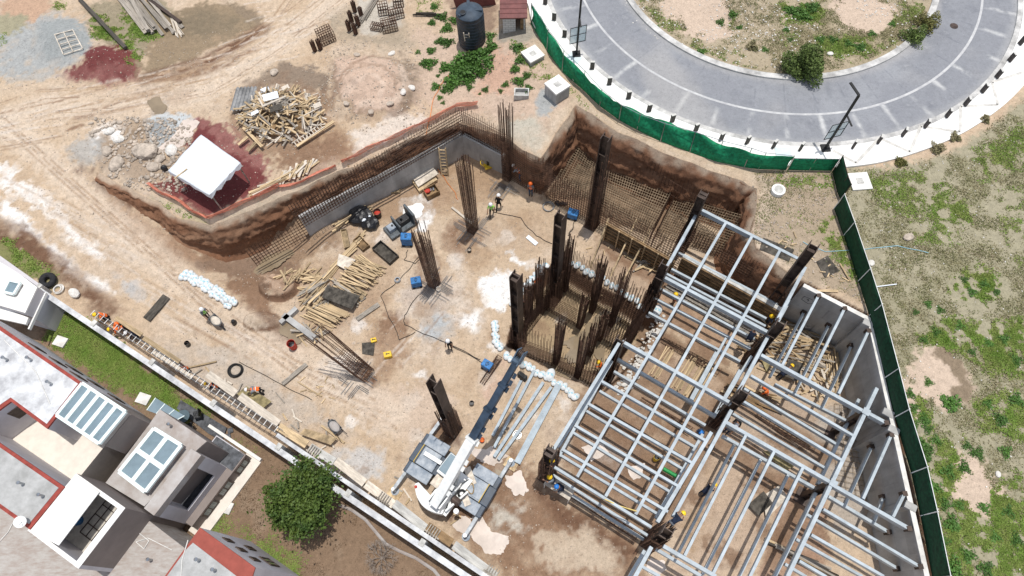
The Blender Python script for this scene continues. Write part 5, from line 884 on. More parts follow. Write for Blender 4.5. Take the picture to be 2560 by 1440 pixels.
# white roofed house at the left edge
hA = thing('house', 'white roofed house with one square skylight at the left edge', 'house', at(30, 760, GZ)); RA4 = [(-90, 595), (0, 655), (50, 686), (94, 719), (64, 783), (0, 764), (-90, 736)]
slabp(hA, 'wall', RA4, 4.2, 0, 4.15, 'wall_grey'); slabp(hA, 'roof', RA4, 4.2, 4.15, 4.25, 'white_wall'); skylight(hA, [(26, 703), (53, 709), (36, 737), (11, 731)], 4.45, 1, 1, .14)
slabp(hA, 'awning', [(-60, 752), (0, 766), (71, 794), (64, 811), (0, 797), (-60, 783)], 3.6, 3.4, 3.6, 'white_wall')
a, b = at(94, 719, 4.2), at(64, 783, 4.2); d = (b-a).normalized(); n = Vector((-d.y, d.x, 0)); 
if n.x < 0: n = -n
mb = MB(); mb.beam(Vector((a.x, a.y, 3.35))+n*.03, Vector((b.x, b.y, 3.35))+n*.03-d*-.8, .1, .22); mb.build('string_course', 'white_wall', hA)
# grey terrace house with the five pane glass roof and front balcony
hB = thing('house', 'grey terrace house with glass roofs, cream patio and dark tiled balcony', 'house', at(330, 1150, GZ))
R1 = [(-90, 752), (0, 815), (206, 957), (142, 1041), (118, 1072), (28, 1004), (-90, 1090)]; slabp(hB, 'wall', R1, 8, GZ-.5, 7.9, 'wall_grey'); slabp(hB, 'parapet', R1, 8, 7.9, 8.02, 'red_edge')
slabp(hB, 'roof', [(-90, 770), (0, 826), (196, 960), (137, 1036), (118, 1060), (28, 994), (-90, 1074)], 8, 8.02, 8.05, 'roof_white')
S1 = [(208, 959), (316, 1030), (250, 1110), (144, 1039)]; slabp(hB, 'wall', S1, 8, GZ-.5, 7.5, 'wall_shade_brown'); skylight(hB, S1, 7.95, 5, 1, .17, 'glass_roof')
slabp(hB, 'patio_floor', [(-20, 1010), (160, 1010), (270, 1105), (185, 1210), (-20, 1160)], 5.2, GZ, 5.2, 'cream_tile')
a, b = at(28, 1004, 8), at(118, 1072, 8)
for u in (.18, .62): face_window(hB, at(0, 1023, 8)+Vector((0, 0, 0)), at(28, 1004, 8), u-.22, u+.1, 6.4, 7.3)
a, b = at(0, 815, 8), at(206, 957, 8)
for u, z0, z1 in ((.2, 5.7, 6.6), (.45, 5.6, 6.5), (.72, 5.7, 6.6), (.33, 3.0, 4.0), (.6, 2.9, 3.9), (.88, 3.0, 4.0)): face_window(hB, a.copy(), b.copy(), u-.04, u+.045, z0, z1, m='white_wall')
R2 = [(399, 1023), (517, 1103), (493, 1124), (361, 1266), (264, 1207), (375, 1058)]; slabp(hB, 'wall', R2, 5.45, GZ-.5, 5.35, 'wall_shade_brown'); slabp(hB, 'roof', R2, 5.45, 5.35, 5.45, 'roof_flat'); skylight(hB, [(387, 1072), (455, 1114), (365, 1230), (300, 1180)], 5.95, 2, 2, .2)
# the front: a beam, two piers, a recessed dark balcony and the ground floor windows
PT5 = 5.75; F1, F2, B1, B2 = [at(x, y, PT5) for x, y in ((503, 1138), (385, 1289), (481, 1122), (358, 1270))]; dF = (F2-F1); dF.z = 0; LF = dF.length; dF.normalize(); nF = Vector((dF.y, -dF.x, 0))
if nF.dot(at(1320, 1540, 0)-F1) < 0: nF = -nF
def fbox(u0, u1, o0, o1, z0, z1): m_ = MB(); p = Vector((F1.x, F1.y, 0)); c = p+dF*(u0+u1)/2+nF*(o0+o1)/2; m_.box(c+Vector((0, 0, (z0+z1)/2)), dF*(u1-u0)/2, nF*(o1-o0)/2, (0, 0, (z1-z0)/2)); return m_
fbox(0, LF, -.75, 0, 5.15, PT5).build('balcony_beam', 'roof_flat', hB); fbox(0, .7, -1.6, .001, GZ, 5.149).build('balcony_pier', 'wall_grey', hB); fbox(LF-.75, LF, -1.6, .001, GZ, 5.149).build('balcony_pier', 'wall_grey', hB)
fbox(.7, LF-.75, -1.6, 0, GZ, 2.2).build('wall', 'wall_grey', hB); fbox(.701, LF-.751, -1.6, -.1, 2.2, 2.24).build('balcony_floor', 'dark_tile', hB); fbox(.7, LF-.75, -.12, .003, 2.2, 2.75).build('balcony_sill', 'wall_grey', hB); fbox(.7, LF-.75, -1.7, -1.6, GZ, 5.15).build('balcony_back', 'wall_shade_brown', hB)
fbox(-1.2, LF-.1, .01, .5, GZ, 2.15).build('wall', 'wall_shade_brown', hB); fbox(-1.3, LF+.3, .0, 1.15, GZ-.5, GZ+.14).build('plinth', 'cream_tile', hB); fbox(-1.2, 0, -1.9, 0, GZ, 2.12).build('wall', 'wall_grey', hB); fbox(-1.15, -.02, -1.8, .42, 2.155, 2.19).build('low_roof', 'slate_tile', hB); fbox(-1.5, -1.305, -3.2, 1.1, GZ-.5, GZ+.3).build('white_kerb', 'white_wall', hB)
p = Vector((F1.x, F1.y, 0))+nF*.5; q = p+dF*LF
for u0, u1 in ((-.26, -.02), (.14, .4), (.5, .76)): face_window(hB, p.copy(), q.copy(), u0, u1, GZ+.25, GZ+1.05, curtain=True)
mb = MB(); A = [at(x, y, 3.2) for x, y in ((390, 995), (462, 1040), (440, 1052), (368, 1026))]; mb.hexa([v-Vector((0, 0, .02)) for v in A]+[v+Vector((0, 0, .02)) for v in A]); aw = mb.build('glass_awning', 'pane_glass', hB)
for u in (0, .33, .66, 1): m_ = MB(); m_.beam(A[0].lerp(A[1], u)+Vector((0, 0, .04)), A[3].lerp(A[2], u)+Vector((0, 0, .04)), .05, .04); m_.build('awning_bar', 'frame_white', aw)
# middle terrace house: red edged roof and the walled patio under a white sheet
hC = thing('house', 'grey roofed terrace house with red parapet and walled patio half under white sheeting', 'house', at(130, 1300, GZ))
R3 = [(-90, 1045), (0, 1107), (163, 1218), (75, 1324), (0, 1270), (-90, 1206)]; slabp(hC, 'wall', R3, 8, GZ, 7.9, 'wall_grey'); slabp(hC, 'parapet', R3, 8, 7.9, 8.03, 'red_edge'); slabp(hC, 'roof', [(-90, 1058), (0, 1118), (148, 1220), (74, 1310), (0, 1258), (-90, 1196)], 8, 8.03, 8.06, 'roof_grey')
PP = [at(x, y, 7.9) for x, y in ((192, 1184), (314, 1270), (197, 1422), (70, 1326))]; ce = sum(PP, Vector())/4
for i in range(4):
    a, b = PP[i], PP[(i+1) % 4]; d = (b-a).normalized(); n = Vector((-d.y, d.x, 0)); n = n if n.dot(ce-a) > 0 else -n; w_ = .32 if i == 1 else .2
    mb = MB(); mb.prism([tuple(v[:2]) for v in (a, b-d*.001, b+n*w_, a+n*w_)], GZ, 7.88+.004*i); k = mb.build('patio_wall', 'wall_shade_brown' if i == 1 or i == 0 else 'wall_grey', hC); mb = MB(); mb.prism([tuple(v[:2]) for v in (a, b, b+n*w_*1.05, a+n*w_*1.05)], 7.9+.004*i, 7.93+.004*i); mb.build('wall_coping', 'white_wall', k)
mb = MB(); mb.prism([tuple(v[:2]) for v in [ce+(q-ce)*.93 for q in PP]], 5.2, 5.9); mb.build('patio_floor', mat('patio_tile', (.6, .56, .49), .8, 0, .15, 3), hC)
sh = [at(x, y, 8.05) for x, y in ((190, 1188), (249, 1231), (148, 1364), (78, 1326))]; mb = MB(); mb.hexa(sh+[v+Vector((0, 0, .05)) for v in sh]); mb.build('roof_sheet', 'white_wall', hC)
mb = MB(); o = at(200, 1330, 5.95); 
for i in range(5): e = dF*.55*i; mb.tube(o-e, o-e+nF*1.3, .03, 4)
for j in range(4): mb.tube(o+nF*.43*j, o+nF*.43*j-dF*2.2, .03, 4)
solo(mb, 'steel_grating', 'dark_steel', 'dark welded steel grid lying on the tiled patio floor', 'steel grid')
mb = MB(); q = at(198, 1302, 5.9); mb.lathe(q, [(.24, 0), (.28, .3), (.28, .6), (.24, .85)], 18); solo(mb, 'barrel', 'blue_paint', 'blue plastic barrel under the edge of the white patio sheet', 'barrel')
slabp(hC, 'low_roof', [(-90, 1200), (262, 1212), (365, 1296), (463, 1371), (430, 1560), (-90, 1560)], 5, GZ-.5, 5.0, 'roof_brick')
q = at(57, 1306, 8.2); t = thing('satellite_dish', 'white satellite dish on the corner of the red edged roof', 'satellite dish', q); mb = MB(); n = 20
for r, z in ((.02, 0), (.2, .04), (.34, .12)):
    for i in range(n): mb.v.append((q.x+r*math.cos(i*2*math.pi/n), q.y+r*math.sin(i*2*math.pi/n)*.85, q.z+z+.1+.2*r*math.sin(i*2*math.pi/n)))
for j in range(2):
    for i in range(n): mb.f.append((j*n+i, j*n+(i+1) % n, (j+1)*n+(i+1) % n, (j+1)*n+i))
mb.build('dish', 'crane_white', t); mb = MB(); mb.tube((q.x, q.y, 8.0), (q.x, q.y, q.z+.1), .03, 6); mb.tube((q.x, q.y, q.z+.12), (q.x+.2, q.y-.2, q.z+.5), .015, 5); mb.build('mast', 'chrome', t)
# red roofed house at the bottom
hD = thing('house', 'grey house with a broad red roof edge at the bottom of the photo', 'house', at(520, 1420, GZ)); RD4 = [(500, 1319), (462, 1371), (405, 1450), (370, 1500), (612, 1500), (638, 1419)]
slabp(hD, 'wall', RD4, 8, GZ-.5, 7.9, 'wall_grey'); slabp(hD, 'roof_edge', RD4, 8, 7.9, 8.0, mat('red_roof', (.3, .075, .055), .8, 0, .1, 2)); slabp(hD, 'roof', [(483, 1357), (466, 1374), (410, 1452), (385, 1500), (560, 1500), (594, 1442)], 8, 8.0, 8.04, 'roof_grey')
a, b = at(500, 1319, 8), at(638, 1419, 8)
for u0, u1, z0, z1 in ((.2, .27, 5.6, 6.5), (.45, .52, 5.6, 6.5), (.7, .77, 5.6, 6.5), (.3, .38, 3.2, 4.2), (.62, .82, 3.0, 4.4)): face_window(hD, a.copy(), b.copy(), u0, u1, z0, z1)
def roof_pipe(par, p, r, h, m='chrome', nm='vent_pipe'): m_ = MB(); m_.tube(p, p+Vector((0, 0, h)), r, 10); k = m_.build(nm, m, par); m_ = MB(); m_.lathe(p+Vector((0, 0, h)), [(r*1.6, 0), (r*1.6, .05), (.01, .12)], 12); m_.build('cap', m, k)
for par, x, y, z in ((hB, 80, 900, 8.05), (hB, 130, 960, 8.05), (hB, 20, 900, 8.05), (hC, 60, 1210, 8.06), (hC, 110, 1240, 8.06), (hD, 500, 1400, 8.04), (hD, 540, 1425, 8.04), (hB, 430, 1065, 5.45), (hC, 300, 1330, 5.0), (hC, 380, 1400, 5.0)): roof_pipe(par, at(x, y, z), .06, .45)
for par, pts, z in ((hC, [(36, 1300), (20, 1330), (0, 1352), (-30, 1380)], 5.05), (hD, [(470, 1350), (455, 1400), (452, 1450)], 8.07), (hB, [(10, 850), (90, 930), (125, 1010)], 8.08), (hC, [(345, 1330), (372, 1352), (360, 1372), (340, 1355), (370, 1345), (430, 1375)], 5.05)):
    m_ = MB(); m_.path([at(x, y, z) for x, y in pts], .022, 5); m_.build('roof_cable', 'pale_concrete', par)
t = thing('roof_cistern', 'round black cistern on the grey roof with red parapet', 'water tank', at(25, 1180, 8.06)) if False else None
mb = MB(); P = W2([(452, 1000), (567, 1069), (554, 1102), (520, 1083), (442, 1021)], GZ+.1); mb.prism(P, GZ-.1, GZ+.12); tag(mb.build('slate_paving', 'slate_tile'), kind='structure')
P = at(470, 1048, GZ+.13); t = thing('garden_table', 'round glass garden table on the dark slate paving', 'garden table', P); mb = MB(); mb.lathe(P+Vector((0, 0, .7)), [(.42, 0), (.42, .03)], 20); mb.build('table_top', 'glass', t); mb = MB(); mb.tube(P, P+Vector((0, 0, .7)), .05, 8); mb.build('leg', 'dark_steel', t)
for dx, dy, l in ((.75, .15, 'black garden chair right of the round garden table'), (-.7, .2, 'black garden chair left of the round garden table'), (.35, -.65, 'black garden chair below the round garden table')):
    q = P+Vector((dx, dy, 0)); t = thing('garden_chair', l, 'chair', q, 'garden chairs on the slate paving'); s = Vector((dx, dy, 0)).normalized(); mb = MB(); mb.box(q+Vector((0, 0, .43)), s*.24, Vector((-s.y, s.x, 0))*.24, (0, 0, .03)); mb.build('seat', 'black_plastic', t); mb = MB(); mb.box(q+s*.25+Vector((0, 0, .68)), s*.025, Vector((-s.y, s.x, 0))*.24, (0, 0, .24)); mb.build('backrest', 'black_plastic', t)
    for a_, b_ in ((1, 1), (1, -1), (-1, 1), (-1, -1)): e = q+s*.2*a_+Vector((-s.y, s.x, 0))*.2*b_; mb = MB(); mb.tube(e, e+Vector((0, 0, .41)), .02, 5); mb.build('leg', 'black_plastic', t)
for (x, y), l in (((360, 998), 'pale square slab lying on the lawn beside the glass awning'), ((565, 1268), 'pale slab beside the cream plinth of the terrace house'), ((153, 855), 'pale slab in the grass near the grey house wall')):
    q = G(x, y); mb = MB(); mb.box(q+Vector((0, 0, .08)), Vector((.4, -.15, 0)), Vector((.12, .32, 0)), (0, 0, .06)); solo(mb, 'garden_slab', 'pale_concrete', l, 'slab')
q = G(645, 1078)
for i, (x, y) in enumerate(((577, 1077), (571, 1092))): q = G(x, y); mb = MB(); mb.box(q+Vector((0, 0, .06)), Vector((.16, .05, 0)), Vector((-.05, .16, 0)), (0, 0, .04)); solo(mb, 'stepping_stone', 'slate_tile', ['dark square stepping stone nearest the boundary wall', 'dark square stepping stone touching the slate paving'][i], 'stepping stone')
mb = MB(); pts = [G(x, y)+Vector((0, 0, .05)) for x, y in ((848, 1262), (880, 1275), (915, 1300), (940, 1330), (965, 1360), (1000, 1378), (1040, 1395), (1085, 1425), (1105, 1450))]
mb.path(pts, .1, 6); solo(mb, 'garden_edging', 'roof_flat', 'curving pale edging strip through the brown garden below the wall', 'garden edging')
# ------------------------------------------------------------------ mobile crane
FT = [at(1107, 1055, .1), at(988, 1228, .1), at(1278, 1157, .1), at(1165, 1342, .1)]; O = sum(FT, Vector())/4; O.z = 0
cx = ((FT[2]+FT[3])/2-(FT[0]+FT[1])/2); cx.z = 0; HL = cx.length/2; cx.normalize(); cy = Vector((-cx.y, cx.x, 0))
cr = thing('mobile_crane', 'white and dark blue mobile crane on outriggers in the mud', 'mobile crane', O)
def cb(x0, x1, y0, y1, z0, z1): m_ = MB(); m_.box(O+cx*(x0+x1)/2+cy*(y0+y1)/2+Vector((0, 0, (z0+z1)/2)), cx*(x1-x0)/2, cy*(y1-y0)/2, (0, 0, (z1-z0)/2)); return m_
def bev(o, w=.04): m_ = o.modifiers.new('bevel', 'BEVEL'); m_.width = w; m_.segments = 2; return o
bev(cb(-HL-.25, HL+.25, -.62, .62, .55, 1.12).build('chassis', 'crane_blue', cr))
for s in (-1, 1):
    bev(cb(s*HL-.2, s*HL+.2, -1.35, 1.35, .5, .98).build('outrigger_box', 'crane_blue', cr))
    bev(cb(s*(HL-.9)-.62, s*(HL-.9)+.62, -.6, .6, 1.12, 1.3).build('deck', 'crane_grey', cr))
    for v in (-1, 1):
        bev(cb(s*(HL-.85)-.78, s*(HL-.85)+.78, min(v*.64, v*1.38), max(v*.64, v*1.38), .98, 1.22).build('fender', 'crane_grey', cr))
        c = O+cx*s*(HL-.85)+cy*v*1.05+Vector((0, 0, .62)); w_ = MB(); w_.tube(c-cy*.24, c+cy*.24, .6, 22); wh = w_.build('wheel', 'tyre', cr); w_ = MB(); w_.tube(c-cy*.25, c+cy*.25, .3, 14); w_.build('rim', 'crane_white', wh)
        f = FT[(0 if v > 0 else 1)+(0 if s < 0 else 2)]; f = Vector((f.x, f.y, 0)); b_ = O+cx*s*HL+cy*v*1.3; m_ = MB(); m_.beam(Vector((b_.x, b_.y, .72)), Vector((f.x, f.y, .72)), .22, .26); o = bev(m_.build('outrigger_beam', mat('outrigger_paint', (.45, .48, .5), .6, 0, .3, 2) if 'outrigger_paint' not in MATS else 'outrigger_paint', cr), .02)
        m_ = MB(); m_.tube(Vector((f.x, f.y, .1)), Vector((f.x, f.y, .95)), .1, 12); j = m_.build('jack', 'chrome', o); m_ = MB(); m_.tube(Vector((f.x, f.y, .06)), Vector((f.x, f.y, .13)), .26, 16); m_.build('foot_pad', 'crane_grey', o)
m_ = MB(); m_.tube(O+Vector((0, 0, 1.12)), O+Vector((0, 0, 1.45)), .75, 28); m_.build('slew_ring', 'dark_steel', cr)
TIP, FOOT = at(1298, 892, 9.2), at(1092, 1254, 2.75); bd = (TIP-FOOT); bh = Vector((bd.x, bd.y, 0)).normalized(); bs = Vector((bh.y, -bh.x, 0)); BL = bd.length; bd.normalize(); bu = bs.cross(bd)
if bu.z < 0: bu = -bu
U0 = Vector((FOOT.x, FOOT.y, 0))
def ub(f0, f1, s0, s1, z0, z1): m_ = MB(); m_.box(U0+bh*(f0+f1)/2+bs*(s0+s1)/2+Vector((0, 0, (z0+z1)/2)), bh*(f1-f0)/2, bs*(s1-s0)/2, (0, 0, (z1-z0)/2)); return m_
for s in (-1, 1): m_ = MB(); a = U0+bs*s*.4; m_.hexa([a+bh*-.35-bs*.04+Vector((0, 0, 1.45)), a+bh*2.1-bs*.04+Vector((0, 0, 1.45)), a+bh*2.1+bs*.04+Vector((0, 0, 1.45)), a+bh*-.35+bs*.04+Vector((0, 0, 1.45)), a+bh*-.25-bs*.04+Vector((0, 0, 3.0)), a+bh*.5-bs*.04+Vector((0, 0, 3.0)), a+bh*.5+bs*.04+Vector((0, 0, 3.0)), a+bh*-.25+bs*.04+Vector((0, 0, 3.0))]); m_.build('turret_plate', 'crane_white', cr)
ub(-.3, 2.3, -.75, .75, 1.42, 1.62).build('turret_base', 'crane_white', cr)
# crescent counterweight
m_ = MB(); n = 14; e0, e1 = at(1035, 1212, 1.9), at(1104, 1288, 1.9); c0 = (e0+e1)/2; ed = (e1-e0).normalized(); en = Vector((-ed.y, ed.x, 0)); en = en if en.dot(bh) < 0 else -en; ew = (e1-e0).length/2; out = []
for i in range(n+1): t_ = -1.0+2.0*i/n; out.append(c0+ed*t_*ew+en*(.5*(1-t_*t_)-.05))
inn = [c0+ed*ew*t_-en*.3 for t_ in (.93, -.93)]
poly = [tuple(p[:2]) for p in out+inn]; m_.prism(poly, 1.25, 2.0); cw = bev(m_.build('counterweight', 'crane_white', cr), .05)
m_ = MB(); q = e0+ed*.2; m_.tube(Vector((q.x, q.y, 2.0)), Vector((q.x, q.y, 2.1)), .09, 12); m_.build('warning_lamp', 'red_paint', cw)
# telescopic boom
def sec(f0, f1, w, h, m, nm):
    m_ = MB(); a, b = FOOT+bd*BL*f0, FOOT+bd*BL*f1; m_.box((a+b)/2, bd*BL*(f1-f0)/2, bs*w/2, bu*h/2); s_ = bev(m_.build(nm, m, cr), .03)
    m_ = MB(); m_.box(b, bd*.07, bs*(w/2+.05), bu*(h/2+.05)); m_.build('collar', m, s_); return s_
b0 = sec(-.02, .46, .56, .66, 'crane_white', 'boom_base')
for k, (f0, f1, w, h) in enumerate(((.44, .66, .46, .56), (.64, .82, .39, .48), (.80, .97, .33, .41))): sec(f0, f1, w, h, 'crane_blue', 'boom_section')
for f in np.arange(.08, .95, .045):
    p = FOOT+bd*BL*f; m_ = MB(); w = .3 if f < .46 else .22; m_.box(p+bs*(w+.06)-bu*.12, bd*.16, bs*.09, bu*.03); 
    if int(f*100) % 2 == 0: m_.build('boom_step', 'crane_white' if f < .45 else 'crane_blue', b0)
m_ = MB(); p = TIP; 
for s in (-1, 1): m_.box(p+bs*s*.19, bd*.42, bs*.03, bu*.3)
m_.box(p-bd*.2, bd*.08, bs*.16, bu*.28); hd = m_.build('boom_head', mat('crane_steel_blue', (.09, .13, .18), .5, 0, .25, 3), cr)
for k in (-.09, 0, .09): m_ = MB(); m_.tube(p+bd*.2+bs*(k-.03), p+bd*.2+bs*(k+.03), .22, 16); m_.build('sheave', 'dark_steel', hd)
m_ = MB(); hp_ = p+bd*.3; lo = solve = 5.6
for k in (-.12, -.04, .04, .12): m_.tube(hp_+bs*k, Vector((hp_.x, hp_.y, lo))+bs*k, .014, 5)
m_.build('hoist_rope', 'cable_black', cr)
q = Vector((hp_.x, hp_.y, lo-.35)); m_ = MB(); m_.box(q, bh*.14, bs*.3, (0, 0, .32)); hk = bev(m_.build('hook_block', 'cable_black', cr), .05); m_ = MB(); m_.torus(q-Vector((0, 0, .5)), .13, .04, 16, 6, Quaternion((1, 0, 0), math.pi/2)); m_.build('hook', 'dark_steel', hk)
m_ = MB(); m_.tube(FOOT+bd*.25*BL-bu*.4+Vector((0, 0, -.35)), U0+bh*1.5+Vector((0, 0, 1.7)), .15, 12); m_.build('lift_cylinder', 'chrome', cr)
# cab, winch and deck clutter
L_ = -1 if bs.x > 0 else 1
cab = bev(ub(1.35, 2.75, min(L_*.5, L_*1.2), max(L_*.5, L_*1.2), 1.62, 2.5).build('cab', 'crane_white', cr), .05); g_ = ub(1.45, 2.78, min(L_*.52, L_*1.23), max(L_*.52, L_*1.23), 2.0, 2.44); g_.build('cab_window', 'glass', cab); g_ = ub(1.5, 2.7, min(L_*.56, L_*1.15), max(L_*.56, L_*1.15), 2.5, 2.52); g_.build('roof_glass', 'pane_glass', cab)
ub(.6, 1.3, min(L_*.5, L_*1.15), max(L_*.5, L_*1.15), 1.62, 2.05).build('engine_cover', 'pale_board', cr)
m_ = MB(); m_.tube(U0+bh*.75-bs*L_*.5+Vector((0, 0, 1.95)), U0+bh*.75-bs*L_*1.0+Vector((0, 0, 1.95)), .24, 16); m_.build('winch_drum', 'dark_steel', cr); m_ = MB(); m_.torus(U0+bh*1.3-bs*L_*.72+Vector((0, 0, 1.75)), .2, .07, 18, 8); m_.build('rope_coil', 'cable_black', cr)
m_ = MB(); m_.tube(U0+bh*-.1-bs*L_*.62+Vector((0, 0, 2.1)), U0+bh*1.6-bs*L_*.95+Vector((0, 0, 1.8)), .07, 8); m_.tube(U0+bh*.3-bs*L_*1.1+Vector((0, 0, 1.5)), U0+bh*.3-bs*L_*1.1+Vector((0, 0, 1.9)), .16, 12); m_.build('hydraulic_pipes', 'crane_white', cr)
for k, (a_, b_) in enumerate((((-.2, .5), (1.2, .2)), ((.1, -.55), (1.8, -.3)), ((.4, .35), (2.2, .55)), ((-.1, .2), (.9, -.6)))):
    m_ = MB(); p0, p1 = U0+bh*a_[0]+bs*a_[1]+Vector((0, 0, 1.75)), U0+bh*b_[0]+bs*b_[1]+Vector((0, 0, 1.75)); m_.path([p0.lerp(p1, t_)+Vector((0, 0, .22*math.sin(math.pi*t_)))+bs*.08*math.sin(6*t_) for t_ in np.linspace(0, 1, 9)], .028, 5); m_.build('hydraulic_hose', 'cable_black', cr)
for s in (-1, 1):
    m_ = MB(); q0 = O+cx*s*(HL-.25)+cy*-.62; m_.path([q0+Vector((0, 0, 1.3)), q0+Vector((0, 0, 1.7)), q0+cy*1.2+Vector((0, 0, 1.7)), q0+cy*1.2+Vector((0, 0, 1.3))], .022, 5); m_.build('hand_rail', 'yellow_paint', cr)
cb(-HL+.5, -HL+1.75, .05, .3, 1.31, 1.5).build('tool_box', 'crane_white', cr)
cb(HL-1.25, HL-.25, -.5, .5, 1.31, 1.36).build('service_hatch', 'crane_grey', cr)
for (px, py), l, hx, hy, z in (((1175, 1190), 'plywood offcut lying on the crane deck', .55, .22, 1.4), ((1165, 1250), 'plywood square on the front fender of the crane', .35, .2, 1.3)):
    q = at(px, py, z); m_ = MB(); m_.box(q, (cx*.8-cy*.6)*hx, (cx*.6+cy*.8)*hy, (0, 0, .02)); solo(m_, 'plywood_offcut', 'pale_board', l, 'plywood')
m_ = MB(); q = at(1172, 1222, 1.42); m_.path([q+Vector((.3*math.cos(t), .2*math.sin(t)+.15*math.sin(2*t), .02*math.sin(3*t))) for t in np.linspace(0, 6.2, 22)], .04, 5); solo(m_, 'lifting_strap', mat('strap_tan', (.35, .25, .13), .9, 0, .2, 5), 'coiled tan lifting strap on the crane deck', 'lifting strap')
for i, (x, y) in enumerate(((988, 1232), (1278, 1160))): q = G(x, y); m_ = MB(); m_.box(q+Vector((0, 0, .06)), cx*.42, cy*.34, (0, 0, .04)); solo(m_, 'support_board', 'wood', ['plywood support board under the left front crane outrigger', 'plywood support board under the upper right crane outrigger'][i], 'support board')
# steel beams waiting on the ground
for i, (a, b, w, l) in enumerate((((1310, 942), (1232, 1093), .18, 'leftmost loose steel beam beside the crane hook'), ((1336, 930), (1236, 1122), .18, 'second loose steel beam from the left under the hook'), ((1358, 960), (1236, 1145), .2, 'third loose steel beam with a bucket on its near end'), ((1378, 972), (1246, 1152), .2, 'loose steel beam with a wire coil on it'), ((1397, 965), (1293, 1160), .42, 'widest flat steel beam nearest the frame'))):
    a, b = G(*a), G(*b); z = .3; m_ = MB(); m_.beam(Vector((a.x, a.y, a.z+z)), Vector((b.x, b.y, b.z+z)), w, .26 if w < .3 else .1); solo(m_, 'loose_beam', mat('beam_grey', (.36, .42, .46), .55, 0, .15, 2) if 'beam_grey' not in MATS else 'beam_grey', l, 'steel beam', 'steel beams laid out on the ground')
# ------------------------------------------------------------------ boards, planks and heaps (each board its own object; they share one mesh per kind)
_um = {}
def unit(m):
    if m not in _um: b = MB(); b.box((0, 0, 0), (.5, 0, 0), (0, .5, 0), (0, 0, .5)); o = b.build('plank', m); _um[m] = o.data; bpy.data.objects.remove(o); v = _um[m]
    return _um[m]
def plank(a, b, w, t, m, label, name='plank', cat='plank', group=None, roll=0., top=True):
    a, b = Vector(a), Vector(b); d = b-a; L = d.length; d.normalize(); s = d.cross(Vector((0, 0, 1))); s = s.normalized() if s.length > 1e-3 else Vector((1, 0, 0)); u = s.cross(d)
    if roll: q = Quaternion(d, roll); s, u = q@s, q@u
    o = bpy.data.objects.new(name, unit(m)); COL.objects.link(o); M = Matrix((d, s, u)).transposed().to_4x4(); M.translation = (a+b)/2; o.matrix_world = M@Matrix.Diagonal((L, w, t, 1)); return tag(o, label, cat, group)
rg = random.Random(11)
def heap(c, rx, ry, H, n, Lr, label, group, mats, wr=(.07, .16), ang=None, spread=3.2, name='board_offcut'):
    p = G(*c)
    for i in range(n):
        r = math.sqrt(rg.random()); a = rg.uniform(0, 2*math.pi); x, y = p.x+rx*r*math.cos(a), p.y+ry*r*math.sin(a); z = float(hz(x, y))+H*(1-r)**.8*rg.uniform(.55, 1.0)+.06
        th = (ang+rg.gauss(0, spread)) if ang is not None else rg.uniform(0, 6.28); L = rg.uniform(*Lr)*(1 if r < .9 else .7); ti = rg.gauss(0, .16)
        d = Vector((math.cos(th), math.sin(th), ti))*L/2; q = Vector((x, y, z+(.12 if name == 'scrap_board' else 0))); plank(q-d, q+d, rg.uniform(*wr), rg.uniform(.03, .07), rg.choice(mats), label, group=group, roll=rg.gauss(0, .3), name=name)
heap((700, 285), 3.15, 2.5, 1.3, 285, (.45, 1.9), 'weathered scrap board lying in the big timber heap', 'scrap boards of the big timber heap', ['wood', 'wood', 'wood', 'grey_wood', 'pale_board'], name='scrap_board')
hp0 = G(700, 285)
mb = MB(); mb.blob((hp0.x, hp0.y, hp0.z-.55), 2.6, 2.0, .75, 3, .1, 3); solo(mb, 'rubble_mound', 'form_wood', 'mound of broken chips and dust under the big timber heap', 'rubble')
for i, (dx, dy, w, l, m, lab) in enumerate(((-.3, .5, 1.1, .55, 'sheet_plastic', 'white sheet piece in the middle of the big timber heap'), (.2, -.6, .9, .5, 'dark_wood', 'dark board in the middle of the big timber heap'), (.4, 2.0, .5, .35, 'pale_board', 'pale board at the top edge of the big timber heap'), (2.9, .3, .55, .4, 'pale_board', 'pale board lying just right of the big timber heap'), (-1.2, 2.0, .6, .4, 'sheet_plastic', 'white scrap sheet at the upper left edge of the timber heap'), (-1.5, -.6, .5, .25, 'sheet_plastic', 'small white strip at the left of the timber heap'))):
    q = Vector((hp0.x+dx, hp0.y+dy, hp0.z+1.45*(1-math.hypot(dx/3.3, dy/2.7))+.2)); plank(q-Vector((w/2, .1, 0)), q+Vector((w/2, .15, .05)), l, .03, m, lab, name='sheet_piece', cat='board', roll=rg.gauss(0, .2))
q = G(612, 262); mb = MB(); n = 12
for i in range(n+1): mb.v += [(q.x-.9+1.6*i/n, q.y-.9+.1*(i % 2), q.z+.35+.06*(i % 2)), (q.x-.5+1.6*i/n, q.y+1.0+.1*(i % 2), q.z+.75+.06*(i % 2))]
for i in range(n): mb.f.append((2*i, 2*i+1, 2*i+3, 2*i+2))
o = solo(mb, 'corrugated_sheet', mat('zinc', (.2, .2, .2), .6, .2, .3, 2), 'grey corrugated sheet on the left side of the big timber heap', 'corrugated sheet'); md = o.modifiers.new('thickness', 'SOLIDIFY'); md.thickness = .015
a, b = G(736, 368), G(812, 322); ladder('wooden ladder lying at the lower edge of the big timber heap', a+Vector((0, 0, .25)), b+Vector((0, 0, .45)), .42, 10, 'pale_board')
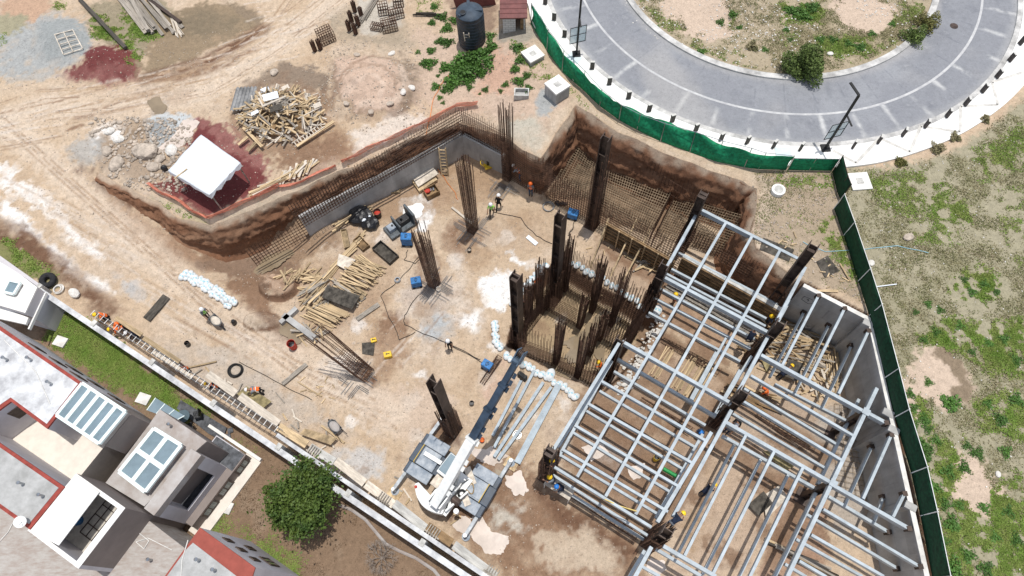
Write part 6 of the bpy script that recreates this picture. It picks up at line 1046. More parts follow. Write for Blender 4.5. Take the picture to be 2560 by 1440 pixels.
for a, b, l in (((612, 325), (660, 375), 'thick pale beam lying on the lower left of the timber heap'), ((700, 325), (745, 310), 'long plank across the lower part of the timber heap'), ((745, 372), (838, 312), 'long board lying along the ladder of the timber heap'), ((600, 368), (625, 350), 'short batten beside the lower left of the timber heap'), ((624, 384), (645, 364), 'batten end sticking out below the timber heap')):
    plank(G(*a)+Vector((0, 0, .25)), G(*b)+Vector((0, 0, .35)), .22, .09, 'wood', l)
def stack(c0, c1, n, length, dirv, label, group, mats=('wood',), w=(.06, .1), jit=.08, ang=.05, hgt=.35, name='timber', lr=(.75, 1.05), arc=True):
    p, q = G(*c0), G(*c1)
    for i in range(n):
        f = rg.random(); c = p.lerp(q, f); z = hgt*(math.sin(math.pi*f) if arc else 1)*rg.random()+.06; a = rg.gauss(0, ang); d = Vector((dirv.x*math.cos(a)-dirv.y*math.sin(a), dirv.x*math.sin(a)+dirv.y*math.cos(a), rg.gauss(0, .015)))
        L = length*rg.uniform(*lr); c = c+d*rg.gauss(0, jit*length*.3); zz = float(hz(c.x, c.y))+z; plank(Vector((c.x, c.y, zz))-d*L/2, Vector((c.x, c.y, zz))+d*L/2, rg.uniform(*w), rg.uniform(.05, .08), rg.choice(mats), label, group=group, name=name)
def dirp(a, b): d = G(*b)-G(*a); d.z = 0; return d.normalized()
d1 = dirp((870, 770), (965, 822)); d1b = dirp((785, 765), (885, 812))
stack((790, 812), (838, 768), 46, 2.55, d1b, 'squared timber in the neat lower left stack by the dark sheet', 'timbers of the lower left stack', ang=.035, hgt=.45)
stack((862, 745), (930, 655), 58, 2.5, dirp((860, 690), (960, 745)), 'squared timber in the loose upper right stack by the dark sheet', 'timbers of the upper right stack', ang=.16, hgt=.5)
stack((845, 705), (880, 755), 20, 2.0, dirp((850, 695), (920, 750)), 'loose timber lying between the two squared timber stacks', 'timbers between the stacks', mats=('wood', 'grey_wood'), ang=.15)
stack((830, 690), (880, 615), 18, 4.3, dirp((800, 690), (895, 580)), 'long thin plank in the bundle left of the blue welder', 'long planks of the bundle', ang=.09, hgt=.25, w=(.1, .16), lr=(.6, 1.05))
stack((860, 560), (900, 535), 26, 2.4, dirp((850, 560), (960, 500)), 'plank in the stack at the foot of the grey wall', 'planks by the grey wall', ang=.16, hgt=.4, w=(.08, .14))
heap((758, 700), 1.1, .9, .55, 32, (.9, 1.9), 'timber offcut in the small heap on the earth clod', 'timber offcuts on the clod', ['wood'], ang=.4, spread=.7)
heap((795, 740), 1.0, 1.2, .5, 26, (1.2, 2.4), 'batten in the tangle left of the dark sheet', 'battens left of the dark sheet', ['wood', 'grey_wood'], ang=.9, spread=.35)
heap((770, 835), 1.2, .6, .3, 22, (.6, 1.6), 'timber offcut behind the leaning rebar cage', 'offcuts behind the leaning cage', ['wood', 'grey_wood'])
stack((700, 450), (790, 415), 30, 1.5, dirp((745, 440), (765, 402)), 'plank in the row lying on the orange netting', 'planks on the orange netting', ang=.2, hgt=.35, mats=('wood', 'pale_board'), w=(.1, .17))
stack((660, 480), (720, 440), 12, 3.0, dirp((650, 495), (800, 425)), 'long plank lying along the orange netting', 'long planks along the netting', ang=.12, hgt=.3, mats=('pale_board', 'wood'), w=(.13, .2))
heap((1965, 865), 3.0, 2.2, .7, 95, (.9, 3.0), 'loose board in the timber tangle under the beams by the concrete wall', 'boards in the tangle by the wall', ['wood', 'wood', 'grey_wood', 'form_wood'], ang=-.45, spread=.28)
stack((2055, 935), (2095, 900), 12, 1.9, dirp((2085, 960), (2075, 860)), 'board standing on edge in the corner of the concrete wall', 'boards in the wall corner', ang=.1, hgt=.5)
heap((2040, 950), 1.8, 1.2, .4, 40, (.5, 1.4), 'board offcut at the lower end of the timber tangle', 'offcuts of the tangle', ['wood', 'pale_board'])
stack((1960, 1370), (2070, 1440), 30, 3.2, dirp((1960, 1370), (2090, 1430)), 'plank in the stack under the lowest right beams', 'planks under the lowest beams', ang=.06, hgt=.4, mats=('wood', 'grey_wood', 'dark_wood'), w=(.12, .2))
stack((1640, 900), (1665, 915), 9, 2.6, dirp((1690, 850), (1640, 935)), 'thin pole in the bundle under the upper cross beams', 'poles under the cross beams', ang=.06, hgt=.1, w=(.05, .08))
stack((1700, 930), (1760, 960), 26, 3.0, dirp((1760, 900), (1690, 1010)), 'timber in the bundle under the middle of the grid', 'timbers under the grid', ang=.05, hgt=.12, w=(.06, .09))
heap((1880, 1000), 1.6, .7, .3, 18, (1.2, 3.2), 'plank lying by the low forms in the middle right bay', 'planks in the middle right bay', ['wood', 'form_wood'], ang=-.5, spread=.15)
heap((1630, 665), .9, .6, .45, 12, (.9, 1.9), 'rough board in the small heap by the formwork panel', 'boards by the formwork', ['grey_wood', 'wood'], ang=.2, spread=.6)
stack((310, 35), (420, 30), 14, 6.5, dirp((290, -20), (380, 95)), 'long weathered post in the pile at the top left', 'weathered posts at the top left', ang=.07, hgt=.5, mats=('grey_wood',), w=(.18, .34), lr=(.8, 1.05))
stack((430, 60), (450, 70), 9, 3.0, dirp((420, 30), (460, 105)), 'thin pale pole beside the weathered posts', 'thin poles beside the posts', ang=.12, hgt=.1, mats=('pale_board',), w=(.04, .07))
stack((900, 45), (940, 10), 30, 4.2, dirp((905, 60), (960, -20)), 'thin grey bar in the bundle at the top by the crates', 'grey bars at the top', ang=.03, hgt=.2, mats=('grey_wood',), w=(.05, .09))
for a, b, w, t, m, l, n_ in (((368, 800), (418, 742), .62, .06, 'dark_wood', 'dark wide board lying alone on the ramp', 'board'), ((708, 962), (768, 912), .3, .1, 'grey_wood', 'weathered double plank lying in front of the leaning cage', 'plank'), ((893, 800), (948, 762), .34, .08, 'grey_wood', 'grey plank lying right of the dark sheet', 'plank'), ((1318, 592), (1342, 612), .32, .04, 'sheet_plastic', 'pale metal plate lying on the bare pit floor', 'metal plate'), ((745, 955), (805, 992), .08, .05, 'wood', 'thin batten lying near the offcuts in front of the crane', 'batten'), ((805, 1065), (862, 1108), .14, .08, 'wood', 'plank lying beside the empty wheelbarrow', 'plank'), ((690, 982), (712, 1008), .07, .05, 'grey_wood', 'shovel handle coloured pole by the bending worker', 'pole'),
                          ((1545, 600), (1590, 640), .12, .05, 'wood', 'plank lying behind the core pit bars', 'plank'), ((1560, 640), (1660, 690), .14, .06, 'wood', 'long plank on the ground behind the core pit', 'plank'), ((475, 920), (543, 905), .1, .07, 'wood', 'plank crossing the open beam cage', 'plank'), ((1130, 520), (1180, 560), .16, .06, 'pale_board', 'dusty plank lying beside the middle rebar cage', 'plank'), ((870, 415), (893, 450), .1, .07, 'wood', 'pair of battens leaning into the trench behind the mesh', 'batten'), ((972, 445), (992, 480), .12, .06, 'wood', 'plank leaning against the grey retaining wall', 'plank'), ((200, 0), (318, 125), .3, .2, 'dark_wood', 'single dark post lying left of the weathered posts', 'post'), ((370, 0), (455, 62), .26, .2, 'dark_steel', 'dark pipe lying right of the weathered posts', 'pipe'), ((2098, 660), (2125, 705), .1, .05, 'wood', 'batten lying in the grass inside the green screen', 'batten'), ((2160, 722), (2240, 712), .06, .05, 'sheet_plastic', 'thin white bar lying in the dry field', 'bar')):
    plank(G(*a)+Vector((0, 0, t/2+.04)), G(*b)+Vector((0, 0, t/2+.04)), w, t, m, l, cat=n_, name=n_.replace(' ', '_'))
def flat(name, q4, m, label, cat, t=.04, lift=.03, z=None):
    P = [G(*q) if z is None else at(*q, z) for q in q4]; zz = Vector((0, 0, lift)); mb = MB(); mb.hexa([p+zz for p in P]+[p+zz+Vector((0, 0, t)) for p in P]); return solo(mb, name, m, label, cat)
for a in (('tarp_sheet', [(824, 722), (905, 748), (885, 782), (810, 752)], 'dark_wood', 'dark weathered plywood sheet lying on the timber stacks', 'plywood sheet', .06, .55), ('plywood_sheet', [(1030, 448), (1078, 420), (1098, 445), (1048, 478)], 'pale_board', 'pale plywood sheets stacked beside the red crate', 'plywood sheet', .08, .5), ('plywood_sheet', [(1022, 445), (1050, 485), (1095, 455), (1070, 425)], 'wood', 'wood pallet under the pale plywood sheets', 'pallet', .25, .1),
          ('plywood_sheet', [(598, 990), (622, 970), (684, 1008), (660, 1028)], mat('olive_ply', (.3, .25, .13), .9, 0, .3, 3), 'greenish plywood sheet under the bending worker', 'plywood sheet', .04, .4), ('plywood_sheet', [(755, 1090), (768, 1076), (848, 1100), (832, 1117)], 'wood', 'tilted plywood sheet near the empty wheelbarrow', 'plywood sheet', .05, .5), ('steel_plate', [(905, 858), (938, 855), (934, 890), (906, 885)], 'dark_wood', 'square dark plate on the ground behind the leaning cage', 'plate', .03, .04),
          ('plywood_sheet', [(1866, 1265), (1905, 1230), (1928, 1260), (1893, 1292)], 'dark_wood', 'dark plywood square under the long lower beams', 'plywood sheet', .05, .3), ('plywood_sheet', [(1905, 1240), (1945, 1215), (1968, 1245), (1912, 1298)], 'pale_board', 'pale plywood square under the long lower beams', 'plywood sheet', .04, .2), ('rubber_mat', [(1908, 595), (1985, 625), (1972, 655), (1898, 625)], 'dark_wood', 'dark rectangular mat on the ground by the upper beam corner', 'mat', .03, .03), ('rubber_mat', [(2040, 655), (2068, 640), (2098, 678), (2062, 695)], 'dark_wood', 'dark square board on the grass right of the upper column', 'mat', .03, .03),
          ('plywood_sheet', [(1905, 1130), (1940, 1128), (1985, 1165), (1960, 1180)], 'olive_ply', 'yellowish plywood sheet under the middle right girder', 'plywood sheet', .04, .2), ('plywood_sheet', [(1905, 860), (1925, 905), (1915, 935), (1900, 900)], 'olive_ply', 'greenish plywood strip beside the timber tangle', 'plywood sheet', .04, .2), ('plywood_sheet', [(1965, 905), (2000, 915), (1985, 960), (1950, 945)], 'dark_wood', 'dark plywood sheet in the timber tangle', 'plywood sheet', .04, .55), ('plywood_sheet', [(850, 640), (892, 655), (868, 680), (845, 668)], 'pale_board', 'pale slatted form panel near the long planks', 'form panel', .06, .3)):
    flat(*a)
# shallow timber boxes and form panels
def crate(c, ex, L, Wd, H, m, label, name='crate', cat='crate', th=.04, lift=0., fill=None):
    p = G(*c); p.z += lift; ex = ex.normalized(); ey = Vector((-ex.y, ex.x, 0)); t = thing(name, label, cat, p)
    for s in (-1, 1):
        mb = MB(); mb.box(p+ey*s*(Wd/2)+Vector((0, 0, H/2)), ex*L/2, ey*th/2, (0, 0, H/2)); mb.build('side_panel', m, t); mb = MB(); mb.box(p+ex*s*(L/2-th/2)+Vector((0, 0, H/2)), ex*th/2, ey*(Wd/2-th/2), (0, 0, H/2-.004)); mb.build('end_panel', m, t)
    mb = MB(); mb.box(p+Vector((0, 0, .06)), ex*(L/2-th), ey*(Wd/2-th/2), (0, 0, .04)); mb.build('bottom', m, t); return t
dN = dirp((1060, 490), (1100, 470))
crate((1080, 485), dN, 1.05, .75, .55, 'form_wood', 'wooden crate holding a red cloth and tools', th=.05)
p = G(1072, 482); mb = MB(); mb.blob((p.x-.12, p.y-.02, p.z+.3), .28, .2, .12, 4, .3); solo(mb, 'cloth', 'red_paint', 'crumpled red cloth lying inside the wooden crate', 'cloth'); mb = MB()
for i in range(8): mb.blob((p.x+.2+rg.uniform(-.15, .2), p.y+.12+rg.uniform(-.15, .15), p.z+.25), .09, .07, .06, i, .3, 1)
solo(mb, 'tool_heap', 'chrome', 'heap of metal clamps inside the wooden crate', 'clamps')
for c, e, L, w_, h, m, l in (((965, 635), ((920, 605), (990, 665)), 1.9, .85, .4, 'dark_wood', 'dark form box lying beside the timber stacks'), ((905, 612), ((885, 590), (925, 630)), 1.2, .6, .35, 'form_wood', 'small form box at the top of the timber stacks'), ((865, 600), ((875, 560), (890, 630)), 1.6, .4, .3, 'wood', 'narrow form box next to the black tarpaulin'), ((985, 478), ((960, 475), (1005, 475)), 1.0, .45, .2, 'wood', 'slatted form panel leaning by the grey wall'), ((893, 735), ((880, 715), (915, 755)), 1.5, .5, .15, 'grey_wood', 'grey slatted form lying over the upper right stack'), ((735, 870), ((705, 800), (770, 850)), .01, .01, .01, 'concrete', '')):
    if l: crate(c, dirp(*e), L, w_, h, m, l, name='form_box', cat='form box')
for a, b, w_, l in (((712, 792), (790, 850), .5, 'cast concrete footing beam below the leaning cage'), ((705, 812), (745, 775), .4, 'short concrete footing beam crossing near the leaning cage')):
    a, b = G(*a), G(*b); mb = MB(); mb.beam(Vector((a.x, a.y, .22)), Vector((b.x, b.y, .22)), w_*.8, .5); solo(mb, 'footing_beam', 'concrete', l, 'concrete beam')
a, b = at(1105, 370, 2.75), G(1113, 440); ladder('wooden stepladder leaning against the grey retaining wall', b, Vector((a.x, a.y, 2.75)), .5, 9, 'wood', .045)
# walkway planks along the new wall
for i, (a, b, m, l) in enumerate((((290, 795), (355, 838), 'wood', 'plank of the walkway under the group of four workers'), ((360, 845), (450, 905), 'wood', 'plank of the walkway left of the crouching worker'), ((385, 880), (480, 945), 'pale_board', 'plank lying along the rebar ladder cage'), ((600, 990), (697, 1060), 'pale_board', 'pale walkway plank below the greenish plywood'), ((697, 1067), (768, 1112), 'wood', 'yellow walkway plank beside the tilted plywood'), ((775, 1118), (836, 1155), 'mid_concrete', 'cement splashed walkway plank'), ((840, 1152), (912, 1208), 'pale_board', 'walkway plank behind the round tree'), ((915, 1210), (985, 1262), 'pale_board', 'walkway plank below the pale dusty patch'), ((985, 1258), (1065, 1322), 'mid_concrete', 'grey walkway plank left of the crane counterweight'), ((1068, 1315), (1130, 1358), 'form_wood', 'brown walkway plank below the crane'), ((1135, 1362), (1240, 1442), 'mid_concrete', 'grey walkway plank at the bottom edge'), ((520, 935), (590, 985), 'pale_board', 'walkway plank beside the yellow helmeted worker'))):
    plank(at(*a, 2.0), at(*b, 2.0), .5 if i > 2 else .3, .07, m, l, group='walkway planks beside the new wall')
    for f in (.15, .85): q = at(*a, 2.0).lerp(at(*b, 2.0), f); plank(Vector((q.x, q.y, float(hz(q.x, q.y)))), Vector((q.x, q.y, 1.95)), .09, .09, 'grey_wood', 'post carrying the walkway planks beside the new wall', name='walkway_post', cat='post', group='walkway posts')
for i in range(26):
    f = rg.random(); q = at(430+f*680, 915+f*430, .4); q = Vector((q.x+rg.uniform(.2, 1.2), q.y+rg.uniform(.2, 1.2), 0)); q.z = float(hz(q.x, q.y))+.08; a = rg.uniform(0, 3.1); L = rg.uniform(.3, 1.0); plank(q-Vector((math.cos(a), math.sin(a), 0))*L/2, q+Vector((math.cos(a), math.sin(a), .1))*L/2, .1, .05, rg.choice(['wood', 'grey_wood', 'pale_board']), 'timber offcut lying beside the walkway planks', name='offcut', cat='offcut', group='offcuts beside the walkway')
for i in range(34):
    c = rg.choice(((790, 970), (1960, 600), (2070, 690), (1500, 640), (2000, 630))); q = G(c[0]+rg.gauss(0, 22), c[1]+rg.gauss(0, 16)); q.z += .04; a = rg.uniform(0, 3.1); L = rg.uniform(.2, .5); plank(q-Vector((math.cos(a), math.sin(a), 0))*L/2, q+Vector((math.cos(a), math.sin(a), 0))*L/2, .07, .04, 'wood', 'short wood chip scattered on open ground', name='wood_chip', cat='offcut', group='scattered wood chips')
# ------------------------------------------------------------------ sandbags
bm_ = MB(); bm_.blob((0, 0, .1), .3, .2, .13, 5, .18, 2); bag0 = bm_.build('sandbag', 'bag_white', smooth=True); bm_ = MB(); bm_.box((.02, 0, .215), (.045, .02, 0), (-.02, .12, 0), (0, 0, .008)); bs0 = bm_.build('print_patch', 'bag_blue', bag0); bag0.location = (0, 0, 0); _used = [0]
def bags(line, n, rows, label, group, spread=.12):
    P = [G(*p) for p in line]; Ls = [(b-a).length for a, b in zip(P, P[1:])]; T = sum(Ls)
    for r in range(rows):
        for i in range(n):
            s = (i+.5+.5*(r % 2))/n*T; k = 0
            while k < len(Ls)-1 and s > Ls[k]: s -= Ls[k]; k += 1
            d = (P[k+1]-P[k]).normalized(); q = P[k]+d*s+Vector((-d.y, d.x, 0))*((r-(rows-1)/2)*.3+rg.uniform(-spread, spread)); q.z = float(hz(q.x, q.y))+.02+(.12 if r == 1 else 0)
            if _used[0]: o = copy_tree(bag0)
            else: o = bag0
            _used[0] = 1; tag(o, label, 'sandbag', group); o.location = q; o.rotation_euler = (rg.uniform(-.2, .2), rg.uniform(-.2, .2), math.atan2(d.y, d.x)+1.57+rg.uniform(-.5, .5)); s_ = rg.uniform(.85, 1.15); o.scale = (s_, s_, s_)
bags([(455, 690), (500, 705), (545, 735), (585, 765)], 17, 2, 'white and blue sandbag in the row on the ramp edge', 'sandbags on the ramp edge')
bags([(1280, 770), (1320, 715), (1365, 660)], 12, 1, 'white and blue sandbag along the upper left rim of the core pit', 'sandbags on the upper left core rim')
bags([(1425, 655), (1480, 685), (1540, 720), (1630, 790)], 17, 1, 'white and blue sandbag along the rear rim of the core pit', 'sandbags on the rear core rim')
bags([(1238, 805), (1236, 840), (1252, 878)], 8, 1, 'white sandbag in the short row left of the core pit', 'sandbags left of the core pit')
bags([(1262, 888), (1330, 925), (1400, 965), (1445, 995)], 17, 1, 'white and blue sandbag in the front row above the loose beams', 'sandbags above the loose beams')
for p, l in (((1375, 938), 'single white sandbag in the muddy water by the core pit'), ((1642, 778), 'white sandbag beside the rim column and beams')):
    o = copy_tree(bag0); tag(o, l, 'sandbag'); o['group'] = 'single sandbags'; o.location = G(*p)+Vector((0, 0, .05)); o.scale = (1.6, 1.6, 1.4)
mb = MB()
for i in range(150):
    f = rg.random(); q = G(1650-f*95+rg.gauss(0, 9), 800+f*175+rg.gauss(0, 9)); s_ = rg.uniform(.07, .2); mb.blob((q.x, q.y, q.z+s_*.4), s_, s_*rg.uniform(.6, 1), s_*.6, i, .3, 1)
tag(solo(mb, 'rubble', 'white_rock', 'band of broken white concrete rubble under the beam grid', 'rubble'), kind='stuff')
# ------------------------------------------------------------------ machines, buckets, coils
def welder(c, top_w, label, rot=.2, s=1., h=.75):
    p = G(*c); t = thing('welding_machine', label, 'welding machine', p, 'blue welding machines'); ex = Vector((math.cos(rot), math.sin(rot), 0)); ey = Vector((-ex.y, ex.x, 0))
    bev((lambda m_: (m_.box(p+Vector((0, 0, .1+h/2)), ex*.36*s, ey*.27*s, (0, 0, h/2)), m_.build('cabinet', 'blue_paint', t))[1])(MB()), .04)
    mb = MB(); mb.box(p+ex*.363*s+Vector((0, 0, .1+h*.5)), ex*.004, ey*.2*s, (0, 0, h*.35)); mb.build('front_panel', 'black_plastic', t); mb = MB(); mb.path([p+ey*v*.15+Vector((0, 0, .1+h+z)) for v, z in ((-1, 0), (-1, .07), (1, .07), (1, 0))], .015, 5); mb.build('handle', 'black_plastic', t)
    for a in (-1, 1): mb = MB(); q = p+ex*a*.25*s; mb.tube(q-ey*.3*s+Vector((0, 0, .1)), q+ey*.3*s+Vector((0, 0, .1)), .1, 12); mb.build('wheel_pair', 'tyre', t)
    mb = MB(); mb.path([p+ex*(.1*math.cos(a)*(1+.2*math.sin(3*a)))+ey*(.14*math.sin(a))+Vector((0, 0, .13+h+.02*math.sin(2*a))) for a in np.linspace(0, 12.4, 40)], .014, 4); mb.build('cable_coil', 'cable_black', t); return t
welder((1020, 608), 0, 'tall blue welding machine below the white powder patch', -.1, 1.1, .95); welder((1043, 712), 0, 'blue welding machine left of the standing rebar cage', .15, 1., .7); welder((1432, 542), 0, 'blue welding machine at the foot of the rear rebar wall', -.4, 1.1, .6); welder((1219, 918), 0, 'blue welding machine near the tip of the crane boom', -.6, 1., .6)
def bucket(c, r, h, m, label, fill='rock', name='bucket', grp=None):
    p = G(*c); t = thing(name, label, name, p, grp); mb = MB(); n = 18; k = 0
    prof = [(r*.82, 0), (r, h), (r*.92, h), (r*.76, .04)]
    for rr_, z in prof:
        for i in range(n): a = 2*math.pi*i/n; mb.v.append((p.x+rr_*math.cos(a), p.y+rr_*math.sin(a), p.z+z))
    for j in range(3):
        for i in range(n): mb.f.append((j*n+i, j*n+(i+1) % n, (j+1)*n+(i+1) % n, (j+1)*n+i))
    mb.f.append(tuple(3*n+i for i in range(n))); mb.build('shell', m, t, smooth=False)
    if fill: mb = MB(); mb.lathe(p+Vector((0, 0, h*.6)), [(r*.86, 0), (r*.5, .05), (.01, .07)], n); mb.build('contents', fill, t)
    mb = MB(); mb.path([p+Vector((r*math.cos(a), 0, h*.95+r*.5*math.sin(a))) for a in np.linspace(0, math.pi, 8)], .012, 4); mb.build('handle', 'dark_steel', t)
for a in (((735, 868), .3, .75, 'red_paint', 'open red drum at the wet end of the pit', 'black_plastic', 'drum'), ((946, 540), .3, .62, 'brown_cloth', 'brown drum beside the black tarpaulin', 'red_paint', 'drum'), ((1084, 724), .17, .3, 'chrome', 'left grey bucket at the foot of the rebar cage', 'rock', 'bucket'), ((1097, 726), .17, .3, 'pale_concrete', 'right grey bucket at the foot of the rebar cage', 'rock', 'bucket'), ((1174, 628), .16, .3, 'black_plastic', 'black bucket on the open pit floor', 'rock', 'bucket'), ((1206, 1102), .16, .3, 'red_paint', 'small red bucket left of the loose beams', 'orange_paint', 'bucket'), ((1180, 1010), .16, .3, 'black_plastic', 'black bucket behind the crane boom', None, 'bucket'), ((1250, 1120), .17, .3, 'black_plastic', 'black bucket standing on the third loose beam', 'rock', 'bucket'), ((472, 862), .18, .36, 'black_plastic', 'black bucket alone on the ramp below the walkway', None, 'bucket'), ((1638, 1148), .2, .7, 'yellow_paint', 'yellow drum under the big beam bay', 'black_plastic', 'drum'), ((2243, 998), .22, .35, 'yellow_paint', 'yellow bucket hooked on the green screen fence', None, 'bucket')):
    bucket(a[0], a[1], a[2], a[3], a[4], a[5], a[6])
for c, l, ex in (((935, 852), 'yellow plastic jerrycan lying behind the leaning cage', (.19, .15, .2)), ((971, 890), 'small yellow generator box near the leaning cage', (.26, .2, .4))):
    p = G(*c); t = thing('jerrycan' if 'jerry' in l else 'generator', l, 'jerrycan' if 'jerry' in l else 'generator', p); mb = MB(); mb.box(p+Vector((0, 0, ex[2]/2)), (ex[0], .05, 0), (-.05, ex[1], 0), (0, 0, ex[2]/2)); bev(mb.build('body', 'yellow_paint', t), .03); mb = MB(); mb.tube(p+Vector((-.05, 0, ex[2])), p+Vector((-.05, 0, ex[2]+.06)), .05, 10); mb.build('cap', 'black_plastic', t); mb = MB(); mb.path([p+Vector((x, .02, ex[2]+z)) for x, z in ((.02, 0), (.02, .05), (.14, .05), (.14, 0))], .018, 5); mb.build('handle', 'black_plastic', t)
def coil(c, Rm, r, m, label, turns=3, name='cable_coil'):
    p = G(*c); mb = MB()
    for k in range(turns): mb.torus(p+Vector((rg.uniform(-.05, .05), rg.uniform(-.05, .05), .05+k*r*1.3)), Rm+rg.uniform(-.06, .06), r, 34, 6)
    solo(mb, name, m, label, 'coil')
coil((591, 926), .42, .05, 'cable_black', 'black pipe coil lying above the walkway', 3); coil((993, 700), .2, .04, 'chrome', 'grey wire coil on the open pit floor', 3); coil((1371, 518), .4, .03, 'chrome', 'grey cable coil at the foot of the rear rebar wall', 3); coil((148, 724), .28, .03, 'pale_concrete', 'pale wire coil beside the big tyre', 4); coil((1292, 1087), .22, .02, 'chrome', 'wire coil resting on a loose beam', 3)
p = G(124, 704); mb = MB(); mb.torus(p+Vector((0, 0, .22)), .38, .2, 36, 10, Quaternion((1, .3, 0), .12)); solo(mb, 'tyre', 'tyre', 'big black lorry tyre on the grass by the garden wall', 'tyre', smooth=True)
# trench plant: the dark generator frame with its raised hood
p = G(1003, 568); t = thing('pump_unit', 'dark grey pump machine with raised hood beside the white powder', 'machine', p); ex = dirp((970, 595), (1045, 545)); ey = Vector((-ex.y, ex.x, 0))
def gb(x0, x1, y0, y1, z0, z1, m, nm): mb = MB(); mb.box(p+(ex*(x0+x1)/2+ey*(y0+y1)/2)*1.25+Vector((0, 0, (z0+z1)/1.7)), ex*(x1-x0)/1.6, ey*(y1-y0)/1.6, (0, 0, (z1-z0)/1.7)); return bev(mb.build(nm, m, t), .025)
dk = mat('machine_grey', (.1, .115, .125), .5, 0, .3, 4); gb(-.95, .95, -.5, .5, .12, .3, 'machine_grey', 'base_frame'); gb(.7, .85, -.5, .5, .3, 1.25, 'machine_grey', 'hood_panel'); gb(-.28, -.18, -.5, .5, .3, .95, 'machine_grey', 'bulkhead'); gb(-.1, .6, -.2, .25, .3, .75, 'black_plastic', 'engine'); gb(-.8, -.35, -.15, .3, .3, .62, 'crane_grey', 'pump_head')
mb = MB(); mb.tube(p+ex*.2+Vector((0, 0, .7)), p+ex*.2+Vector((0, 0, 1.2)), .1, 12); mb.tube(p+ex*-.6+ey*.1+Vector((0, 0, .55)), p+ex*-.6+ey*.1+Vector((0, 0, .8)), .08, 12); mb.build('exhaust', 'black_plastic', t)
for a in (-.6, .6): mb = MB(); mb.tube(p+ex*a-ey*.55+Vector((0, 0, .16)), p+ex*a+ey*.55+Vector((0, 0, .16)), .16, 14); mb.build('wheel_pair', 'tyre', t)
for c, l, m in (((1030, 530), 'heap of bright white powder beside the pump machine', 'powder'),):
    q = G(*c); mb = MB(); mb.blob((q.x, q.y, q.z-.02), .75, .6, .16, 6, .3, 3); mb.blob((q.x+.45, q.y+.35, q.z-.02), .5, .5, .12, 8, .3, 3); solo(mb, 'powder_heap', m, l, 'powder heap', smooth=True)
q = G(908, 545); mb = MB(); mb.blob((q.x, q.y, q.z+.3), .95, .75, .5, 12, .5, 3); mb.blob((q.x+.5, q.y-.5, q.z+.25), .65, .55, .35, 15, .5, 3); t = solo(mb, 'tarpaulin', 'black_plastic', 'crumpled black plastic tarpaulin by the grey wall', 'tarpaulin'); mb = MB(); mb.blob((q.x+.4, q.y-.35, q.z+.55), .45, .16, .12, 18, .5, 2, .6); mb.build('white_fold', 'sheet_plastic', t)
q = G(1222, 415); t = thing('compactor', 'yellow and black plate compactor below the grey wall corner', 'machine', q); mb = MB(); mb.box(q+Vector((0, 0, .08)), (.35, .1, 0), (-.08, .28, 0), (0, 0, .05)); mb.build('plate', 'yellow_paint', t); mb = MB(); mb.box(q+Vector((.05, .1, .4)), (.2, 0, 0), (0, .18, 0), (0, 0, .22)); bev(mb.build('engine', 'black_plastic', t), .04); mb = MB(); mb.path([q+Vector(v) for v in ((-.3, -.2, .2), (-.6, -.3, .7), (-.6, .1, .7), (-.3, .2, .2))], .025, 6); mb.build('handle', 'yellow_paint', t)
q = G(1212, 398); mb = MB(); mb.blob((q.x, q.y, q.z+.2), .35, .25, .25, 33, .5, 2); solo(mb, 'tool_bag', 'jeans', 'blue grey bag heap beside the plate compactor', 'bag')
q = G(494, 600); mb = MB(); mb.blob((q.x, q.y, q.z+.25), .16, .3, .3, 4, .5, 2); solo(mb, 'plastic_bag', 'black_plastic', 'black plastic bag on the slope below the red gravel', 'bag'); q = G(588, 808); mb = MB(); mb.blob((q.x, q.y, q.z+.2), .18, .2, .3, 7, .5, 2); solo(mb, 'plastic_bag', 'black_plastic', 'black plastic bag right of the pushed wheelbarrow', 'bag'); q = G(415, 425); mb = MB(); mb.blob((q.x, q.y, q.z+.25), .25, .2, .32, 9, .5, 2); solo(mb, 'plastic_bag', 'black_plastic', 'black plastic bag at the left corner of the canopy', 'bag')
q = G(1400, 508); mb = MB()
for i in range(9): mb.blob((q.x+rg.uniform(-.4, .5), q.y+rg.uniform(-.3, .3), q.z+.15), .16, .12, .12, i, .4, 1)
solo(mb, 'tool_heap', 'black_plastic', 'heap of dark tools beside the grey cable coil', 'tools')
q = G(1435, 600); mb = MB()
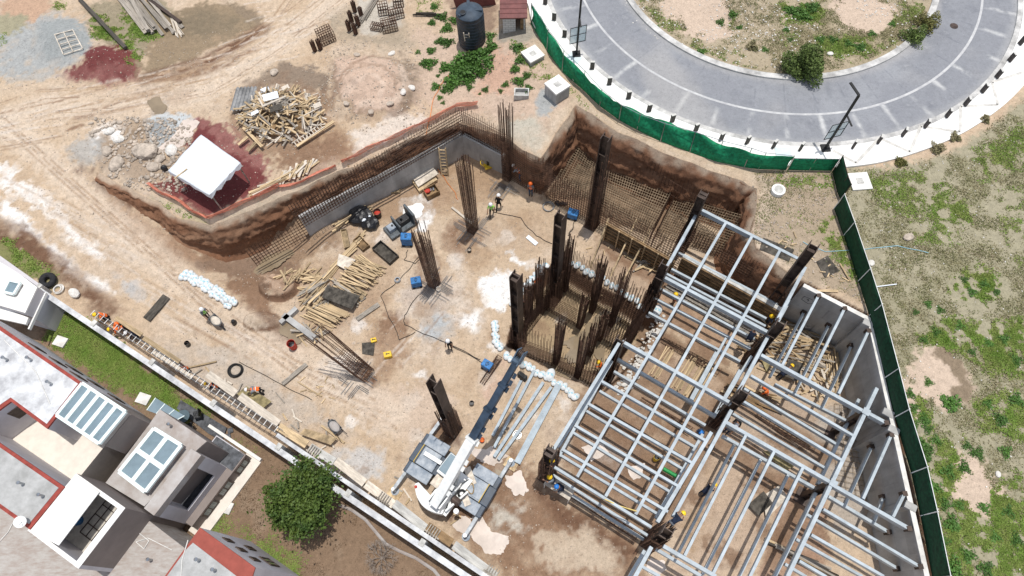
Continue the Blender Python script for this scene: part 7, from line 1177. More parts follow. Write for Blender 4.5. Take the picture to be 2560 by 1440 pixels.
def barrow(c, rot, label, load):
    p = G(*c); t = thing('wheelbarrow', label, 'wheelbarrow', p); ex = Vector((math.cos(rot), math.sin(rot), 0)); ey = Vector((-ex.y, ex.x, 0)); mb = MB(); Lw = []
    for k, (s_, z) in enumerate(((.7, .32), (1, .62))):
        for x, y in ((-.42, -.24), (.3, -.24), (.52, -.12), (.52, .12), (.3, .24), (-.42, .24)): mb.v.append(tuple(p+ex*x*s_*1.05+ey*y*s_*1.25+Vector((0, 0, z))))
    mb.f.append((5, 4, 3, 2, 1, 0)); mb.f += [(i, (i+1) % 6, 6+(i+1) % 6, 6+i) for i in range(6)]; o = mb.build('tray', 'chrome', t); md = o.modifiers.new('thickness', 'SOLIDIFY'); md.thickness = .015
    mb = MB(); mb.blob(p+ex*.03+Vector((0, 0, .52)), .44, .28, .13, 4, .12, 2, rot); mb.build('load', load, t, smooth=True)
    for s in (-1, 1): mb = MB(); mb.path([p+ex*.6+ey*s*.06+Vector((0, 0, .2)), p+ex*-.3+ey*s*.22+Vector((0, 0, .34)), p+ex*-.95+ey*s*.28+Vector((0, 0, .6))], .02, 6); mb.build('handle_bar', 'dark_steel', t); mb = MB(); mb.tube(p+ex*-.35+ey*s*.2+Vector((0, 0, .36)), p+ex*-.4+ey*s*.22, .018, 5); mb.build('leg', 'dark_steel', t)
    w_ = MB(); c_ = p+ex*.62+Vector((0, 0, .19)); w_.tube(c_-ey*.05, c_+ey*.05, .19, 18); w_.build('wheel', 'tyre', t)
barrow((546, 808), -.75, 'wheelbarrow of pale sand pushed down the ramp', 'pale_board'); barrow((842, 1072), 2.3, 'empty dusty wheelbarrow standing above the walkway', 'roof_flat')
a, b = at(1658, 1172, 1.2), at(1697, 1194, 1.2); mb = MB(); mb.tube(a, b, .14, 12); solo(mb, 'green_pipe', 'pipe_green', 'bright green plastic pipe under the right of the big bay', 'pipe')
a, b = at(1512, 1248, ZU+.2), at(1592, 1278, ZU+.2); mb = MB(); mb.path([a, a.lerp(b, .5)-Vector((0, 0, .35)), b], .035, 5); solo(mb, 'yellow_sling', 'sling_yellow', 'yellow lifting sling slung over the lower edge beam', 'sling')
for (pts, m, l, n_) in (([(1175, 125), (1130, 180), (1100, 215), (1085, 250), (1065, 330), (1075, 380), (1098, 430), (1130, 470), (1145, 500)], 'hose_orange', 'orange hose running from the water tank over the grey wall', 'hose'), ([(1040, 830), (1000, 850), (950, 740), (1000, 700), (1050, 640)], 'cable_black', 'black cable wandering past the wire coil', 'cable'), ([(1045, 738), (1010, 790), (1012, 812), (1060, 835), (1120, 858), (1200, 900)], 'cable_black', 'black cable leading to the welder near the boom', 'cable'), ([(1130, 865), (1215, 912)], 'cable_black', 'second black cable by the man in black', 'cable'), ([(1040, 610), (1060, 600), (1055, 640), (1040, 660), (1012, 650), (1020, 625)], 'cable_black', 'looped black cable behind the tall blue welder', 'cable'), ([(1232, 530), (1300, 545), (1340, 590), (1380, 610)], 'cable_black', 'thin cable crossing the bare pit floor', 'cable'), ([(1440, 545), (1430, 575), (1420, 590), (1432, 570)], 'cable_black', 'thin cable trailing from the welder at the rear wall', 'cable'), ([(2005, 605), (2060, 630), (2150, 625), (2240, 615), (2320, 633)], 'bag_blue', 'thin pale blue hose crossing under the green screen', 'hose'), ([(600, 905), (700, 960), (780, 1000)], 'cable_black', 'thin cable from the leaning cage', 'cable')):
    P = [G(*p)+Vector((0, 0, .05)) for p in pts]; Q = []
    for a, b in zip(P, P[1:]):
        for k in range(6): q = a.lerp(b, k/6); q.x += .06*math.sin(k*1.3+q.y); q.z = max(float(hz(q.x, q.y))+.04, q.z if 'wall' in l else -9); Q.append(q)
    mb = MB(); mb.path(Q+[P[-1]], .022, 5); solo(mb, n_, m, l, n_)
# frame of battens on the gravel, crates and cages at the top
q = [G(x, y)+Vector((0, 0, .15)) for x, y in ((140, 90), (162, 140), (210, 125), (185, 78))]; t = thing('batten_lattice', 'pale batten lattice lying on the grey gravel heap', 'batten frame', q[0])
for k in range(5): mb = MB(); mb.beam(q[0].lerp(q[1], k/4), q[3].lerp(q[2], k/4), .07, .05); mb.build('batten', 'pale_board', t)
for k in range(3): mb = MB(); mb.beam(q[0].lerp(q[3], k/2)+Vector((0, 0, .06)), q[1].lerp(q[2], k/2)+Vector((0, 0, .06)), .07, .05); mb.build('batten', 'pale_board', t)
def rackbox(c, L, w, H, label, rot, m='rusty_rebar', full=True):
    p = G(*c); t = thing('rebar_basket', label, 'rebar basket', p, 'rebar baskets at the top of the yard'); ex = Vector((math.cos(rot), math.sin(rot), 0)); ey = Vector((-ex.y, ex.x, 0)); mb = MB(); n = max(3, int(L/.18)); k = max(3, int(w/.18))
    for i in range(n+1):
        e = p+ex*(i/n-.5)*L; mb.path([e-ey*w/2+Vector((0, 0, .05)), e-ey*w/2+Vector((0, 0, H)), e+ey*w/2+Vector((0, 0, H)), e+ey*w/2+Vector((0, 0, .05)), e-ey*w/2+Vector((0, 0, .05))], .028, 4)
    mb.build('hoops', m, t); mb = MB()
    for z in np.linspace(.05, H, max(3, int(H/.2))):
        for s in (-1, 1): mb.tube(p-ex*L/2+ey*s*w/2+Vector((0, 0, z)), p+ex*L/2+ey*s*w/2+Vector((0, 0, z)), .024, 4)
    for v in np.linspace(-.5, .5, k): mb.tube(p-ex*L/2+ey*v*w+Vector((0, 0, H)), p+ex*L/2+ey*v*w+Vector((0, 0, H)), .024, 4)
    mb.build('rails', m, t)
for c, L, w, H, l, r in (((975, 72), 1.2, .9, .8, 'rusty rebar basket nearest the sand heap', .25), ((992, 42), 1.2, .7, .8, 'rusty rebar basket behind the nearest one', .25), ((960, 32), .8, .7, .9, 'dark rebar basket left of the rusty ones', .15), ((997, 12), .8, .7, .7, 'dark rebar basket at the top edge', .1), ((943, 72), .9, .6, .4, 'low dark rebar basket on the concrete slab', -.3), ((818, 100), 1.2, 1.0, 1.0, 'dark rebar basket standing in the yard by the track', .5)): rackbox(c, L, w, H, l, r)
for c, l in (((888, 30), 'short rebar stub column at the top left of the group'), ((880, 55), 'short rebar stub column at the left of the group'), ((905, 45), 'short rebar stub column at the right of the group'), ((897, 65), 'short rebar stub column in the weeds of the group'), ((875, 78), 'short rebar stub column at the bottom left of the group'), ((890, 85), 'short rebar stub column at the bottom of the group'), ((788, 128), 'left one of two rebar stubs in the yard'), ((802, 124), 'right one of two rebar stubs in the yard')): cage(l, c, c[1]-26, w=.2, d=.2, nb=12, full=1, sp=.12, r=.03, grp='rebar stub columns')
q0 = G(1070, 40); stack((1050, 40), (1090, 42), 26, 1.5, Vector((1, -.05, 0)), 'dark tied bar bundle stick by the weeds', 'dark bundle by the weeds', mats=('dark_wood',), ang=.04, hgt=.35, w=(.04, .06))
# ------------------------------------------------------------------ stones
for i, (x, y, r, m, l) in enumerate(((366, 382, 1.0, 'rock', 'biggest flat pale boulder left of the canopy'), (292, 412, .65, 'rock', 'round brown boulder on the edge of the cut'), (268, 378, .5, 'rock', 'brown boulder above the round one'), (385, 420, .5, 'rock', 'broken slab below the biggest boulder'), (400, 400, .45, 'rock', 'broken slab right of the biggest boulder'), (430, 378, .6, 'white_rock', 'pale boulder at the corner of the canopy'), (298, 350, .45, 'white_rock', 'white boulder beside the cement patch'), (275, 330, .4, 'white_rock', 'small white boulder above the cement patch'), (686, 182, .4, 'rock', 'lone boulder above the timber heap'), (892, 138, .28, 'rock', 'stone on the upper rim of the sand heap'), (980, 135, .3, 'white_rock', 'white stone on the right rim of the sand heap'), (1008, 230, .3, 'white_rock', 'white stone right of the sand heap'), (1030, 220, .3, 'white_rock', 'white stone next to the right rim stone'), (976, 260, .3, 'rock', 'stone on the lower right rim of the sand heap'), (928, 280, .28, 'rock', 'stone at the lower rim of the sand heap'), (866, 260, .28, 'rock', 'stone at the lower left rim of the sand heap'), (2270, 594, .38, 'rock', 'brown boulder in the dry field'), (2178, 658, .25, 'white_rock', 'white stone outside the green screen'), (188, 735, .45, 'white_rock', 'pale boulder beside the wire coil'), (2074, 135, .25, 'white_rock', 'white stone on the island'), (2494, 1186, .2, 'white_rock', 'white stone in the right field'), (1010, 905, .01, 'rock', ''))):
    if l: q = G(x, y); mb = MB(); mb.blob((q.x, q.y, q.z+r*.2), r, r*.75, r*.45, i*3+1, .35, 2, i); solo(mb, 'boulder', m, l, 'boulder')
mb = MB(); P = []
V_, F_ = [], []
tm = MB(); tm.blob((0, 0, 0), 1, .8, .6, 3, .3, 1); tv = np.array(tm.v); tf = np.array(tm.f)
def scatter(n, poly, smin, smax, name, m, label, seed):
    r_ = np.random.default_rng(seed); Pp = [tuple(G(*p)[:2]) for p in poly]; xs = [p[0] for p in Pp]; ys = [p[1] for p in Pp]; X = r_.uniform(min(xs), max(xs), n*3); Y = r_.uniform(min(ys), max(ys), n*3); k = (sdist(X, Y, Pp) < 0) & (fbm(X, Y, 1.8, 3, seed) > -.25) & (np.abs(hz(X+.3, Y)-hz(X-.3, Y)) < .7); X, Y = X[k][:n], Y[k][:n]
    s = smin+(smax-smin)*r_.random(len(X))**3; a = r_.uniform(0, 6.28, len(X)); c, s_ = np.cos(a), np.sin(a); v = tv[None]*s[:, None, None]; vx = v[..., 0]*c[:, None]-v[..., 1]*s_[:, None]+X[:, None]; vy = v[..., 0]*s_[:, None]+v[..., 1]*c[:, None]+Y[:, None]; vz = v[..., 2]+hz(X, Y)[:, None]+s[:, None]*.2
    o = np_mesh(name, np.stack([vx, vy, vz], -1).reshape(-1, 3), (tf[None]+np.arange(len(X))[:, None, None]*len(tv)).reshape(-1, 3), m); tag(o, label, 'pebbles', kind='stuff')
scatter(1100, [(820, 100), (1060, 100), (1080, 330), (780, 330)], .015, .1, 'pebbles', 'rock', 'pale pebbles strewn round the sand heap', 3)
scatter(1500, [(220, 290), (480, 300), (470, 480), (240, 480)], .03, .2, 'pebbles', 'rock', 'broken stones strewn around the boulders', 4)
scatter(4500, [(-20, 200), (900, 0), (1320, 80), (1330, 300), (500, 560), (0, 520)], .015, .07, 'pebbles', 'rock', 'small stones strewn over the upper yard', 5)
scatter(5000, [(500, 640), (1160, 420), (1500, 620), (1250, 900), (1600, 1440), (1250, 1440), (640, 980), (300, 760)], .012, .06, 'pebbles', 'rock', 'small stones strewn over the pit floor', 6)
scatter(700, [(2100, 440), (2560, 280), (2560, 1440), (2340, 1440), (2180, 760)], .012, .07, 'pebbles', 'white_rock', 'pale stones strewn in the dry field', 7)
scatter(1200, [(1500, 0), (2330, 0), (2250, 120), (1900, 190), (1620, 90)], .02, .1, 'pebbles', 'white_rock', 'pale stones strewn on the island', 8)
scatter(900, [(1880, 440), (2090, 430), (2160, 760), (2010, 700), (1880, 600)], .02, .09, 'pebbles', 'rock', 'stones strewn inside the green screen', 9)
# ------------------------------------------------------------------ people: one skinned body each, grown over a posed skeleton
HEADM = None
def person(c, pose, face, label, top='orange_vest', legs='jeans', sleeve=None, hat='hat_white', z=None, rest=0., hold=None):
    p = G(*c) if z is None else at(*c, z); t = thing('person', label, 'person', p, 'site workers'); sleeve = sleeve or top
    fw = Vector((math.cos(face), math.sin(face), 0)); rt = Vector((fw.y, -fw.x, 0)); up = Vector((0, 0, 1))
    L = lambda x, y, z_: rt*x+fw*y+up*z_
    lean = {'stand': .05, 'walk': .12, 'bend': 1.15, 'crouch': .55, 'kneel': .7, 'reach': .3}[pose]
    hipz = {'stand': .93, 'walk': .92, 'bend': .88, 'crouch': .42, 'kneel': .5, 'reach': .93}[pose]
    hip = L(0, 0, hipz); sp = fw*math.sin(lean)+up*math.cos(lean); nf = fw*math.cos(lean)-up*math.sin(lean)
    V, RD_, E, K = [], [], [], []
    def add(q, r, k, par=None): V.append(q); RD_.append(r); K.append(k); (E.append((par, len(V)-1)) if par is not None else None); return len(V)-1
    pel = add(hip, .145, 'leg'); wa = add(hip+sp*.2, .13, 'top', pel); ch = add(hip+sp*.4, .155, 'top', wa); nk0 = add(hip+sp*.53, .075, 'top', ch); nk = add(hip+sp*.58+nf*.02, .056, 'skin', nk0)
    hsp = (sp+nf*.15+up*.35).normalized(); h0 = add(hip+sp*.66+hsp*.0+nf*.03, .082, 'skin', nk); h1 = add(hip+sp*.66+hsp*.11+nf*.03, .092, 'skin', h0); add(hip+sp*.66+hsp*.17+nf*.03, .07, 'skin', h1)
    hfw = (fw-hsp*fw.dot(hsp)).normalized(); hd = hip+sp*.66+hsp*.11+nf*.03; n_ = add(hd+hfw*.1-hsp*.03, .02, 'skin', h0)
    for s in (-1, 1):
        sh = add(hip+sp*.47+rt*s*.17, .07, 'sleeve', ch); shp = V[sh]
        if pose in ('bend', 'crouch', 'kneel'): el = shp+fw*.12-up*.24+rt*s*.07; wr = el+fw*.16-up*.17-rt*s*.05
        elif pose == 'reach': el = shp+fw*.2-up*.08+rt*s*.08; wr = el+fw*.22+up*.06-rt*s*.08
        elif hold: el = shp-up*.25+fw*.04+rt*s*.04; wr = el+fw*.2-up*.1
        else: el = shp-up*.27+rt*s*.06+fw*(.1*s if pose == 'walk' else -.02); wr = el-up*.22+fw*(.12+(.08*s if pose == 'walk' else 0))
        e = add(el, .046, 'sleeve', sh); w_ = add(wr, .034, 'skin', e); hdv = (wr-el).normalized(); pal = add(wr+hdv*.06, .034, 'skin', w_)
        side = hdv.cross(up); side = side.normalized() if side.length > .1 else rt
        for f in range(4):
            b_ = add(wr+hdv*.1+side*(f-1.5)*.02, .0095, 'skin', pal); add(wr+hdv*(.15+.012*(1.5-abs(f-1.5)))+side*(f-1.5)*.022-up*.012*(f % 2+1), .008, 'skin', b_)
        th = add(wr+hdv*.05+side*-s*.045, .0105, 'skin', pal); add(wr+hdv*.09+side*-s*.06, .009, 'skin', th)
        hj = add(hip+rt*s*.095-up*.05, .095, 'leg', pel)
        if pose == 'crouch': kn = L(s*.14, .32, .46); an = L(s*.12, -.02, .1)
        elif pose == 'kneel': kn = L(s*.12, .3, .42 if s > 0 else .08); an = L(s*.11, .28 if s > 0 else -.12, .09)
        elif pose == 'walk': kn = L(s*.09, .16*s+.05, .5); an = L(s*.09, .26*s-.05, .1)
        elif pose == 'bend': kn = L(s*.12, .1, .47); an = L(s*.13, -.04, .09)
        else: kn = L(s*.095, .03, .5); an = L(s*.1, -.01, .09)
        k_ = add(kn, .062, 'leg', hj); a_ = add(an, .045, 'leg', k_); hl = add(an-up*.05, .042, 'boot', a_); add(an-up*.055+fw*.15, .036, 'boot', hl)
    me = bpy.data.meshes.new('body'); me.from_pydata([tuple(v) for v in V], E, []); o = bpy.data.objects.new('body_tmp', me); COL.objects.link(o)
    sk = o.modifiers.new('skin', 'SKIN'); sk.use_smooth_shade = True; sv = me.skin_vertices[0].data
    for i, r in enumerate(RD_): sv[i].radius = (r, r*(.78 if K[i] in ('top',) and i in (wa, ch) else 1)); sv[i].use_root = (i == 0)
    sub = o.modifiers.new('smooth', 'SUBSURF'); sub.levels = sub.render_levels = 1
    dg = bpy.context.evaluated_depsgraph_get(); me2 = bpy.data.meshes.new_from_object(o.evaluated_get(dg)); bpy.data.objects.remove(o)
    ms = {'top': top, 'leg': legs, 'sleeve': sleeve, 'skin': 'skin', 'boot': 'boot'}; keys = list(ms); me2.materials.clear()
    for k in keys: me2.materials.append(MATS[ms[k]])
    VV = np.array([tuple(v) for v in V]); seg = [(VV[a], VV[b], K[b] if K[b] != 'top' or K[a] == 'top' else 'top') for a, b in E]; A = np.array([s[0] for s in seg]); B = np.array([s[1] for s in seg]); D = B-A; L2 = (D*D).sum(1)+1e-9
    for f in me2.polygons:
        c_ = np.array(f.center); u = np.clip(((c_-A)*D).sum(1)/L2, 0, 1); d_ = ((A+D*u[:, None]-c_)**2).sum(1); f.material_index = keys.index(seg[int(np.argmin(d_))][2])
    b = bpy.data.objects.new('body', me2); COL.objects.link(b); b.parent = t
    # hard hat with brim
    q = Quaternion(up.cross(hsp).normalized() if up.cross(hsp).length > 1e-3 else fw, up.angle(hsp)); hm = MB(); n = 18; c0 = hd+hsp*.045
    for r, zz in ((.165, 0), (.138, .012), (.13, .06), (.1, .105), (.05, .13), (.004, .136)):
        for i in range(n): a = 2*math.pi*i/n; k = 1.12 if math.cos(a-face) > .5 and r > .15 else 1; hm.v.append(tuple(p+c0+q@Vector((r*k*math.cos(a), r*k*math.sin(a), zz))))
    for j in range(5):
        for i in range(n): hm.f.append((j*n+i, j*n+(i+1) % n, (j+1)*n+(i+1) % n, (j+1)*n+i))
    hm.f.append(tuple(range(n))[::-1]); hm.build('hard_hat', hat, t, smooth=True)
    if top in ('orange_vest', 'green_vest') and pose != 'kneel':
        st = MB(); ce = p+hip+sp*.26; ax_ = sp; k = len(st.v)
        for i in range(16):
            a = 2*math.pi*i/16; e = rt*math.cos(a)*.172+nf*math.sin(a)*.15; st.v += [tuple(ce+e-ax_*.025), tuple(ce+e+ax_*.025)]
        for i in range(16): st.f.append((k+2*i, k+2*((i+1) % 16), k+2*((i+1) % 16)+1, k+2*i+1))
        st.build('reflective_band', 'pale_concrete', t)
    return t
PI = math.pi
for a in ((((1303, 428), 'bend', 2.4, 'person in an orange vest bending by the rebar wall near the corner cage', 'orange_vest', 'jeans', 'grey_cloth', 'hat_white')), (((1327, 488), 'stand', 4.4, 'person in orange vest and orange helmet standing at the rear wall foot', 'orange_vest', 'jeans', 'grey_cloth', 'hat_orange')),
          (((1230, 538), 'walk', 4.5, 'person in a lime green vest walking beside a person in black', 'green_vest', 'black_cloth', 'green_vest', 'hat_white')), (((1247, 523), 'walk', 1.2, 'person in black walking beside the lime green vest', 'black_cloth', 'black_cloth', None, 'hat_white')), (((1126, 872), 'stand', 4.6, 'person in black with white helmet standing alone mid pit', 'black_cloth', 'black_cloth', None, 'hat_white')),
          (((526, 795), 'walk', -.7, 'person in a green vest pushing the loaded wheelbarrow', 'green_vest', 'brown_cloth', 'grey_cloth', 'hat_white')), (((275, 795), 'crouch', 3.6, 'person in orange with yellow helmet crouching first in the walkway group', 'orange_vest', 'black_cloth', None, 'hat_yellow')), (((300, 815), 'kneel', 5.6, 'person in orange kneeling second in the walkway group', 'orange_vest', 'brown_cloth', None, 'hat_orange')), (((324, 830), 'bend', 3.5, 'person in striped orange bending third in the walkway group', 'orange_vest', 'black_cloth', None, 'hat_yellow')), (((352, 845), 'crouch', 3.2, 'person in navy with white helmet last in the walkway group', 'navy_cloth', 'navy_cloth', None, 'hat_white')),
          (((476, 925), 'crouch', 3.9, 'person in orange crouching over the open beam cage', 'orange_vest', 'brown_cloth', 'orange_vest', 'hat_white')), (((560, 978), 'bend', 2.9, 'person in dark clothes and yellow helmet sitting by the beam cage', 'orange_vest', 'navy_cloth', 'navy_cloth', 'hat_yellow')), (((660, 982), 'bend', 3.3, 'person with white helmet bending over the greenish plywood', 'orange_vest', 'black_cloth', 'grey_cloth', 'hat_white')),
          (((1500, 930), 'reach', 2.6, 'person in orange with yellow helmet at the front core bars', 'orange_vest', 'navy_cloth', None, 'hat_yellow')), (((1313, 765), 'reach', 5.5, 'person with yellow helmet among the left core bars', 'orange_vest', 'black_cloth', None, 'hat_yellow')), (((1345, 715), 'reach', 4.7, 'person in orange behind the left core bars', 'orange_vest', 'brown_cloth', None, 'hat_orange')),
          (((1800, 722), 'stand', 3.9, 'person in orange with yellow helmet in the shadow of the formed wall', 'orange_vest', 'jeans', None, 'hat_yellow')), (((1858, 770), 'stand', 3.9, 'person with a yellow helmet under the right end of the formed wall', 'orange_vest', 'jeans', None, 'hat_yellow')), (((1878, 775), 'stand', .9, 'person in red with a red helmet under the upper bay', 'red_cloth', 'jeans', None, 'hat_red')), (((1681, 762), 'stand', 3.0, 'person with yellow helmet under the upper left joists', 'orange_vest', 'brown_cloth', None, 'hat_yellow')), (((1913, 815), 'stand', 3.2, 'person in blue with yellow helmet under the right girder', 'jeans', 'navy_cloth', None, 'hat_yellow')),
          (((1835, 652), 'stand', 5.2, 'person in orange red behind the upper bay mesh', 'orange_vest', 'brown_cloth', None, 'hat_orange')), (((1895, 672), 'stand', 5.2, 'person with a blue helmet behind the upper bay mesh', 'grey_cloth', 'navy_cloth', None, 'hat_blue')), (((1945, 945), 'bend', .6, 'person in navy by the timber tangle', 'navy_cloth', 'navy_cloth', None, 'hat_yellow')), (((1915, 990), 'crouch', 2.6, 'person in orange crouching in the middle right bay', 'orange_vest', 'black_cloth', None, 'hat_orange')), (((1752, 1236), 'bend', .5, 'person in navy with yellow helmet on the floor between the long beams', 'navy_cloth', 'navy_cloth', None, 'hat_yellow')),
          (((1843, 1052), 'bend', 4.0, 'person in black with white helmet beneath the central column', 'black_cloth', 'brown_cloth', None, 'hat_white')), (((1752, 1078), 'crouch', 4.0, 'person with a blue helmet at the foot of the central column', 'jeans', 'navy_cloth', None, 'hat_blue'))):
    (c, po, fa, l, tp_, lg, slv, ht) = a; person(c, po, fa, l, tp_, lg, slv, ht)
person((1672, 1312), 'bend', .6, 'person in dark clothes and yellow helmet up on the bottom corner column', 'navy_cloth', 'grey_cloth', None, 'hat_yellow', z=ZU+.05)
person((1870, 852), 'crouch', 1.0, 'person in navy crouching on the beam by the right column', 'navy_cloth', 'navy_cloth', None, 'hat_red', z=ZL+.05)
person((1388, 1160), 'reach', 3.6, 'person with yellow helmet at the top of the bundled corner column', 'navy_cloth', 'navy_cloth', None, 'hat_yellow', z=ZU-1.2)
person((1384, 1206), 'reach', 3.0, 'person with yellow helmet below the bundled corner column', 'navy_cloth', 'jeans', 'grey_cloth', 'hat_yellow', z=1.6)
person((1408, 1222), 'crouch', 3.2, 'person in navy crouching on the scaffold by the bundled corner column', 'navy_cloth', 'navy_cloth', None, 'hat_blue', z=1.5)
person((1812, 1082), 'stand', 4.0, 'person with yellow helmet standing below the mid girder', 'grey_cloth', 'navy_cloth', None, 'hat_yellow', z=ZL)
mb = MB(); q = at(1398, 1218, 1.45); mb.box(q, FS*.9, FD*.35, (0, 0, .03)); t = solo(mb, 'scaffold_deck', 'pale_board', 'small scaffold platform beside the bundled corner column', 'scaffold')
for a_, b_ in ((1, 1), (1, -1), (-1, 1), (-1, -1)): e = q+FS*.85*a_+FD*.3*b_; mb = MB(); mb.tube((e.x, e.y, 0), (e.x, e.y, 1.42), .03, 6); mb.build('leg', 'pale_concrete', t)
# ------------------------------------------------------------------ plants
def clump(c, r, h, n, size, seed, dome=True):
    rr_ = np.random.default_rng(seed); P = rr_.normal(size=(n, 3)); P /= np.linalg.norm(P, axis=1)[:, None]; P[:, 2] = np.abs(P[:, 2]); rad = rr_.random(n)**.4
    lob = 1+.28*np.sin(3*np.arctan2(P[:, 1], P[:, 0])+seed)+.18*np.sin(7*P[:, 0]+5*P[:, 2]+seed); P = P*(rad*lob)[:, None]*np.array([r, r, h]); return leaf_quads(P+np.array(c), size, .6, rr_)
def bush_mesh(name, r, h, n, size, seed, m): V, F = clump((0, 0, 0), r, h, n, size, seed); o = np_mesh(name, V, F, m); return o
wb = []
WEEDS = [(1075, 160, .55), (1045, 132, .25), (1078, 128, .4), (1100, 105, .4), (1120, 108, .5), (1060, 162, .35), (1112, 172, .5), (1095, 190, .2), (1150, 160, .8), (1180, 152, .95), (1210, 138, .8), (1232, 122, .6), (1135, 205, .75), (1155, 192, .75), (1125, 220, .5), (1180, 200, .4), (1175, 220, .3), (1110, 228, .3), (1090, 218, .4), (1215, 225, .3), (1265, 212, .3), (1253, 228, .22), (1200, 235, .15), (1100, 245, .25), (1108, 258, .2), (1118, 72, .5), (1136, 52, .4), (1080, 58, .35), (1228, 92, .45), (1195, 178, .8), (1166, 175, .75), (1300, 205, .5), (1288, 172, .4), (1292, 122, .5), (1300, 150, .4), (1322, 222, .35), (1105, 44, .5), (1085, 18, .35), (1222, 158, .7), (1140, 182, .6), (1208, 182, .4), (1168, 205, .5), (1318, 190, .35)]
for i in range(5): wb.append(bush_mesh('weed', 1, .62, 520, .26, i, 'weed').data)
for o in [o for o in COL.objects if o.name.startswith('weed')]: bpy.data.objects.remove(o)
def weed(x, y, r, label, group, k=0, name='weed', m=None, cat='weed', squash=1.):
    q = G(x, y); o = bpy.data.objects.new(name, wb[k % 5]); COL.objects.link(o); o.location = q-Vector((0, 0, .03)); o.scale = (r, r, r*squash); o.rotation_euler = (0, 0, k*1.3); return tag(o, label, cat, group)
for i, (x, y, r) in enumerate(WEEDS): weed(x, y, r*1.05, 'leafy green weed growing in the sand around the black water tank', 'green weeds by the water tank', i)
FIELDW = [(2377, 1009, .6), (2339, 1101, .35), (2318, 1074, .35), (2283, 1065, .35), (2304, 1115, .5), (2311, 1134, .55), (2419, 1115, .3), (2513, 1129, .4), (2443, 1134, .4), (2363, 1260, .4), (2398, 1263, .35), (2488, 1343, .35), (2464, 1423, .45), (2381, 1423, .6), (2356, 1353, .4), (2305, 1180, .5), (2330, 1220, .5), (2370, 1180, .45), (2410, 1170, .4), (2330, 1300, .45), (2380, 1310, .5), (2420, 1390, .45), (2520, 1280, .4), (2540, 1350, .4), (2460, 1270, .35), (2310, 1050, .4), (2285, 1020, .35), (2275, 985, .35), (2320, 955, .3), (2430, 880, .3), (2470, 860, .35), (2510, 850, .4), (2400, 815, .35), (2340, 830, .35), (2310, 850, .3), (2290, 780, .25), (2320, 760, .3), (2350, 775, .3), (2540, 900, .4), (2540, 1000, .45), (2500, 1050, .45), (2470, 1010, .35), (2430, 730, .35), (2410, 700, .3), (2460, 710, .35), (2490, 730, .3)]
for i, (x, y, r) in enumerate(FIELDW): weed(x, y, r, 'low leafy green weed growing in the dry field right of the screen fence', 'green weeds in the right field', i+2, squash=.7)
for i, (x, y, r) in enumerate([(1985, 30, .7), (2010, 40, .6), (2030, 20, .6), (1965, 75, .3), (1975, 100, .25), (2050, 100, .4), (2120, 110, .4), (2150, 120, .5), (2180, 85, .35), (1755, 130, .35), (1800, 55, .4), (1830, 35, .4), (1850, 70, .3), (1912, 125, .3), (1640, 70, .3), (2230, 60, .3), (2080, 100, .4)]): weed(x, y, r, 'green weed growing in the dry grass of the roundabout island', 'green weeds on the island', i, squash=.8)
def shrub(c, r, h, label, m, n=2600, size=.16, name='shrub', seed=3, z0=.1):
    p = G(*c); t = thing(name, label, 'shrub', p); V, F = clump((0, 0, h*z0), r, h, n, size, seed); o = np_mesh('foliage', V, F, m); o.parent = t
    rg_ = random.Random(seed); mb = MB()
    for i in range(9): a = i*.7; mb.tube(p, p+Vector((r*.6*math.cos(a), r*.6*math.sin(a), h*rg_.uniform(.5, .8))), .035, 5, .012)
    mb.build('stems', 'bark', t); return t
shrub((2005, 178), 1.5, 1.9, 'round feathery green shrub at the lower edge of the island', 'shrub_green', 6500, .17, seed=5); shrub((2281, 98), .85, .9, 'green shrub spilling over the island kerb', 'shrub_green', 1800, .13, seed=6); shrub((2313, 65), .85, .9, 'ochre green shrub above the kerb gap', mat('ochre_leaf', (.2, .17, .06), .8, 0, .4, 4, col2=(.1, .12, .03)), 1800, .13, seed=7)
for i, (x, y, r, l) in enumerate(((2340, 372, .5, 'yellowish grass tussock at the edge of the white pavement'), (2250, 408, .4, 'small yellowish tussock left of the larger one'), (2385, 345, .4, 'dry tussock right of the pavement tussock'), (1880, 118, .5, 'brown dry tussock on the island'), (2460, 300, .35, 'dry tussock by the outer pavement curve'))): shrub((x, y), r, .3, l, 'dry_grass' if i != 1 else 'ochre_leaf', 700, .13, 'tussock', 20+i)
# round evergreen tree in the garden
p = G(784, 1263); t = thing('tree', 'round dark green tree in the brown garden by the boundary wall', 'tree', p); mb = MB(); mb.tube(p-Vector((0, 0, .1)), p+Vector((0, 0, 1.3)), .2, 10, .14)
for i in range(11): a = i*2.4; mb.tube(p+Vector((0, 0, 1.0+.05*i)), p+Vector((1.3*math.cos(a), 1.3*math.sin(a), 1.9+.12*i)), .08, 6, .02)
mb.build('trunk', 'bark', t); rr_ = np.random.default_rng(4); Vs, Fs, k = [], [], 0
for i in range(118):
    d = rr_.normal(size=3); d /= np.linalg.norm(d); rad = .5+.52*rr_.random()
    c = np.array([0, 0, 2.6])+d*np.array([1.8, 1.95, 1.5])*rad; V, F = clump(c-np.array([0, 0, .1]), (.3+.36*rr_.random()), .42, 170, .17, 100+i); Vs.append(V); Fs.append(F+k); k += len(V)
V, F = leaf_quads(rr_.normal(size=(2500, 3))*np.array([.8, .85, .6])+np.array([0, 0, 2.5]), .2); Vs.append(V); Fs.append(F+k)
o = np_mesh('crown', np.concatenate(Vs), np.concatenate(Fs), 'leaf'); o.parent = t
p = G(955, 1395); t = thing('bare_shrub', 'leafless grey shrub beside the curving garden edging', 'shrub', p); mb = MB(); rg_ = random.Random(2)
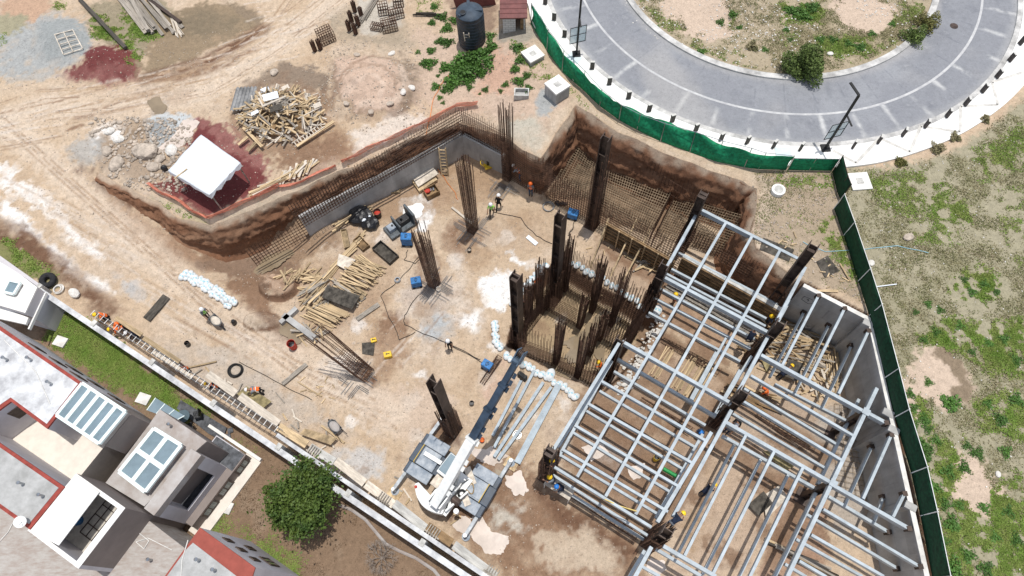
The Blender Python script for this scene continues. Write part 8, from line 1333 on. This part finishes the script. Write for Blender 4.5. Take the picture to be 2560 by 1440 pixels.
def twig(a, d, L, r, dep):
    b = a+d*L; mb.tube(a, b, r, 4, r*.6, cap=False)
    if dep:
        for i in range(4): e = (d+Vector((rg_.gauss(0, .5), rg_.gauss(0, .5), rg_.gauss(0, .25)))).normalized(); twig(a.lerp(b, rg_.uniform(.45, 1)), e, L*.72, r*.6, dep-1)
for i in range(8): a = i*.8; twig(p, Vector((math.cos(a)*.8, math.sin(a)*.8, .8)).normalized(), .6, .03, 3)
mb.build('twigs', 'dry_twig', t)
# grass: tufts of blades wherever the green patches are, and dry grass over the field and the island
def tufts(dens, n, size, m, name, label, seed, hgt=.6):
    r_ = np.random.default_rng(seed); fy, fx = np.where((dens > .02)); wgt = dens[fy, fx]; wgt = wgt/wgt.sum(); k = r_.choice(len(fy), n, p=wgt); X = XX[fy[k], fx[k]]+r_.uniform(-.07, .07, n); Y = YY[fy[k], fx[k]]+r_.uniform(-.07, .07, n); Z = hz(X, Y)
    V, F = leaf_quads(np.stack([X, Y, Z+size*.25], 1), size, hgt, r_); o = np_mesh(name, V, F, m); return tag(o, label, 'grass', kind='stuff')
fine = (XX > -50) & (XX < 46) & (YY > -3) & (YY < 57)
cl = np.clip(.35+1.5*gp.n1+.9*gp.n3, 0, 1.6); tht = np.arctan2(YY-GC[1], XX-GC[0]); offisl = (ringd < 12.4) | (ringd > np.maximum(r1f(tht), 19.5)+.12)
tufts(GD*cl*fine*(dgar > .2)*offisl, 105000, .105, 'grass_green', 'grass', 'bright green grass and low weeds in patches over the open ground', 31)
tufts(GD*np.clip(.7+.8*gp.n1, 0, 1.5)*fine*(dgar < -.1), 60000, .075, 'grass_green', 'lawn', 'mown green lawn behind the boundary wall', 32)
inr = (1-BARE)*(infield+isl+(sdist(XX, YY, FP2) < 0)*.5)*fine*offisl
tufts(inr*np.clip(.4+1.1*gp.n2+.9*gp.n1+.6*gp.n3, 0, 1.5), 135000, .1, 'dry_grass', 'dry_grass', 'dry yellow grass over the field and the island', 33)
mat('olive_grass', (.16, .185, .07), .8, 0, .35, 1.5, col2=(.24, .23, .11)); tufts((infield+.8*isl+(sdist(XX, YY, FP2) < 0)*.5)*(1-BARE)*fine*offisl*np.clip(.25+1.2*gp.n1-.6*gp.n2+.9*gp.n3, 0, 1.5), 95000, .085, 'olive_grass', 'olive_grass', 'thin olive green grass mixed into the dry field', 36)
tufts((dgar < -.2)*fine*np.clip(gp.n1+.6*gp.n3, 0, 1)*(XX > -24), 16000, .06, mat('leaf_litter', (.13, .08, .045), .95, 0, .4, 3), 'leaf_litter', 'brown leaf litter on the bare garden soil', 34, .2)
